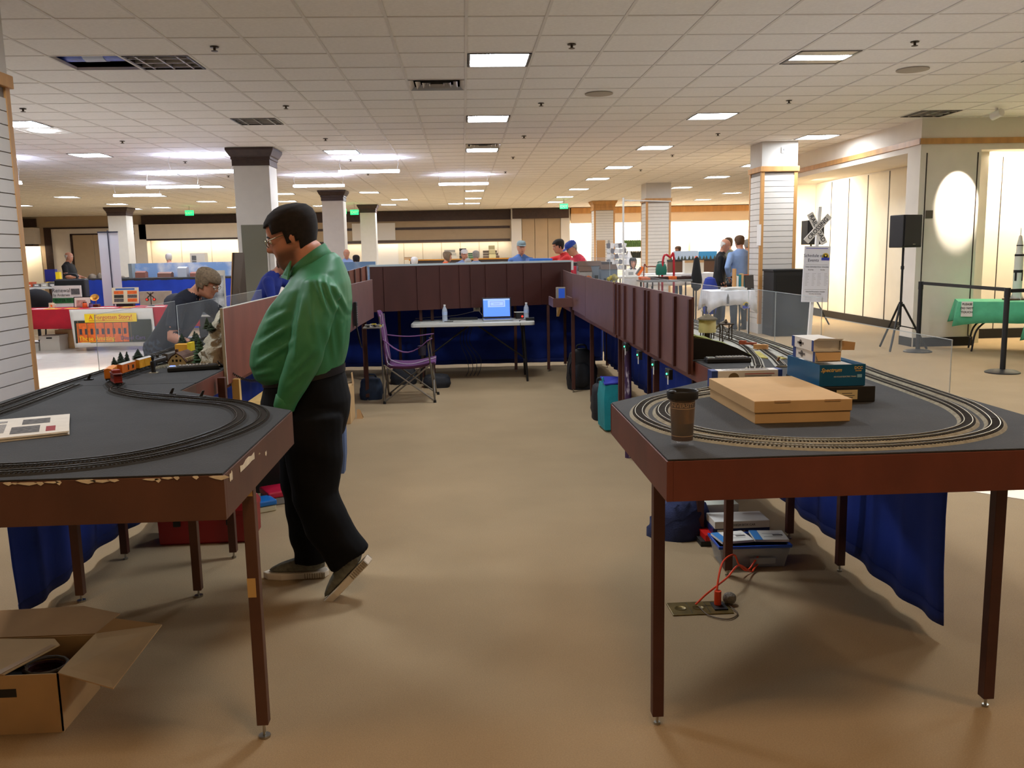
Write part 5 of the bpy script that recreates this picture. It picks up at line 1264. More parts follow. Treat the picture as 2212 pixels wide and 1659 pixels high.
def voxel_mesh(pieces, voxel, smooth_it=3, name='body'):
    """fuse closed pieces [(MB, material index)] into one continuous surface, keeping the material of the nearest piece"""
    al = MB(); src = []
    for mb, mi in pieces:
        al.add(mb.v, mb.f); src += [(Vector(v), mi) for v in mb.v]
        for f in mb.f:
            c_ = sum((Vector(mb.v[i]) for i in f), Vector())/len(f); src.append((c_, mi))
    me = al.mesh('tmp'); bm = bmesh.new(); bm.from_mesh(me); bmesh.ops.recalc_face_normals(bm, faces=bm.faces); bm.to_mesh(me); bm.free()
    o = bpy.data.objects.new('tmp', me)
    r = o.modifiers.new('r','REMESH'); r.mode = 'VOXEL'; r.voxel_size = voxel; r.adaptivity = 0
    if smooth_it:
        s = o.modifiers.new('s','SMOOTH'); s.factor = .5; s.iterations = smooth_it
    out = baked(o); out.name = name
    bpy.data.meshes.remove(me); out.materials.clear()
    kd = KDTree(len(src))
    for i, (v, mi) in enumerate(src): kd.insert(v, i)
    kd.balance()
    out.polygons.foreach_set('material_index', [src[kd.find(p.center)[1]][1] for p in out.polygons])
    out.polygons.foreach_set('use_smooth', [True]*len(out.polygons))
    return out
def head_frame(c, yaw, pitch, roll=0.0):
    return Matrix.Translation(Vector(c)) @ Matrix.Rotation(yaw,4,'Z') @ Matrix.Rotation(pitch,4,'Y') @ Matrix.Rotation(roll,4,'X')
def head_pieces(F, H, mi=0):
    T_ = lambda mb: MB().add([F @ Vector(v) for v in mb.v], mb.f)
    out = []
    hd = MB().rings([[Vector((p.x*H,p.y*H,p.z*H)) for p in ringxy(0,0,z,f,b,w_)] for z, f, b, w_ in HEADP]); out.append((T_(hd), mi))
    ns = MB(); ns.rings([[Vector((x*H,y*H,z*H)) for x, y, z in r] for r in ([(.36,-.03,.10),(.42,0,.10),(.36,.03,.10)],[(.36,-.05,-.02),(.475,0,-.02),(.36,.05,-.02)],[(.36,-.085,-.13),(.53,0,-.12),(.36,.085,-.13)],[(.36,-.06,-.17),(.46,0,-.165),(.36,.06,-.17)])]); out.append((T_(ns), mi))
    for s in (-1,1):
        er = MB().ball((-.02*H,s*.335*H,-.01*H),(.075*H,.03*H,.13*H)); out.append((T_(er), mi))
    return out
def face_details(t, F, H, brow_m, glasses=False):
    def put(name, mb, m_): return obj(name, MB().add([F @ Vector((v[0]*H,v[1]*H,v[2]*H)) for v in mb.v], mb.f), m_, t, smooth=True)
    for s in (-1,1):
        put('eye', MB().ball((.355,s*.135,.01),(.03,.055,.032)), M_EYEW); put('iris', MB().ball((.372,s*.135,.008),(.02,.024,.026)), M_EYED)
        put('eyebrow', MB().tube([(.385,s*.06,.085),(.385,s*.14,.105),(.34,s*.23,.075)],[.014,.016,.008],6), brow_m)
    put('mouth', MB().tube([(.33,-.105,-.285),(.375,-.05,-.28),(.385,0,-.278),(.375,.05,-.28),(.33,.105,-.285)],[.008,.018,.02,.018,.008],6), M_LIP)
    if glasses:
        g = MB()
        for s in (-1,1):
            rim = [(.425,s*(.145+.095*math.cos(a)),.0+.065*math.sin(a)) for a in [2*PI*k/16 for k in range(17)]]
            g.tube(rim,.008,5); g.tube([(.425,s*.24,.02),(.30,s*.34,.035),(.0,s*.355,.045),(-.06,s*.35,.0)],.008,5)
        g.tube([(.425,-.05,.01),(.45,0,.025),(.425,.05,.01)],.008,5)
        put('glasses', g, mat('glasses_frame',(150,140,110),.3,metal=.8))
        for s in (-1,1): put('lens', MB().rings([[(.425,s*(.145+.09*math.cos(2*PI*k/14)),.06*math.sin(2*PI*k/14)) for k in range(14)],[(.429,s*(.145+.09*math.cos(2*PI*k/14)),.06*math.sin(2*PI*k/14)) for k in range(14)]]), clear('lens_glass',(210,220,225),.12,.03))
def hair_mesh(F, H, style, off=.03):
    """scalp shell cut along a hairline"""
    rows = []; N = 40; prof = []
    for a, b in zip(HEADP[:-1], HEADP[1:]):
        for k in range(3):
            q = k/3; prof.append(tuple(a[i]+(b[i]-a[i])*q for i in range(4)))
    prof.append(HEADP[-1])
    if style == 'long': prof = [(-.95,.10,.40,.36),(-.75,.12,.42,.37)]+[p for p in prof if p[0] > -.55]
    def line(x):
        if style == 'short': return .27 if x > .27 else (.10 if x > .08 else (-.10 if x > .0 else (-.02 if x > -.10 else -.27)))
        if style == 'fringe': return .16 if x > .2 else (-.02 if x > .1 else (-.20 if x > -.1 else -.40))
        if style == 'long': return .24 if x > .22 else -.99
        if style == 'balding': return .99 if x > -.04 else (-.02 if x > -.14 else -.25)
        return .2
    o_ = off if style != 'long' else off*1.6
    for z, f, b, w_ in prof:
        rows.append([Vector((p.x,p.y,z*(1+o_*1.3) if z > 0 else z)) for p in ringxy(0,0,z,f+o_,b+o_*1.2,w_+o_,n=N)])
    mb = MB(); mb.v = [tuple(F @ (p*H)) for r in rows for p in r]
    for i in range(len(rows)-1):
        for k in range(N):
            idx = (i*N+k, i*N+(k+1)%N, (i+1)*N+(k+1)%N, (i+1)*N+k)
            c_ = sum((rows[j//N][j%N] for j in idx), Vector())/4
            if style == 'balding' and c_.z > .20: continue
            if c_.z > line(c_.x): mb.f.append(idx); mb.mi.append(0)
    if style != 'balding': mb.f.append(tuple(range((len(rows)-1)*N, len(rows)*N))); mb.mi.append(0)
    return mb
def add_hair(t, F, H, style, m_, off=.03):
    o = obj('hair', hair_mesh(F, H, style, off), m_, t, smooth=True)
    s = o.modifiers.new('s','SOLIDIFY'); s.thickness = H*.03; s.offset = -1
    return o
def add_cap(t, F, H, m_):
    put = lambda name, mb: obj(name, MB().add([F @ Vector((v[0]*H,v[1]*H,v[2]*H)) for v in mb.v], mb.f), m_, t, smooth=True)
    c = put('cap', MB().rings([[p for p in ringxy(0,0,z,f,b,w_)] for z, f, b, w_ in ((.16,.44,.47,.36),(.30,.43,.47,.36),(.44,.36,.42,.32),(.52,.24,.30,.22),(.545,.02,.05,.04))]))
    o = obj('brim', MB().add([F @ Vector((v[0]*H,v[1]*H,v[2]*H)) for v in MB().slab([(.34,-.28,.19),(.62,-.20,.16),(.68,0,.155),(.62,.20,.16),(.34,.28,.19)],(0,0,.03)).v], MB().slab([(0,0,0)]*5,(0,0,1)).f), m_, c)
def person(lab, loc, rz, h, shirt, trousers, hair='short', hair_m=None, lean=0.0, hpitch=.1, hyaw=0.0, arms=('down','down'), sleeves='long', sit=False, belly=0.0, cap=None, skin=None, voxel=.02, glasses=False, shoes=None, bare=False, fingers=False):
    t = thing('person', lab, 'person', loc, rz)
    k = h/1.75; skin = skin or M_SKIN; mats = [skin, shirt, trousers, shoes or M_BLACK]
    dz = -.46 if sit else 0.0
    hip = Vector((0,0,.93+dz))*k
    B = Matrix.Translation(hip) @ Matrix.Rotation(lean,4,'Y') @ Matrix.Translation(-hip)
    U = lambda x, y, z: B @ (Vector((x,y,z+dz))*k)
    P = []
    tor = [(.86,.11,.14,.165),(.95,.115+belly*.5,.135,.175),(1.05,.115+belly,.125,.17+belly*.3),(1.16,.12+belly*.8,.12,.175+belly*.2),(1.28,.125+belly*.3,.12,.19),(1.38,.11,.12,.195),(1.455,.07,.095,.16),(1.50,.045,.07,.085)]
    P.append((MB().rings([[B @ ((p+Vector((0,0,dz)))*k) for p in ringxy(0,0,z,f,b,w_)] for z, f, b, w_ in tor]), 1))
    P.append((MB().rings([[p*k for p in ringxy(0,0,z+dz,f,b,w_)] for z, f, b, w_ in ((.80,.11,.14,.165),(.90,.12,.145,.178),(.985,.118+belly*.4,.14,.178))]), 2))
    F = head_frame(U(.045,0,1.632), hyaw, lean*.6+hpitch); H = .238*k
    P.append((limb([(U(-.01,0,1.44),.058*k),(U(.01,0,1.53),.054*k),(U(.02,0,1.58),.052*k)]), 0))
    P += head_pieces(F, H)
    for s, pose in zip((1,-1), arms):
        sh = U(.0,s*.185,1.405)
        if pose == 'down': el, wr2 = sh+Vector((-.02,s*.05,-.27))*k, sh+Vector((.05,s*.05,-.52))*k
        elif pose == 'fwd': el, wr2 = sh+Vector((.06,s*.06,-.26))*k, sh+Vector((.28,-s*.02,-.30))*k
        elif pose == 'reach': el, wr2 = sh+Vector((.22,s*.06,-.12))*k, sh+Vector((.46,s*.04,-.20))*k
        elif pose == 'hip': el, wr2 = sh+Vector((-.12,s*.14,-.24))*k, sh+Vector((.04,s*.02,-.42))*k
        else: el, wr2 = sh+Vector(pose[0])*k, sh+Vector(pose[1])*k
        if sleeves == 'long': P.append((limb([(sh,.068*k),(sh.lerp(el,.5),.06*k),(el,.054*k),(el.lerp(wr2,.5),.046*k),(wr2,.036*k)]), 1))
        else:
            m2 = sh.lerp(el,.72); P.append((limb([(sh,.07*k),(sh.lerp(el,.4),.066*k),(m2,.066*k)]), 1)); P.append((limb([(m2,.048*k),(el,.046*k),(el.lerp(wr2,.4),.042*k),(wr2,.028*k)]), 0))
        d = (wr2-el).normalized()
        P.append((hand_piece(wr2, d, Vector((0,s,0.2)) if abs(d.z) > .6 else Vector((0,s*.3,1)), k, .5, s), 0))
    for s in (1,-1):
        hp = Vector((0,s*.095,.86+dz))*k
        if sit: kn, an = Vector((.42,s*.11,.50))*k, Vector((.40,s*.11,.08))*k
        else: kn, an = Vector((.02,s*.10,.49))*k, Vector((-.01,s*.10,.09))*k
        P.append((limb([(hp,.095*k),(hp.lerp(kn,.5),.083*k),(kn,.064*k),(kn.lerp(an,.35),.062*k),(an,.048*k)]), 2))
        P.append((MB().rings([[Vector((an.x,an.y,0))+Vector((x*k,y*w_*k,z*k)) for x, y, z in ((-.07,-1,.005),(.17,-.9,.005),(.19,0,.005),(.17,.9,.005),(-.07,1,.005))] for w_, z0 in ((.045,0),) ]+[[Vector((an.x,an.y,0))+Vector((x*k,y*.038*k,z*k)) for x, y, z in ((-.06,-1,.09),(.06,-.9,.09),(.14,0,.055),(.06,.9,.09),(-.06,1,.09))]]), 3))
    me = voxel_mesh(P, voxel*k, 3)
    obj('body', me, mats, t)
    if hair and hair_m: add_hair(t, F, H, hair, hair_m, .035)
    if cap: add_cap(t, F, H, cap)
    face_details(t, F, H, hair_m or M_STUB, glasses)
    return t
M_HDK = mat('hair_dark',(30,23,19),.9,var=.3,scale=60); M_HGR = mat('hair_grey',(150,146,140),.8,var=.2,scale=60); M_HBR = mat('hair_brown',(92,66,44),.8,var=.25,scale=60); M_HWH = mat('hair_white',(212,208,202),.8,var=.1,scale=60); M_HGB = mat('hair_grey_brown',(116,98,76),.8,var=.3,scale=60)
cl = lambda n, c: mat('cloth_'+n, c, .85, var=.1, scale=8)
NAVY, BLK, JEAN, KHAK, LBL, RED_, WHT, ORG, MAR, BLU, GRN = cl('navy',(22,26,40)), cl('black',(18,18,20)), cl('denim',(52,62,80)), cl('khaki',(130,112,86)), cl('light_blue',(136,164,210)), cl('red',(196,36,36)), cl('white',(214,212,210)), cl('orange',(236,92,34)), cl('maroon',(112,26,38)), cl('blue',(66,96,150)), cl('grey_green',(120,124,112))

# ---- the man in the green shirt, walking toward the table edge
t = thing('person', 'man in a green dress shirt and black trousers walking between the tables', 'person', (-.76,4.15,0))
ox, oy = -.76, 4.15
V_ = lambda x, y, z: Vector((x-ox, y-oy, z))
def ring_w(z, xf, xb, hw, yc=4.15, p=2.3, n=30, zf=0.0):
    """ring across the body: xf is the front (-x side), xb the back; zf tips the front down"""
    c_ = (xf+xb)/2; r_ = (xb-xf)/2; out = []
    for k in range(n):
        a = 2*PI*k/n; ca, sa = math.cos(a), math.sin(a)
        ca2 = math.copysign(abs(ca)**(2/p), ca); sa2 = math.copysign(abs(sa)**(2/p), sa)
        out.append(V_(c_-r_*ca2, yc+hw*sa2, z-zf*ca2))
    return out
SH = [(1.03,-.94,-.588,.185,.025),(1.06,-.985,-.578,.215,.02),(1.118,-1.002,-.566,.23,.01),(1.196,-.99,-.55,.235,.0),(1.282,-.952,-.536,.235,0),(1.386,-.888,-.522,.235,0),(1.455,-.845,-.53,.225,.02),(1.505,-.815,-.55,.19,.035),(1.545,-.795,-.572,.135,.045),(1.575,-.785,-.60,.095,.04)]
torso = MB().rings([ring_w(z,a,b,w_,zf=q) for z, a, b, w_, q in SH])
arm_n = [((-.64,3.98,1.445),.090),((-.655,3.935,1.37),.088),((-.672,3.90,1.29),.084),((-.69,3.885,1.205),.080),((-.725,3.878,1.12),.074),((-.762,3.88,1.04),.064),((-.793,3.885,.975),.047),((-.806,3.888,.945),.044)]
arm_f = [((-.66,4.335,1.455),.088),((-.67,4.385,1.36),.084),((-.68,4.42,1.22),.076),((-.70,4.43,1.10),.066),((-.725,4.43,.99),.054),((-.735,4.43,.95),.048)]
def limb_flat(arr, n=18):
    P_ = [V_(*p) for p, r in arr]; R_3 = [r for p, r in arr]; d0 = (P_[0]-P_[1]).normalized()
    return MB().tube([P_[0]+d0*R_3[0]*.6]+P_, [R_3[0]*.55]+R_3, n)
lm = lambda arr, e=0.0: limb([(V_(*p), r+e) for p, r in arr], 18)
shirt_m = voxel_mesh([(torso,0),(lm(arm_n),0),(lm(arm_f),0)], .0085, 6, 'shirt')
# cloth folds: narrow creases along traced lines on the near side, and slow drape
FOLDS = [((-.76,1.30),(-.94,1.20),.011,.014),((-.75,1.235),(-.93,1.125),.012,.015),((-.77,1.36),(-.90,1.30),.006,.014),((-.61,1.50),(-.555,1.33),.009,.011),((-.58,1.50),(-.535,1.34),.009,.010),((-.645,1.50),(-.60,1.36),.009,.012),
         ((-.60,1.30),(-.59,1.08),.007,.013),((-.563,1.32),(-.575,1.09),.007,.012),((-.705,1.42),(-.735,1.16),.007,.013),((-.75,1.09),(-.655,1.20),.008,.013),((-.775,1.03),(-.70,1.11),.007,.012),((-.66,1.40),(-.645,1.24),.006,.014),((-.80,1.46),(-.885,1.34),.006,.014),((-.84,1.10),(-.96,1.07),.006,.013)]
for v in shirt_m.vertices:
    p = v.co; wx, wy, wz = p.x+ox, p.y+oy, p.z; q = .0025*math.sin(17*wz+23*wx+9*wy)
    if v.normal.y < .35:
        for (ax_, az_), (bx_, bz_), amp_, wd in FOLDS:
            dx, dz = bx_-ax_, bz_-az_; L2_ = dx*dx+dz*dz; s_ = max(0,min(1,((wx-ax_)*dx+(wz-az_)*dz)/L2_))
            sd = ((wx-ax_)*dz-(wz-az_)*dx)/math.sqrt(L2_); en = math.hypot(wx-ax_-s_*dx, wz-az_-s_*dz)
            fade = math.sin(PI*min(1,max(0,s_*.9+.05))); q += fade*amp_*(math.exp(-(en/wd)**2)*(1 if sd > 0 else 1)-1.1*math.exp(-((en-wd*1.4)/wd)**2)*(1 if sd > 0 else .3))
    v.co += v.normal*q
GREEN = mat('green_satin_shirt',(60,132,90),.5,var=.04,scale=6,spec=.35)
obj('shirt', shirt_m, GREEN, t)
MF = head_frame(V_(-.779,4.15,1.688), PI, .30); MH = .272
# body: head, neck, a slightly smaller trunk and limbs under the clothes, hands
core = MB().rings([ring_w(z,a+.03,b-.03,w_-.035,zf=q) for z, a, b, w_, q in SH[1:]])
legs_r = [((-.775,4.27,.86),.138),((-.80,4.275,.68),.130),((-.822,4.285,.47),.108),((-.812,4.295,.30),.100),((-.798,4.30,.17),.098),((-.792,4.30,.085),.098)]
legs_n = [((-.72,4.045,.86),.142),((-.715,4.03,.68),.132),((-.715,4.01,.50),.110),((-.665,3.995,.36),.104),((-.600,3.987,.25),.100),((-.566,3.985,.195),.100)]
bp = [(core,0),(limb([(V_(-.69,4.15,1.47),.09),(V_(-.705,4.15,1.555),.086),(V_(-.735,4.15,1.625),.084)],16),0)]
bp += head_pieces(MF, MH)
bp += [(MB().add([MF @ (Vector(v)*MH) for v in MB().ball((.08,0,-.43),(.30,.25,.18),14,9).v], MB().ball((0,0,0),1,14,9).f),0)]
for arr in (arm_n, arm_f): bp.append((lm([(p, r*.6) for p, r in arr]),0))
for arr in (legs_r, legs_n): bp.append((lm([(p, r*.6) for p, r in arr[:-1]]),0))
bp.append((MB().rings([ring_w(z,a,b,w_) for z, a, b, w_ in ((.80,-.93,-.60,.15),(.95,-.93,-.58,.17),(1.08,-.95,-.60,.18))]),0))
bp.append((hand_piece(V_(-.818,3.889,.922),(-.30,.02,-.75),(0,-1,.1),1.08,.55,-1),0)); bp.append((hand_piece(V_(-.74,4.43,.93),(-.25,0,-.8),(0,1,.1),1.08,.55,1),0))
bm_ = voxel_mesh(bp, .0075, 3, 'body')
inv = MF.inverted()
at_ = bm_.attributes.new('beard','FLOAT','POINT'); vals = []
def sst(a, b, x): x = max(0,min(1,(x-a)/(b-a))); return x*x*(3-2*x)
for v in bm_.vertices:
    q = (inv @ v.co)/MH
    k_ = sst(-.12,-.26,q.z)*sst(-.75,-.60,q.z)*sst(-.16,.02,q.x+.55*(q.z+.2))
    k_ *= 1-.8*sst(.30,.38,q.x)*sst(-.30,-.24,q.z); vals.append(k_ if q.z > -.8 else 0)
at_.data.foreach_set('value', vals)
M_MSK = mat('skin_with_stubble',(206,140,112),.55)
nt_ = M_MSK.node_tree; an_ = nt_.nodes.new('ShaderNodeAttribute'); an_.attribute_name = 'beard'; mx_ = nt_.nodes.new('ShaderNodeMix'); mx_.data_type = 'RGBA'
mx_.inputs['A'].default_value = lin((206,140,112)); mx_.inputs['B'].default_value = lin((122,82,64))
nt_.links.new(an_.outputs['Fac'], mx_.inputs['Factor']); nt_.links.new(mx_.outputs['Result'], nt_.nodes['Principled BSDF'].inputs['Base Color'])
bm_.polygons.foreach_set('material_index', [0]*len(bm_.polygons))
obj('body', bm_, [M_MSK], t)
add_hair(t, MF, MH, 'short', M_HDK, .04)
face_details(t, MF, MH, M_HDK, True)
hips = MB().rings([ring_w(z,a,b,w_,zf=q) for z, a, b, w_, q in ((.76,-.93,-.585,.16,0),(.85,-.965,-.565,.20,0),(.93,-.968,-.552,.215,0),(1.0,-.955,-.565,.205,.02),(1.05,-.935,-.58,.195,.03))])
tr_m = voxel_mesh([(hips,0),(limb_flat(legs_r),0),(limb_flat(legs_n),0)], .010, 3, 'trousers')
for v in tr_m.vertices:
    p = v.co; v.co += v.normal*(.005*math.sin(45*p.z+10*p.x)*max(0,1-p.z/.75)+.003*math.sin(24*p.z+30*p.x))
obj('trousers', tr_m, mat('black_trousers',(9,10,13),.85,var=.15,scale=12,spec=.2), t)
obj('belt', MB().rings([ring_w(z,a,b,w_,zf=.03) for z, a, b, w_ in ((1.03,-.952,-.572,.205),(1.065,-.948,-.572,.203))], cap=False), mat('black_leather',(24,22,22),.4), t, smooth=True)
# shirt collar
co = MB(); A28 = [2*PI*k/28 for k in range(28)]
co.rings([[V_(-.703-.104*math.cos(a), 4.15+.112*math.sin(a), 1.545-.047*math.cos(a)) for a in A28],[V_(-.712-.088*math.cos(a), 4.15+.098*math.sin(a), 1.572-.054*math.cos(a)) for a in A28],[V_(-.716-.080*math.cos(a), 4.15+.090*math.sin(a), 1.590-.060*math.cos(a)) for a in A28],[V_(-.716-.074*math.cos(a), 4.15+.084*math.sin(a), 1.586-.058*math.cos(a)) for a in A28]], cap=False)
o = obj('collar', co, GREEN, t, smooth=True); o.modifiers.new('s','SOLIDIFY').thickness = .005
obj('collar_point', MB().slab([V_(-.80,4.09,1.545),V_(-.775,4.06,1.575),V_(-.79,4.045,1.49),V_(-.825,4.075,1.50)],(-.006,0,.003)), GREEN, t)
obj('cuff', limb([(V_(-.795,3.886,.98),.05),(V_(-.812,3.889,.935),.047)],18), GREEN, t, smooth=True)
# shoes
M_SHOE = mat('grey_knit_shoe',(112,112,100),.85,var=.3,scale=40); M_SOLE = mat('cream_sole',(226,216,198),.7)
def shoe(M_, name='shoe'):
    up = MB().rings([[M_ @ Vector((x,y*w_,z)) for x, y, z in pr] for w_, pr in ((.045,[(-.10,-.8,.03),(-.02,-.85,.03),(.10,-1.05,.03),(.17,-.7,.03),(.195,0,.03),(.17,.7,.03),(.10,1.05,.03),(-.02,.85,.03),(-.10,.8,.03),(-.115,0,.03)]),(.044,[(-.10,-.8,.065),(-.02,-.85,.075),(.09,-1.0,.065),(.155,-.65,.055),(.175,0,.05),(.155,.65,.055),(.09,1.0,.065),(-.02,.85,.075),(-.10,.8,.065),(-.112,0,.07)]),(.036,[(-.10,-.8,.10),(-.03,-.9,.115),(.04,-.8,.105),(.09,-.5,.085),(.10,0,.082),(.09,.5,.085),(.04,.8,.105),(-.03,.9,.115),(-.10,.8,.10),(-.108,0,.105)]))])
    o = obj(name, up, M_SHOE, t, smooth=50, subsurf=1)
    so = MB().rings([[M_ @ Vector((x*1.03,y*.050,z)) for x, y in ((-.105,-.8),(-.02,-.85),(.10,-1.05),(.17,-.7),(.198,0),(.17,.7),(.10,1.05),(-.02,.85),(-.105,.8),(-.122,0))] for z in (0.0,.034)])
    obj('sole', so, M_SOLE, o, bevel=.006)
    for k in range(9): obj('sole_rib', MB().add([M_ @ Vector(v) for v in MB().box(-.11+k*.012,-.106+k*.012,-.046,.046,.004,.03).v], MB().box(0,1,0,1,0,1).f), mat('sole_rib_tan',(150,138,118),.8), o)  # heel ribs in a darker tan than the cream sole
shoe(Matrix.Translation(V_(-.845,4.30,.0)) @ Matrix.Rotation(PI,4,'Z'))
shoe(Matrix.Translation(V_(-.562,3.985,.115)) @ Matrix.Rotation(PI-.12,4,'Z') @ Matrix.Rotation(.80,4,'Y') @ Matrix.Translation((.0,0,-.02)))

# ---- others
person('woman in a navy t-shirt leaning over the plexiglass guard', (-2.45,7.25,0), -.22, 1.66, NAVY, JEAN, 'fringe', M_HGB, lean=.62, hpitch=.10, arms=(((.20,.05,-.16),(.36,-.08,-.22)),((-.02,-.10,-.27),(.24,-.02,-.40))), sleeves='short', voxel=.011, glasses=True)
person('person in a blue jacket half hidden behind the green shirted man', (-2.47,10.6,0), -.1, 1.72, cl('royal_jacket',(30,50,140)), JEAN, 'short', M_HBR, lean=.50, hpitch=.2, arms=('reach','fwd'), voxel=.02)
person('man in a blue shirt and grey cap facing the far layout', (1.10,17.0,0), -1.45, 1.79, BLU, JEAN, 'balding', M_HGR, cap=cl('grey_cap',(110,124,126)), belly=.08, arms=('down','down'))
person('man in a red shirt reaching out over the far layout', (1.98,16.2,0), PI+.15, 1.84, RED_, JEAN, 'short', M_HDK, lean=.28, arms=('reach',((.26,-.05,-.06),(.52,-.02,-.10))), sleeves='short')
person('man in a red shirt and blue cap bending over the layout', (2.13,15.5,0), PI+.3, 1.80, cl('rose_red',(206,50,72)), JEAN, 'balding', M_HGR, lean=.30, hpitch=.35, cap=cl('blue_cap',(36,64,150)), sleeves='short')
person('bald man in a black sweater looking down beside the display tables', (4.98,17.1,0), -.35, 1.76, BLK, BLK, 'balding', M_HWH, hpitch=.45, lean=.08)
person('man in a light blue shirt seen from behind', (5.33,16.9,0), 1.75, 1.82, LBL, cl('charcoal',(44,46,52)), 'short', M_HBR, arms=('hip','fwd'))
person('person with brown hair hidden behind the bald man', (5.52,18.3,0), 1.4, 1.80, GRN, JEAN, 'short', M_HBR, voxel=.025)
person('grey-haired person in maroon beside the slatwall column', (5.95,18.3,0), 1.7, 1.76, MAR, JEAN, 'short', M_HGR, voxel=.025)
person('bald man in a black t-shirt looking at his phone far away', (-10.4,24,0), -.1, 1.80, BLK, JEAN, 'balding', M_HWH, belly=.12, arms=('fwd','fwd'), sleeves='short', voxel=.025)
person('white-haired man in a white shirt behind the distant blue layout', (-7.78,24,0), 2.0, 1.72, WHT, KHAK, 'short', M_HWH, voxel=.025)
person('grey-haired person seated just behind the far maroon board', (-1.05,19,0), 1.5, 1.52, NAVY, JEAN, 'short', M_HWH, voxel=.025)
person('woman in an orange top seen in profile', (-.40,20,0), .1, 1.62, ORG, JEAN, 'long', M_HGB, voxel=.025)
person('person in a white cap facing the camera', (.02,20.9,0), -1.5, 1.66, LBL, JEAN, 'balding', M_HWH, cap=WHT, voxel=.025)
person('grey-haired person seen from behind near the white cap', (.09,18.6,0), 1.6, 1.47, cl('grey_top',(120,124,132)), JEAN, 'short', M_HGR, voxel=.025)
person('man in a pale blue shirt with his back turned near the white cap', (.28,20.4,0), 1.4, 1.63, cl('pale_blue',(120,140,170)), JEAN, 'short', M_HGR, voxel=.025)
person('bald man in a light blue shirt next to the pale blue column', (-3.12,24,0), -1.4, 1.74, LBL, JEAN, 'balding', M_HGR, voxel=.025)
person('dark-haired person seated next to the bald man', (-2.72,22.6,0), 1.2, 1.58, BLK, JEAN, 'long', M_HDK, voxel=.025)
person('small distant woman with brown hair behind a pale layout board', (6.72,27.5,0), -2.6, 1.66, LBL, JEAN, 'long', M_HBR, voxel=.025)
person('dark-haired woman seated at a craft table', (3.48,18.2,0), -1.5, 1.42, WHT, JEAN, 'long', M_HDK, voxel=.025)
# ================================================================ AROUND THE HALL
def cloth(name, lab, cx, cy, hx, hy, z, drop, m_, rz=0, amp=.015, cat='tablecloth', corner=.06):
    """draped tablecloth: flat top and four hanging sides, corners lower and flared"""
    t = thing(name, lab, cat, (cx,cy,0), rz); ring = []; N = 14
    for k in range(N): ring.append((-hx+2*hx*k/N,-hy))
    for k in range(N): ring.append((hx,-hy+2*hy*k/N))
    for k in range(N): ring.append((hx-2*hx*k/N,hy))
    for k in range(N): ring.append((-hx,hy-2*hy*k/N))
    rows = [[(x*.0,y*.0,z) for x, y in ring],[(x,y,z) for x, y in ring]]
    for f in (.5,1):
        r = []
        for i, (x, y) in enumerate(ring):
            cor = (abs(x)/hx*abs(y)/hy)**3; e = 1+(.02+.06*cor)*f
            q = amp*f*math.sin(i*1.9); r.append((x*e+q*(abs(x) >= hx), y*e+q*(abs(y) >= hy), z-(drop+corner*cor)*f+.008*f*math.sin(i*.8)))
        rows.append(r)
    o = obj('cloth', MB().rings(rows, cap=False), m_, t, smooth=50); o.modifiers.new('s','SOLIDIFY').thickness = .004
    return t
def simple_table(lab, cx, cy, hx, hy, z, m_=None, rz=0, curved=False):
    t = thing('folding_table', lab, 'table', (cx,cy,0), rz)
    obj('tabletop', MB().box(-hx,hx,-hy,hy,z-.04,z), m_ or M_FOLD, t, bevel=.006)
    for sx in (-1,1):
        for sy in (-1,1):
            if curved: obj('leg', MB().tube(smooth_path([(sx*hx*.5,sy*hy*.7,z-.04),(sx*hx*.5,sy*hy*.7,z-.2),(sx*hx*.72,sy*hy*.7,z-.42),(sx*hx*.78,sy*hy*.7,.0)],20),.014,n=8), M_LEGD, t, smooth=True)
            else: obj('leg', MB().cyl((sx*hx*.85,sy*hy*.8,z-.04),(sx*hx*.88,sy*hy*.8,0),.014,n=8), M_LEGD, t, smooth=True)
        obj('leg_crossbar', MB().cyl((sx*hx*.8,-hy*.7,.2),(sx*hx*.8,hy*.7,.2),.01,n=6), M_LEGD, t)
    return t
# ---- red booth on the left
simple_table('folding table under the red cloth in the left booth', -6.2, 16.25, 1.7, .36, .735)
cloth('tablecloth','red tablecloth over the booth table on the left',-6.2,16.25,1.72,.38,.742,.34,cl('crimson',(172,16,38)),amp=.008,corner=.0)
M_YEL = mat('banner_yellow',(244,206,20),.5); M_BORG = mat('banner_orange',(226,104,32),.5,var=.15,scale=20); M_BDK = mat('banner_dark_foliage',(44,48,36),.6,var=.4,scale=30); M_PURT = mat('banner_purple',(96,76,120),.5)
t = thing('hanging_banner', 'white banner with orange train photo reading A Forgotten Story', 'banner', (-6.17,15.82,0))
bn = grid_surf(lambda u,v:(-.74+1.46*u+.06*(1-v)*(1-u)-.03*v*u, -.02*math.sin(u*5+1)*(1-v)-.02*(1-v), .07+.67*v-.0*u+.015*math.sin(u*4)*(1-v)),20,8)
o = obj('sheet', bn, M_CARDW, t, smooth=True); o.modifiers.new('s','SOLIDIFY').thickness = .003
def bpanel(name, x0, x1, z0, z1, m_, d=.028): return obj(name, MB().box(x0,x1,-d-.004,-d,z0,z1), m_, t)
bpanel('photo_dark',-.66,.66,.15,.545,M_BDK,.030); bpanel('train_side',-.62,.26,.16,.50,M_BORG,.033)
for k in range(9): bpanel('car_window',-.58+k*.095,-.535+k*.095,.30,.40,mat('banner_window',(70,60,70),.4),.036)
for k in range(7): bpanel('fence_post',-.60+k*.15,-.59+k*.15,.16,.545,mat('banner_post',(120,96,60),.6),.037)
bpanel('title_strip',-.47,.42,.51,.66,M_YEL,.039)
text('A Forgotten Story!',.105,'lettering',mat('title_red',(206,76,24),.5),t,(-.025,-.0445,.595),depth=.001,bold=.001,sx=.92)
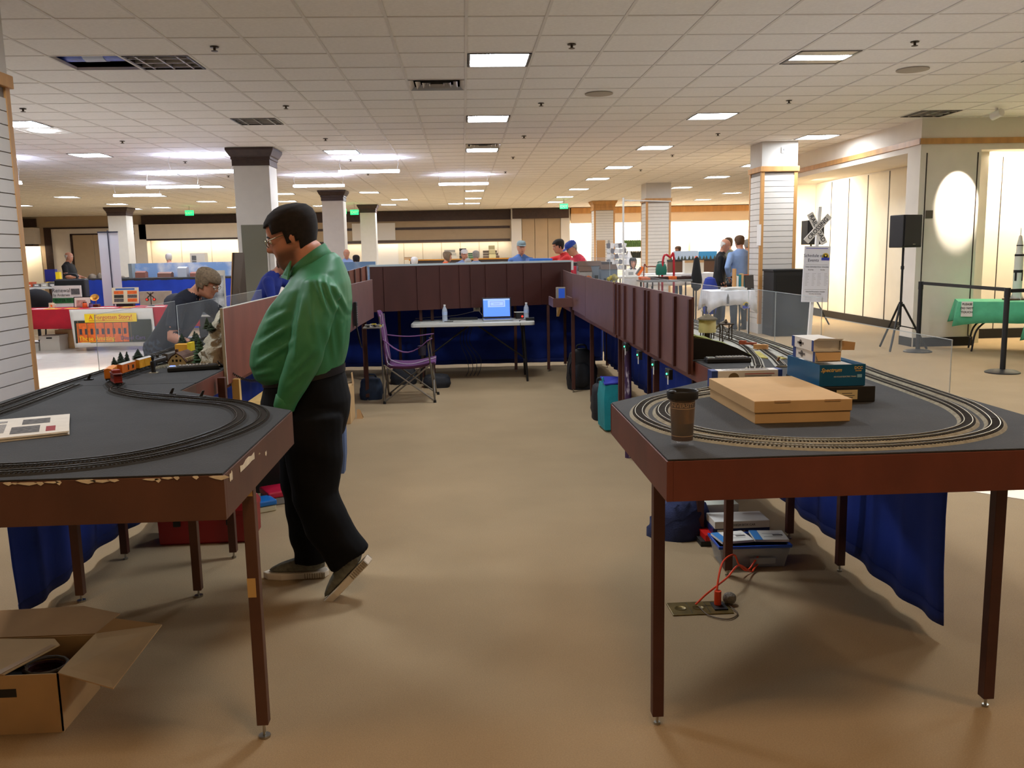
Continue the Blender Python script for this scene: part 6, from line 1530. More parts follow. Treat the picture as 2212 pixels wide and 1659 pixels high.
bpanel('title_rule',-.40,.35,.535,.543,mat('title_red',(206,76,24)),.0435)
text('Those Amazing',.11,'lettering',M_YEL,t,(-.29,-.040,.225),depth=.001,bold=.001,sx=.9); text('Diesel Cars',.10,'lettering',M_PURT,t,(.33,-.040,.225),depth=.001,bold=.001,sx=.9); bpanel('caption_rule',-.56,-.0,.165,.172,M_YEL,.038)
def item(name, lab, cat, x, y, z, rz=0): return thing(name, lab, cat, (x,y,z), rz)
ZT = .747
t = item('photo_display','framed display of train photos standing on the red table','display',-6.15,16.4,ZT); obj('easel_foot', MB().box(-.15,.15,-.05,.06,0,.05), M_BLACK, t)
f_ = obj('board', MB().box(-.235,.235,-.012,.012,.05,.34), mat('cream_mount',(224,218,186),.6), t, rot=(-.12,0,0)); obj('header', MB().box(-.17,.17,-.014,-.012,.295,.325), mat('header_blue',(52,96,170),.5), f_)
for i in range(2):
    for j in range(3): obj('photo', MB().box(-.20+i*.24,-.03+i*.24,-.014,-.012,.08+j*.07,.14+j*.07), (M_INK,M_BDK,M_BORG)[(i*2+j)%3] if not (i == 1 and j == 2) else M_BORG, f_)
t = item('picture_frame','black framed portrait photo on the red table','picture',-6.92,16.4,ZT); obj('frame', MB().box(-.15,.15,-.01,.01,0,.19), M_BLACK, t, rot=(-.15,0,0)); obj('mat_board', MB().box(-.135,.145,-.012,-.01,.008,.175), M_PAPER, t, rot=(-.15,0,0)); obj('photo', MB().box(-.10,.06,-.014,-.012,.01,.13), mat('pink_photo',(190,150,140),.5,var=.3,scale=20), t, rot=(-.15,0,0))
t = item('gramophone','small gramophone model with a brass horn on the red table','gramophone',-6.68,16.4,ZT); obj('base', MB().box(-.06,.06,-.06,.06,0,.05), mat('mahogany',(90,40,26),.4), t, bevel=.004); obj('horn', MB().lathe([(.008,0),(.012,.06),(.03,.10),(.07,.125),(.075,.128)],n=18,cap=False), mat('horn_brass',(228,170,80),.3,metal=.6), t, loc=(.01,0,.10), rot=(.9,.25,0), smooth=True); obj('arm', MB().cyl((0,0,.05),(.01,0,.11),.006,n=6), M_STEEL, t)
t = item('jar','orange candy jar beside the gramophone','jar',-6.79,16.2,ZT); obj('body', MB().lathe([(.035,0),(.04,.01),(.04,.07),(.03,.09)],n=16), mat('orange_jar',(226,92,36),.4), t, smooth=True); obj('lid', MB().lathe([(.032,.09),(.032,.105)],n=16), M_BLACK, t)
t = item('jar','purple candy jar right of the orange jar','jar',-6.68,16.18,ZT); obj('body', MB().lathe([(.03,0),(.034,.01),(.034,.06),(.026,.07)],n=16), mat('purple_jar',(96,60,110),.4), t, smooth=True); obj('lid', MB().lathe([(.028,.07),(.028,.082)],n=16), M_BLACK, t)
t = item('mug','cream mug with an orange mark on the red table','mug',-7.37,16.2,ZT); obj('cup', MB().lathe([(.045,0),(.048,.005),(.048,.10),(.044,.10),(.042,.008)],n=18), mat('cream_mug',(226,214,194),.4), t, smooth=True); obj('handle', MB().tube([(.046,0,.08),(.075,0,.07),(.075,0,.04),(.046,0,.025)],.007,n=6), mat('cream_mug',(226,214,194)), t); obj('mark', MB().box(.0,.03,-.0495,-.046,.03,.07), M_BORG, t)
t = item('crossing_signal_model','toy railroad crossing signal with red lights on the red table','model signal',-5.66,16.3,ZT)
obj('post', MB().cyl((0,0,0),(0,0,.24),.008,n=8).box(-.05,.05,-.03,.03,0,.015), M_BLACK, t)
for a in (.7,-.7): obj('crossbuck', MB().cbox((0,-.01,.20),(.15,.006,.022),Matrix.Rotation(a,3,'Y')), mat('dark_bronze',(70,50,38),.5), t)
for s in (-1,1): obj('lamp', MB().cyl((s*.065,-.02,.12),(s*.065,.0,.12),.03,n=14), M_BLACK, t); obj('red_lens', MB().cyl((s*.065,-.024,.12),(s*.065,-.02,.12),.02,n=14), mat('signal_red',(220,60,40),.3,emit=(220,50,30),estr=.4), t)
for k, (x, y, w_, c_, lab) in enumerate(((-7.28,16.02,.22,'y','yellow flyer at the near left of the red table'),(-6.95,16.04,.20,'y','yellow flyer in front of the portrait photo'),(-6.55,16.1,.22,'w','white leaflet in front of the gramophone'),(-6.3,16.05,.24,'w','white leaflet in front of the photo display'),(-6.0,16.08,.2,'y2','pale yellow leaflet right of the photo display'),(-5.5,16.05,.3,'w','white leaflets at the right end of the red table'),(-7.55,16.15,.22,'w','white papers at the left end of the red table'))):
    tag(obj('leaflet', MB().slab([(-w_/2,-.1,0),(w_/2,-.1,0),(w_/2,.1,0),(-w_/2,.1,0)],(0,0,.003)), {'w':M_PAPER,'y':mat('amber_paper',(250,190,40),.6),'y2':mat('lemon_paper',(236,226,110),.6)}[c_], loc=(x,y,ZT+.001), rot=(0,0,.1*(k%3-1))), lab, 'leaflet')
t = thing('rollup_banner', 'back of a tall white roll-up banner with a thin pole', 'banner', (-6.60,17.0,0)); obj('sheet', MB().slab([(-.17,0,.05),(.18,0,.05),(.19,0,2.09),(-.175,0,2.10)],(0,.004,0)), mat('banner_white',(206,208,220),.6), t); obj('pole', MB().cyl((.02,-.02,.05),(.01,-.02,2.13),.011,n=8), mat('pole_dark',(40,42,60),.5), t); obj('base', MB().box(-.22,.22,-.12,.12,0,.06), M_METAL, t); obj('top_rail', MB().box(-.18,.19,-.012,.012,2.085,2.11), mat('pole_dark',(40,42,60)), t)
t = thing('lawn_sign', 'white Renewal window company sign on a black case', 'sign', (-7.52,17.2,0)); obj('panel', MB().box(-.27,.27,-.01,.01,.72,1.12), M_CARDW, t); text('Renewal',.105,'lettering',mat('sign_ink',(50,50,50),.6),t,(-.10,-.0115,1.03),depth=.001,sx=.95); text('by Andersen',.075,'lettering',mat('sign_ink',(50,50,50)),t,(-.10,-.0115,.945),depth=.001,sx=.8); obj('photo', MB().box(.08,.24,-.0125,-.01,.95,1.06), M_INK, t); obj('green_band', MB().box(-.27,.27,-.0125,-.01,.79,.89), mat('sign_green',(40,110,56),.5), t); text('ENTER TO WIN',.08,'lettering',M_BLACK,t,(0,-.0135,.84),depth=.001,sx=.8); obj('stake', MB().cyl((-.2,.01,0),(-.2,.01,.75),.008,n=6).cyl((.2,.01,0),(.2,.01,.75),.008,n=6), M_METAL, t)
t = thing('black_case', 'tall black carrying case behind the window company sign', 'case', (-7.52,17.42,0)); obj('body', MB().box(-.28,.30,-.1,.1,0,1.24), M_BLACK, t, bevel=.03); obj('handle', MB().tube(smooth_path([(-.12,0,1.22),(-.10,0,1.32),(.10,0,1.32),(.12,0,1.22)],14),.02,n=8), M_BLACK, t, smooth=True)
t = thing('office_chair_back', 'dark curved chair back behind the red table', 'chair', (-7.98,16.95,0)); obj('backrest', MB().ball((0,0,.88),(.30,.12,.20),16,9), BLK, t, smooth=True); obj('post', MB().cyl((0,0,.05),(0,0,.75),.03,n=8).lathe([(.25,.0),(.25,.05),(.05,.06)],n=5), M_BLACK, t)
t = thing('padded_chair', 'tan padded chair back behind the red table', 'chair', (-6.15,18.0,0)); obj('backrest', MB().rings([[(x*.30,y*.09,z) for x, y in ((-1,-.6),(-.6,-1),(.6,-1),(1,-.6),(1,.6),(.6,1),(-.6,1),(-1,.6))] for z in (.50,.90,.95)]), cl('tan_vinyl',(150,132,112)), t, smooth=40); obj('seat', MB().box(-.3,.3,-.5,.0,.40,.50), cl('tan_vinyl',(150,132,112)), t, bevel=.03)
for s in (-1,1): obj('leg', MB().cyl((s*.26,-.05,0),(s*.26,-.05,.5),.015,n=6), M_LEGD, t); obj('leg', MB().cyl((s*.26,-.45,0),(s*.26,-.45,.4),.015,n=6), M_LEGD, t)
t = thing('padded_chair', 'dark grey rounded chair behind the toy crossing signal', 'chair', (-5.62,17.6,0)); obj('backrest', MB().ball((0,0,.72),(.26,.12,.20),14,8), cl('charcoal',(44,46,52)), t, smooth=True); obj('pedestal', MB().cyl((0,0,0),(0,0,.6),.03,n=8).lathe([(.24,0),(.24,.04),(.04,.06)],n=5), M_BLACK, t)
for (x, w_, d_2, h_, lab) in ((-7.39,.34,.34,.27,'white lidded file box on the floor under the red table'),(-7.75,.30,.3,.14,'low white file box at the left under the red table')):
    t = thing('file_box', lab, 'box', (x,16.2,.0045)); obj('box', MB().box(-w_/2,w_/2,-d_2/2,d_2/2,0,h_*.8), mat('file_box_white',(196,188,176),.7), t); obj('lid', MB().box(-w_/2-.008,w_/2+.008,-d_2/2-.008,d_2/2+.008,h_*.75,h_), mat('file_box_white',(196,188,176)), t); obj('hand_hole', MB().box(-.05,.05,-d_2/2-.0095,-d_2/2-.002,h_*.8,h_*.9), M_BLACK, t)
t = thing('shipping_carton', 'brown carton behind the white file box under the red table', 'box', (-7.25,16.55,.0045)); obj('carton', MB().box(-.2,.2,-.15,.15,0,.34), M_KRAFT, t); obj('tape', MB().box(-.02,.02,-.151,.151,.335,.342), mat('brown_tape',(186,150,108)), t)
# distant blue layout with painted sky
t = thing('display_layout', 'distant model layout with a painted sky backdrop and blue skirt', 'layout table', (-6.3,20.4,0)); obj('deck', MB().box(-1.3,1.6,-.45,.45,1.12,1.17), M_DECK, t); obj('skirt', grid_surf(lambda u,v:(-1.3+2.9*u,-.45+.02*math.sin(u*60)*(1-v),.05+1.08*v),60,3), M_BLUE, t, smooth=True)
obj('sky_board', MB().box(-1.22,1.6,.40,.43,1.17,1.49), M_SKYB, t); obj('end_board', MB().box(-1.3,-1.22,.2,.43,1.17,1.49), mat('grey_blue_board',(140,150,150),.7), t)
bl = ((-.98,.22,.12,(150,96,80)),(-.45,.30,.09,(140,100,84)),(-.05,.20,.20,(200,206,214)),(.25,.26,.08,(150,110,90)),(.65,.3,.07,(190,196,196)),(1.2,.3,.10,(110,100,92)))
for x, w_, h_, c_ in bl: obj('model_building', MB().box(x-w_/2,x+w_/2,.0,.2,1.17,1.17+h_).slab([(x-w_/2,0,1.17+h_),(x-w_/2,.2,1.17+h_),(x-w_/2,.1,1.2+h_)],(w_,0,0)), mat('mb%d'%c_[0],c_,.7), t)
t = thing('display_layout', 'distant blue-skirted layout end left of the roll-up banner', 'layout table', (-8.15,20.6,0)); obj('deck', MB().box(-.35,.55,-.4,.4,1.14,1.18), M_DECK, t); obj('skirt', grid_surf(lambda u,v:(-.35+.9*u,-.4+.02*math.sin(u*30)*(1-v),.05+1.1*v),24,3), M_BLUE, t, smooth=True)
rnd = random.Random(21)
for k in range(6): obj('scenery_lump', MB().ball((-.2+k*.13,-.1+rnd.uniform(-.1,.2),1.18),(rnd.uniform(.05,.12),.1,rnd.uniform(.04,.14))), mat('scenic_grey',(120,108,92),.9,var=.3,scale=12), t, smooth=True)
simple_table('cluttered white folding table far left beyond the red booth', -9.1, 19.3, .75, .36, 1.05)
t = thing('poster_box', 'dark blue and yellow display box on the cluttered table', 'box', (-8.72,19.3,1.051)); obj('blue_panel', MB().box(-.12,.10,-.05,.05,.10,.36), mat('indigo_box',(30,34,110),.5), t); obj('yellow_panel', MB().box(.10,.18,-.05,.05,.0,.30).box(-.1,.1,-.06,.06,0,.10), M_YEL, t)
for k in range(7):
    x = -9.6+k*.16; c_ = [(150,150,144),(200,196,186),(60,110,120),(206,90,50),(120,116,110),(190,180,160),(90,86,80)][k]
    t = thing('clutter_box', ['grey carton','white carton','teal carton','red carton','dark grey carton','beige carton','charcoal carton'][k]+' among the clutter on the far left table', 'box', (x,19.2,1.051)); obj('carton', MB().box(-.07,.07,-.1,.1,0,rnd.uniform(.06,.13)), mat('clutter%d'%k,c_,.6), t); obj('label', MB().box(-.04,.04,-.102,-.1,.02,.05), M_PAPER, t)
t = thing('equipment_case', 'grey equipment case behind the white-haired man', 'case', (-7.35,25.2,1.101)); obj('case', MB().box(-.2,.2,-.15,.15,0,.62), mat('beige_case',(200,192,176),.6), t); obj('slot', MB().box(-.15,-.03,-.155,-.15,.3,.4).box(-.15,-.03,-.155,-.15,.42,.55), M_INK, t)
simple_table('distant bare table behind the painted sky layout', -7.6, 25.2, 1.3, .4, 1.1)
t = thing('aframe_board', 'dark wooden A-frame board standing before the mirror column', 'board', (-3.43,13.5,0)); obj('panel', MB().slab([(-.10,-.3,0),(.06,.3,0),(.06,.3,1.66),(.02,-.1,1.66)],(.03,-.01,0)), mat('dark_walnut',(60,44,28),.6), t); obj('gold_edge', MB().slab([(-.105,-.31,0),(-.095,-.31,0),(.02,-.11,1.66),(.01,-.11,1.66)],(0,.01,0)), M_OAK, t)
t = thing('mountain_picture', 'grey snowy mountain photo leaning by the dark board', 'picture', (-3.85,13.75,.70)); obj('frame', MB().box(-.20,.20,-.015,.015,.0,.70), M_PAPER, t, rot=(-.05,0,0)); obj('photo', MB().box(-.18,.18,-.018,-.015,.03,.62), mat('mountain_photo',(90,98,110),.5,rgb2=(220,224,228),scale=5,thr=(.4,.6)), t, rot=(-.05,0,0)); obj('stand', MB().box(-.2,.2,-.05,.15,-.70,0), M_BLACK, t)

# ---- right side: crossing sign, speakers, podium
t = thing('crossing_signpost', 'white railroad crossing signpost carrying the schedule board', 'sign', (5.03,12.6,0))
post = obj('post', MB().slab([(-.045,-.01,0),(.0,-.01,0),(.115,-.01,2.15),(.07,-.01,2.15)],(0,.05,0)), M_WHITE, t); obj('foot', MB().box(-.3,.3,-.03,.03,0,.06).box(-.03,.03,-.3,.3,0,.06), M_WHITE, t)
for a, s_, w1 in ((math.radians(-62),'RAIL ROAD',0),(math.radians(47),'CROSSING',1)):
    b = obj('crossbuck_blade', MB().box(-.245,.245,-.01,.01,-.045,.045), M_CARDW, t, loc=(.045,-.03-.022*w1,1.84), rot=(0,-a,0)); text(s_,.088,'lettering',M_BLACK,b,(0,-.012,0),depth=.001,bold=.001,sx=.92 if w1 else .95)
bd = obj('schedule_board', MB().box(-.19,.19,-.012,.012,0,.80), mat('board_white',(222,222,228),.5), t, loc=(.03,-.045,.79), rot=(0,.03,0))
text('Schedule of',.062,'lettering',mat('sign_navy',(40,44,70),.6),bd,(-.055,-.0135,.665),depth=.001); text('Events',.062,'lettering',mat('sign_navy',(40,44,70)),bd,(-.055,-.0135,.60),depth=.001)
obj('purple_rule', MB().box(-.17,.15,-.0135,-.012,.765,.775), mat('sign_purple',(86,80,170),.5), bd)
em = obj('emblem', MB().cyl((.12,-.0145,.655),(.12,-.012,.655),.05,n=20), mat('emblem_gold',(206,176,50),.5), bd); obj('emblem_core', MB().cyl((.12,-.016,.66),(.12,-.0145,.66),.032,n=16), M_BLACK, em); obj('emblem_ribbon', MB().box(.062,.178,-.017,-.0145,.60,.64), mat('emblem_blue',(52,66,170),.5), em); obj('emblem_lamp', MB().cyl((.12,-.0175,.67),(.12,-.016,.67),.014,n=12), M_YEL, em)
for z in (.535,.18): obj('rule', MB().box(-.16,.16,-.0135,-.012,z,z+.003), M_GREYP, bd)
text('Clinic Schedule',.028,'lettering',M_BLACK,bd,(-.085,-.0135,.505),depth=.001); text('Clinic Schedule',.028,'lettering',M_BLACK,bd,(.09,-.0135,.505),depth=.001); text('Saturday',.024,'lettering',M_GREYP,bd,(-.085,-.0135,.465),depth=.001); text('Sunday',.024,'lettering',M_GREYP,bd,(.09,-.0135,.465),depth=.001)
text('Historical Presentation Schedule',.024,'lettering',M_BLACK,bd,(0,-.0135,.15),depth=.001,sx=.9); text('Saturday and Sunday',.022,'lettering',M_GREYP,bd,(0,-.0135,.12),depth=.001)
pl = MB(); rnd = random.Random(4)
for i in range(9):
    for x in (-.16,-.06,.02,.12): pl.box(x,x+rnd.uniform(.03,.06),-.0133,-.012,.24+i*.021,.246+i*.021)
for i in range(4):
    for x in (-.15,.03): pl.box(x,x+rnd.uniform(.08,.11),-.0133,-.012,.03+i*.018,.035+i*.018)
obj('fine_print', pl, mat('print_pale',(186,184,188),.6), bd, kind='stuff')
def pa_speaker(lab, x, y, z, rz, tripod=True, stand_lab=''):
    t = thing('loudspeaker', lab, 'loudspeaker', (x,y,z), rz); obj('cabinet', MB().prism([(-.19,-.16),(.19,-.16),(.13,.16),(-.13,.16)],0,.48), M_BLACK, t, bevel=.012); obj('grille', MB().box(-.165,.165,-.172,-.158,.02,.46), mat('grille_black',(28,28,30),.7,bump=.5,bscale=300), t, bevel=.01); obj('logo', MB().box(.0,.05,-.174,-.172,.04,.055), M_STEEL, t)
    s = thing('speaker_stand', stand_lab, 'stand', (x,y,0), rz); obj('pole', MB().cyl((0,0,.35),(0,0,z),.018,n=10), M_BLACK, s, smooth=True); obj('collar', MB().cyl((0,0,.66),(0,0,.73),.03,n=10).cyl((0,0,1.22),(0,0,1.27),.026,n=10), M_BLACK, s)
    for k in range(3):
        a = 2*PI*k/3+1.15+rz; obj('leg', MB().tube([(.03*math.cos(a),.03*math.sin(a),.70),(.40*math.cos(a),.40*math.sin(a),.015)],.016,n=8), M_BLACK, s, smooth=True); obj('brace', MB().cyl((0,0,.37),(.23*math.cos(a),.23*math.sin(a),.32),.009,n=6), M_BLACK, s)
pa_speaker('black loudspeaker on a tripod by the cream corner wall',6.60,13.05,1.545,.35,True,'black tripod stand under the corner loudspeaker')
pa_speaker('black loudspeaker behind the crossing sign',6.99,17.6,1.62,.2,True,'black tripod stand behind the crossing sign')
t = thing('podium', 'black podium cabinet in front of the slatwall column', 'podium', (5.79,15.75,0)); obj('body', MB().box(-.30,.36,-.27,.27,0,1.16), mat('podium_black',(30,31,33),.6), t, bevel=.006); obj('top', MB().box(-.32,.38,-.29,.28,1.16,1.19), mat('podium_black',(30,31,33)), t); obj('front_panel', MB().box(-.25,.31,-.276,-.27,.08,1.08), mat('podium_dark',(18,18,19),.5), t)
# stanchions and belts
def stanchion(lab, x, y):
    t = thing('stanchion', lab, 'stanchion', (x,y,0)); obj('base', MB().lathe([(.20,0),(.20,.012),(.16,.03),(.03,.045)],n=28), mat('stanchion_black',(32,30,30),.5), t, smooth=True); obj('post', MB().cyl((0,0,.03),(0,0,1.0),.032,n=14), M_BLACK, t, smooth=True); obj('belt_head', MB().cyl((0,0,.93),(0,0,1.045),.036,n=14), M_BLACK, t, smooth=True)
stanchion('black belt stanchion nearest the green table',6.62,10.46); stanchion('black belt stanchion beside the corner loudspeaker',6.74,12.75)
b = obj('belt', MB().slab([(6.625,10.5,1.0),(6.735,12.71,1.0),(6.735,12.71,1.045),(6.625,10.5,1.045)],(.004,0,0)), M_BLACK); tag(b,'black belt stretched between the two stanchions','belt'); b = obj('belt', MB().slab([(6.66,10.46,.985),(8.6,10.7,.985),(8.6,10.7,1.03),(6.66,10.46,1.03)],(0,.004,0)), M_BLACK); tag(b,'black belt running right from the nearer stanchion','belt')
# green tables with rocket model
GREENC = cl('green_plastic_cloth',(96,192,148))
simple_table('folding table with curved legs under the green cloth', 8.22, 12.55, .88, .36, .735, rz=-.45, curved=True); cloth('tablecloth','green plastic tablecloth with a please do not touch note',8.22,12.55,.90,.38,.742,.30,GREENC,rz=-.45,corner=.06)
t = thing('notice', 'white please do not touch notice on the green cloth', 'notice', (7.325,12.515,.70), -.45); obj('sheet', MB().box(-.075,.075,-.002,.002,-.17,.05), M_PAPER, t)
for k, s_ in enumerate(('PLEASE','DO NOT','TOUCH')): text(s_,.042,'lettering',M_BLACK,t,(0,-.006,.01-k*.058),depth=.0008,bold=.0008)
simple_table('second folding table under a green cloth at the right edge', 8.57, 11.2, .88, .36, .66, rz=-.45); cloth('tablecloth','green plastic tablecloth at the right edge of the view',8.57,11.2,.93,.40,.667,.36,GREENC,rz=-.45,corner=.10)
t = thing('rocket_model', 'tall white model rocket with black bands on the green table', 'model rocket', (8.17,12.68,.748)); M_RW = mat('rocket_white',(222,220,212),.5)
obj('body', MB().lathe([(.062,.0),(.062,.42),(.060,.43),(.060,.66),(.045,.70),(.045,.80),(.026,.90),(.022,.93),(.006,.95),(.004,1.05)],n=20), M_RW, t, smooth=30)
for z0, z1, r_ in ((.40,.44,.0635),(.64,.67,.0615),(.79,.805,.0465)): obj('black_band', MB().lathe([(r_,z0),(r_,z1)],n=20,cap=False), M_BLACK, t)
for k in range(4): a = k*PI/2; obj('black_panel', MB().cbox((.061*math.cos(a+.5),.061*math.sin(a+.5),.34),(.006,.03,.12),Matrix.Rotation(a+.5,3,'Z')), M_BLACK, t); obj('fin', MB().slab([(.05*math.cos(a),.05*math.sin(a),.0),(.11*math.cos(a),.11*math.sin(a),.0),(.06*math.cos(a),.06*math.sin(a),.12)],(.004*math.sin(a),-.004*math.cos(a),0)), M_RW, t)
obj('launch_base', MB().box(-.16,.12,-.1,.1,-.002,.02), mat('base_brick',(110,80,64),.8), t)
t = thing('brick_crate', 'red brick toy crate under the second green table', 'crate', (8.3,11.25,0)); obj('crate', MB().box(-.18,.18,-.15,.15,0,.30), mat('brick_red',(140,64,44),.8,var=.2,scale=20), t); obj('rim', MB().box(-.19,.19,-.16,.16,.27,.30), mat('brick_red',(140,64,44)), t)

# ---- right middle distance: vendor tables
simple_table('small table under the white draped cloth', 4.32, 14.35, .33, .30, .895); cloth('tablecloth','white cloth with two printed emblems draped on a small table',4.32,14.35,.36,.34,.90,.22,cl('white_linen',(226,228,234)),rz=-.05,amp=.02,corner=.14)
e = thing('cloth_emblem', 'round gold and blue emblem on the white draped cloth', 'emblem', (4.52,13.985,.67)); obj('disc', MB().cyl((0,-.012,0),(0,-.004,0),.055,n=20), mat('emblem_gold',(206,176,50)), e); obj('ribbon', MB().box(-.06,.06,-.016,-.012,-.05,.0), mat('emblem_blue',(52,66,170)), e); obj('engine_face', MB().cyl((0,-.016,.01),(0,-.012,.01),.03,n=14), M_BLACK, e)
e = thing('cloth_emblem', 'small dark arrow shaped print on the white draped cloth', 'emblem', (4.22,13.985,.78)); obj('arrow', MB().slab([(-.02,-.008,-.08),(.02,-.008,-.08),(.02,-.008,.02),(0,-.008,.09),(-.02,-.008,.02)],(0,.004,0)), M_INK, e)
t = thing('leaflet_stack', 'loose stack of white papers on the draped table', 'papers', (4.42,14.3,.905)); 
for k in range(4): obj('sheet', MB().box(-.2,.18,-.1,.1,k*.012,k*.012+.010), M_PAPER, t, rot=(0,0,.12*k))
t = thing('book_rack', 'wooden rack of books at the end of the draped table', 'rack', (4.62,14.55,.905)); obj('rack', MB().box(-.14,.12,-.08,.08,0,.02).box(-.14,-.12,-.08,.08,0,.34), M_OAK, t)
for k in range(5): obj('book', MB().box(-.11+k*.042,-.075+k*.042,-.07,.07,.02,.22+.02*(k%3)), [M_PAPER,cl('teal_book',(40,130,140)),M_KRAFT,cl('teal_book',(40,130,140)),M_BORG][k], t)
t = thing('chalk_sign', 'small dark chalkboard leaning on the draped table', 'sign', (4.66,14.25,.905)); obj('panel', MB().box(-.07,.07,-.01,.01,0,.24), mat('chalk_dark',(60,54,46),.7), t, rot=(-.2,0,0)); obj('edge', MB().box(-.08,-.07,-.012,.012,0,.24), M_BLACK, t, rot=(-.2,0,0))
simple_table('vendor table covered with orange and brown crafts', 3.6, 15.6, .48, .35, 1.06, mat('table_grey',(130,130,128),.5))
rnd = random.Random(14)
for k in range(12):
    x = 3.18+(k%6)*.155; y = 15.42+(k//6)*.2; m_ = [M_BORG,cl('brown_craft',(62,34,26)),cl('brown_craft',(62,34,26))][k%3]
    t = thing('craft_box', '%s craft box, %s in the %s row on the vendor table'%(['orange','dark brown','deep brown'][k%3],['first','second','third','fourth','fifth','sixth'][k%6],['front','rear'][k//6]), 'box', (x,y,1.061)); obj('box', MB().box(-.07,.07,-.08,.08,0,.035+.02*rnd.random()), m_, t); obj('lid_line', MB().box(-.071,.071,-.081,.081,.018,.022), cl('brown_dark',(40,24,20)), t)
t = thing('hand_truck', 'red tubular hand truck handle behind the craft table', 'hand truck', (3.76,16.1,0)); obj('frame', MB().tube(smooth_path([(-.12,0,.2),(-.12,0,1.38),(.02,0,1.44),(.08,0,1.42),(.08,0,.2)],30),.02,n=8), mat('truck_red',(190,24,44),.4), t, smooth=True); obj('toe_plate', MB().box(-.14,.10,-.2,.0,.02,.03), M_METAL, t)
for s in (-1,1): obj('wheel', MB().cyl((s*.14-.02,.02,.1),(s*.17-.02,.02,.1),.1,n=14), M_BLACK, t)
t = soft_bag('gift_bag','green shopping bag hanging on the red hand truck',3.62,16.15,(.20,.16,.22),mat('green_bag',(20,110,90),.5),seed=31); t.location.z = 1.12
t = thing('folding_chair', 'rust coloured metal chair frame behind the craft table', 'chair', (3.45,16.2,0)); obj('frame', MB().tube(smooth_path([(-.14,0,0),(-.14,0,1.22),(-.08,0,1.27),(.08,0,1.27),(.14,0,1.22),(.14,0,0)],30),.012,n=6), mat('chair_rust',(150,84,60),.5), t, smooth=True); obj('seat', MB().box(-.15,.15,-.3,.05,.42,.45), mat('chair_rust',(150,84,60)), t)
t = thing('draped_coat', 'long black coat hanging from a stand beside the craft table', 'coat', (4.05,15.3,0)); obj('coat', MB().rings([ringxy(0,0,z,r_,r_*.9,r_*1.2,n=14) for z, r_ in ((.86,.03),(.92,.09),(1.05,.10),(1.25,.07),(1.40,.05),(1.45,.02))]), BLK, t, smooth=True); obj('orange_tip', MB().ball((0,0,1.42),(.035,.035,.04)), ORG, t); obj('stand', MB().cyl((0,0,0),(0,0,.9),.012,n=6), M_BLACK, t)
simple_table('white topped vendor table far behind the craft table', 4.7, 19.3, .75, .38, 1.05); cloth('tablecloth','white cloth on the vendor table with the two tall white boxes',4.7,19.3,.78,.40,1.056,.25,cl('white_linen',(226,228,234)),corner=.02)
for x, lab in ((4.80,'tall white cardboard box on the vendor table, first'),(5.02,'tall white cardboard box on the vendor table, second')):
    t = thing('white_box', lab, 'box', (x+.1,19.2,1.062)); obj('box', MB().box(-.10,.10,-.1,.1,0,.27), mat('box_offwhite',(206,200,188),.6), t); obj('lid_flap', MB().box(-.102,.102,-.102,-.098,.22,.272), M_KRAFTD, t)
t = thing('blue_coat', 'bright blue coat draped over a chair by the bald man', 'coat', (4.65,16.6,0)); obj('coat', MB().rings([ringxy(0,0,z,r_,r_*.8,r_*1.1,n=14) for z, r_ in ((.35,.12),(.6,.17),(.85,.16),(1.02,.10),(1.05,.04))]), cl('royal_jacket',(30,50,140)), t, smooth=True); obj('chair_leg', MB().cyl((-.12,0,0),(-.12,0,.4),.012,n=6).cyl((.12,0,0),(.12,0,.4),.012,n=6), M_LEGD, t)
t = thing('display_layout', 'pale distant layout with small trees before the bright wall', 'layout table', (6.4,24.2,0)); obj('deck', MB().box(-.75,.9,-.3,.3,1.24,1.29), M_DECK, t); obj('pale_backdrop', MB().box(-.58,.12,.25,.28,1.29,1.52), mat('pale_sky_board',(190,204,220),.7), t); obj('blue_backdrop', MB().box(.13,.65,.25,.28,1.29,1.50), mat('teal_sky_board',(70,150,196),.7), t)
for k in range(14): obj('tree', MB().lathe([(.035,0),(.03,.03),(.004,.10)],c=(-.7+k*.1,.05*math.sin(k*2),1.29),n=7), mat('far_tree',(70,74,60),.9), t)
obj('skirt', MB().box(-.74,.88,-.29,.29,.9,1.24), mat('far_brown',(96,70,54),.8), t); obj('leg', MB().box(-.7,-.65,-.25,-.2,0,.9), M_LEGD, t); obj('leg', MB().box(.8,.85,-.25,-.2,0,.9), M_LEGD, t)
# greenery shelves near the bright bay
for z, x0, x1, c_, lab in ((1.68,5.95,6.75,(74,92,36),'upper shelf of green model trees before the bright wall'),(1.27,6.05,6.95,(48,44,26),'lower shelf of dark model trees before the bright wall')):
    t = thing('tree_shelf', lab, 'shelf', ((x0+x1)/2,32.9,z)); w_ = (x1-x0)/2; obj('shelf_board', MB().box(-w_,w_,-.15,.15,-.03,0), M_WHITE, t)
    for k in range(11): obj('tree', MB().lathe([(.05,0),(.045,.10),(.05,.16),(.03,.24),(.004,.26)],c=(-w_+.06+k*(2*w_-.12)/10,0,0),n=7), mat('shelf_tree_%d'%c_[0],c_,.9,var=.3,scale=20), t)
    obj('post', MB().box(-w_,-w_+.03,-.1,.1,-z,0), M_WHITE, t); obj('post', MB().box(w_-.03,w_,-.1,.1,-z,0), M_WHITE, t)
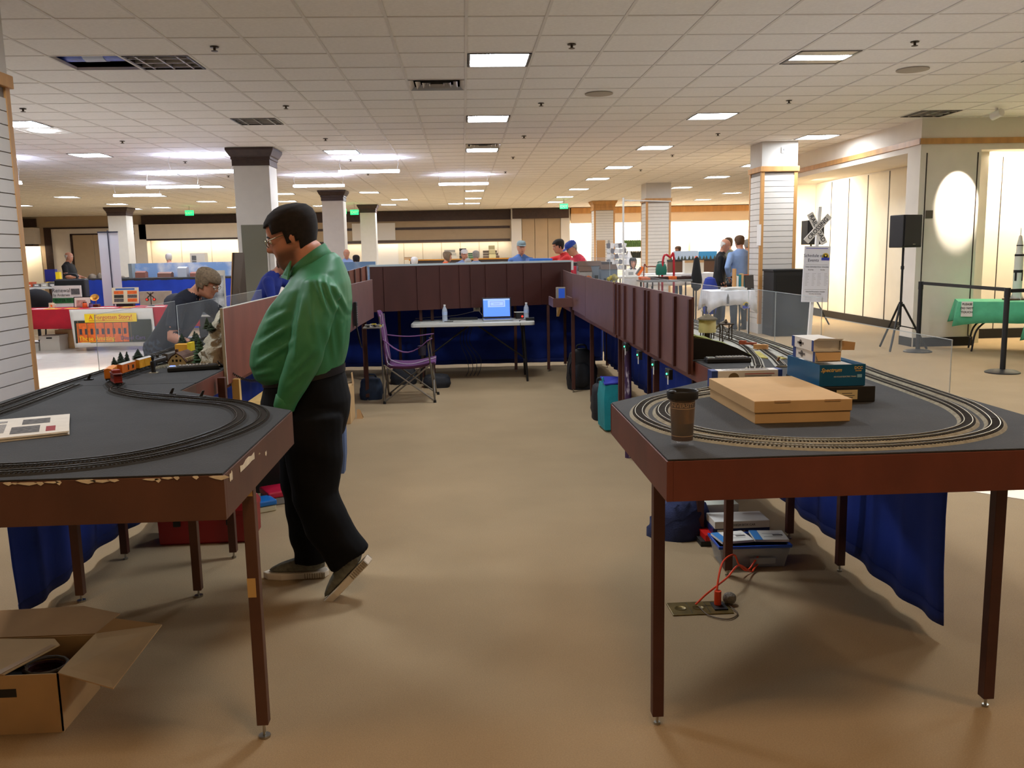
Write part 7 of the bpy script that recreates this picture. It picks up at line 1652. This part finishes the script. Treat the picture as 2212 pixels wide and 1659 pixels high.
# hanging clear packages rack
t = thing('package_rack', 'rack of clear plastic packages hanging near the far corner', 'rack', (3.12,19,0)); obj('panel', MB().box(-.26,-.08,-.03,.03,1.2,1.80), mat('pegboard_tan',(186,140,90),.7), t); obj('post', MB().box(-.02,.02,-.02,.02,0,1.8), M_METAL, t); obj('foot', MB().box(-.25,.25,-.2,.2,0,.03), M_METAL, t)
rnd = random.Random(17); pk = [mat('pack_clear',(196,198,202),.2,var=.3,scale=14), mat('pack_grey',(120,122,130),.3), mat('pack_white',(226,226,228),.3)]
for i in range(5):
    for j in range(5): obj('package', MB().cbox((-.02+i*.085,-.06-rnd.random()*.04,1.22+j*.115),(.08,.02,.105),Matrix.Rotation(rnd.uniform(-.3,.3),3,'Y')), pk[(i+j)%3], t)
t = thing('plastic_bag', 'white plastic bag hanging right of the package rack', 'bag', (3.53,18.9,1.24)); obj('bag', MB().rings([ringxy(0,0,z,r_,r_*.7,r_,n=12) for z, r_ in ((0,.05),(.03,.12),(.14,.10),(.28,.04),(.32,.02))]), mat('bag_white',(232,232,234),.4), t, smooth=True); obj('hook', MB().cyl((0,0,.3),(-.10,0,.42),.006,n=5), M_METAL, t); obj('stand', MB().cyl((.05,.05,-1.24),(.05,.05,.32),.01,n=6), M_METAL, t)
simple_table('pale vendor table with model kits behind the white pole', 3.45, 17.6, .45, .35, 1.07)
t = thing('kit_box', 'orange model kit box leaning on the pale vendor table', 'box', (3.5,17.5,1.072)); obj('box', MB().cbox((0,0,.09),(.06,.12,.19),Matrix.Rotation(.6,3,'Y')), M_BORG, t); obj('side_print', MB().cbox((-.035,-.0,.10),(.02,.121,.16),Matrix.Rotation(.6,3,'Y')), M_INK, t)
t = thing('kit_box', 'white model kit box on the pale vendor table', 'box', (3.3,17.5,1.072)); obj('box', MB().box(-.08,.08,-.08,.08,0,.12), M_CARDW, t); obj('print', MB().box(-.05,.05,-.082,-.08,.02,.08), M_INK2, t)

# ---- beyond the far maroon board
simple_table('long dark table of goods along the back wall', -1.0, 37.6, 3.0, .4, 1.15, mat('dark_counter',(52,38,34),.6))
t = thing('goods_counter', 'orange-topped counter by the paneled back wall', 'counter', (.3,38.8,0)); obj('counter', MB().box(-2.6,2.0,-.3,.3,0,1.28), mat('dark_counter',(52,38,34)), t); obj('top', MB().box(-2.65,2.05,-.35,.35,1.28,1.33), mat('amber_top',(206,140,40),.5), t)
rnd = random.Random(30)
for k, (x, w_, h_, c_, lab) in enumerate(((-.55,.55,.40,(222,214,196),'white stack of boxed goods on the back counter'),(.35,.3,.25,(60,120,80),'green boxed goods on the back counter'),(1.2,.7,.34,(130,110,90),'brown wire crates on the back counter'),(1.25,.3,.55,(236,220,160),'cream birdhouse shaped box on the back counter'),(-2.3,.5,.12,(206,140,60),'flat tan goods at the left of the back counter'),(.0,.35,.45,(60,50,46),'dark framed goods on the back counter'))):
    t = thing('counter_goods', lab, 'goods', (x,38.75-.1*(k == 3),1.332)); n_ = 3
    for j in range(n_): obj('box', MB().box(-w_/2,w_/2*(1-.15*j),-.2,.2,h_*j/n_,h_*(j+1)/n_-.015), mat('goods%d_%d'%(k,j),tuple(min(255,int(v*(1-.12*j))) for v in c_),.6), t)
t = thing('goods_counter', 'small amber chest left of the back counter', 'chest', (-4.9,37.0,0)); obj('chest', MB().box(-.6,.6,-.3,.3,0,1.18), mat('amber_top',(206,140,40)), t); obj('lid', MB().box(-.63,.63,-.33,.33,1.18,1.24), M_OAK, t)
t = thing('display_layout', 'dark topped far layout table behind the maroon board', 'layout table', (-.6,14.2,0)); obj('deck', MB().box(-2.2,2.9,-.5,.5,1.36,1.41), mat('dark_counter',(52,38,34)), t)
for x in (-2.1,0.3,2.8): obj('leg', MB().box(x-.03,x+.03,-.4,-.34,0,1.36), M_LEGD, t); obj('leg', MB().box(x-.03,x+.03,.34,.4,0,1.36), M_LEGD, t)
obj('blue_scenic_strip', MB().box(1.62,1.98,-.4,.4,1.41,1.48), mat('blue_river',(50,110,190),.5), t)
# scenery at the far right corner of the layout
for k, (x, y, h_, c_, lab) in enumerate(((1.36,10.3,.30,(210,150,40),'yellow autumn model tree at the far layout corner'),(1.43,10.1,.28,(150,80,40),'rust autumn model tree at the far layout corner'),(1.76,10.5,.30,(176,160,80),'pale olive model tree at the far layout corner'),(1.55,10.6,.26,(130,110,60),'olive brown model bush at the far layout corner'))):
    t = thing('model_tree', lab, 'model tree', (x,y,ZD)); obj('trunk', MB().cyl((0,0,0),(0,0,h_*.6),.008,n=6), mat('bark',(70,50,34)), t); cr = MB(); rnd = random.Random(k+50)
    for q in range(14): cr.ball((rnd.uniform(-.05,.05),rnd.uniform(-.05,.05),h_*.55+rnd.uniform(0,h_*.45)),rnd.uniform(.015,.035),6,4)
    obj('foliage', cr, mat('autumn_%d_%d'%c_[:2],c_,.95,var=.3,scale=30), t)
CR = straight('layout_straight_module','far corner layout table with autumn trees',1.225,1.95,9.81,11.7)
for x, y, w_, h_, c_, lab in ((1.6,11.3,.30,.40,(120,128,136),'grey model factory at the far layout corner'),(1.5,11.0,.16,.34,(170,160,150),'pale model building before the grey factory'),(1.78,10.9,.2,.36,(98,110,124),'slate model building beside the grey factory')):
    t = thing('model_building', lab, 'model building', (x,y,ZD)); obj('walls', MB().box(-w_/2,w_/2,-.1,.1,0,h_), mat('cb%d'%c_[0],c_,.7), t); obj('roof', MB().slab([(-w_/2,-.11,h_),(-w_/2,.11,h_),(-w_/2,0,h_+.06)],(w_,0,0)), mat('far_brown',(96,70,54)), t)
    for i in range(3): obj('window', MB().box(-w_*.35+i*w_*.27,-w_*.2+i*w_*.27,-.102,-.1,h_*.45,h_*.7), M_BLACK, t)

# ---- exit signs, cameras
M_EXIT = mat('exit_green',(30,220,110),.4,emit=(20,230,110),estr=2.2)
def exit_sign(lab, x, y, z, rz=0):
    t = thing('exit_sign', lab, 'exit sign', (x,y,z), rz, group='green exit signs'); obj('panel', MB().box(-.15,.15,-.02,.02,0,.18), M_EXIT, t); text('EXIT',.13,'lettering',M_WHITE,t,(0,-.022,.085),depth=.001,bold=.003); obj('hanger', MB().cyl((0,0,.18),(0,0,CZ-z),.01,n=6), M_METAL, t)
exit_sign('green exit sign over the left lit niche',-10.0,33.5,3.13); exit_sign('green exit sign right of the tan bay',3.75,33.0,3.12); exit_sign('green exit sign by the farthest slim column',-3.98,33.4,3.05); exit_sign('green exit sign seen edge on left of the slim column',-4.42,34.0,3.12,1.3)
t = thing('dome_camera', 'dark dome camera on the ceiling near the slatted column', 'camera', (-11.0,22.5,CZ)); obj('mount', MB().lathe([(.14,0),(.14,-.05)],n=16), M_METAL, t); obj('dome', MB().ball((0,0,-.06),(.13,.13,.12)), M_BLACK, t, smooth=True)
t = thing('wall_projector', 'white track spotlight on the ceiling by the cream wall', 'spotlight', (7.55,12.45,CZ)); obj('stem', MB().cyl((0,0,0),(0,0,-.06),.02,n=8), M_WHITE, t); obj('housing', MB().cyl((-.02,.06,-.11),(.02,-.09,-.07),.055,n=14), M_WHITE, t, smooth=True)

bpy.data.scenes.remove(TMP)
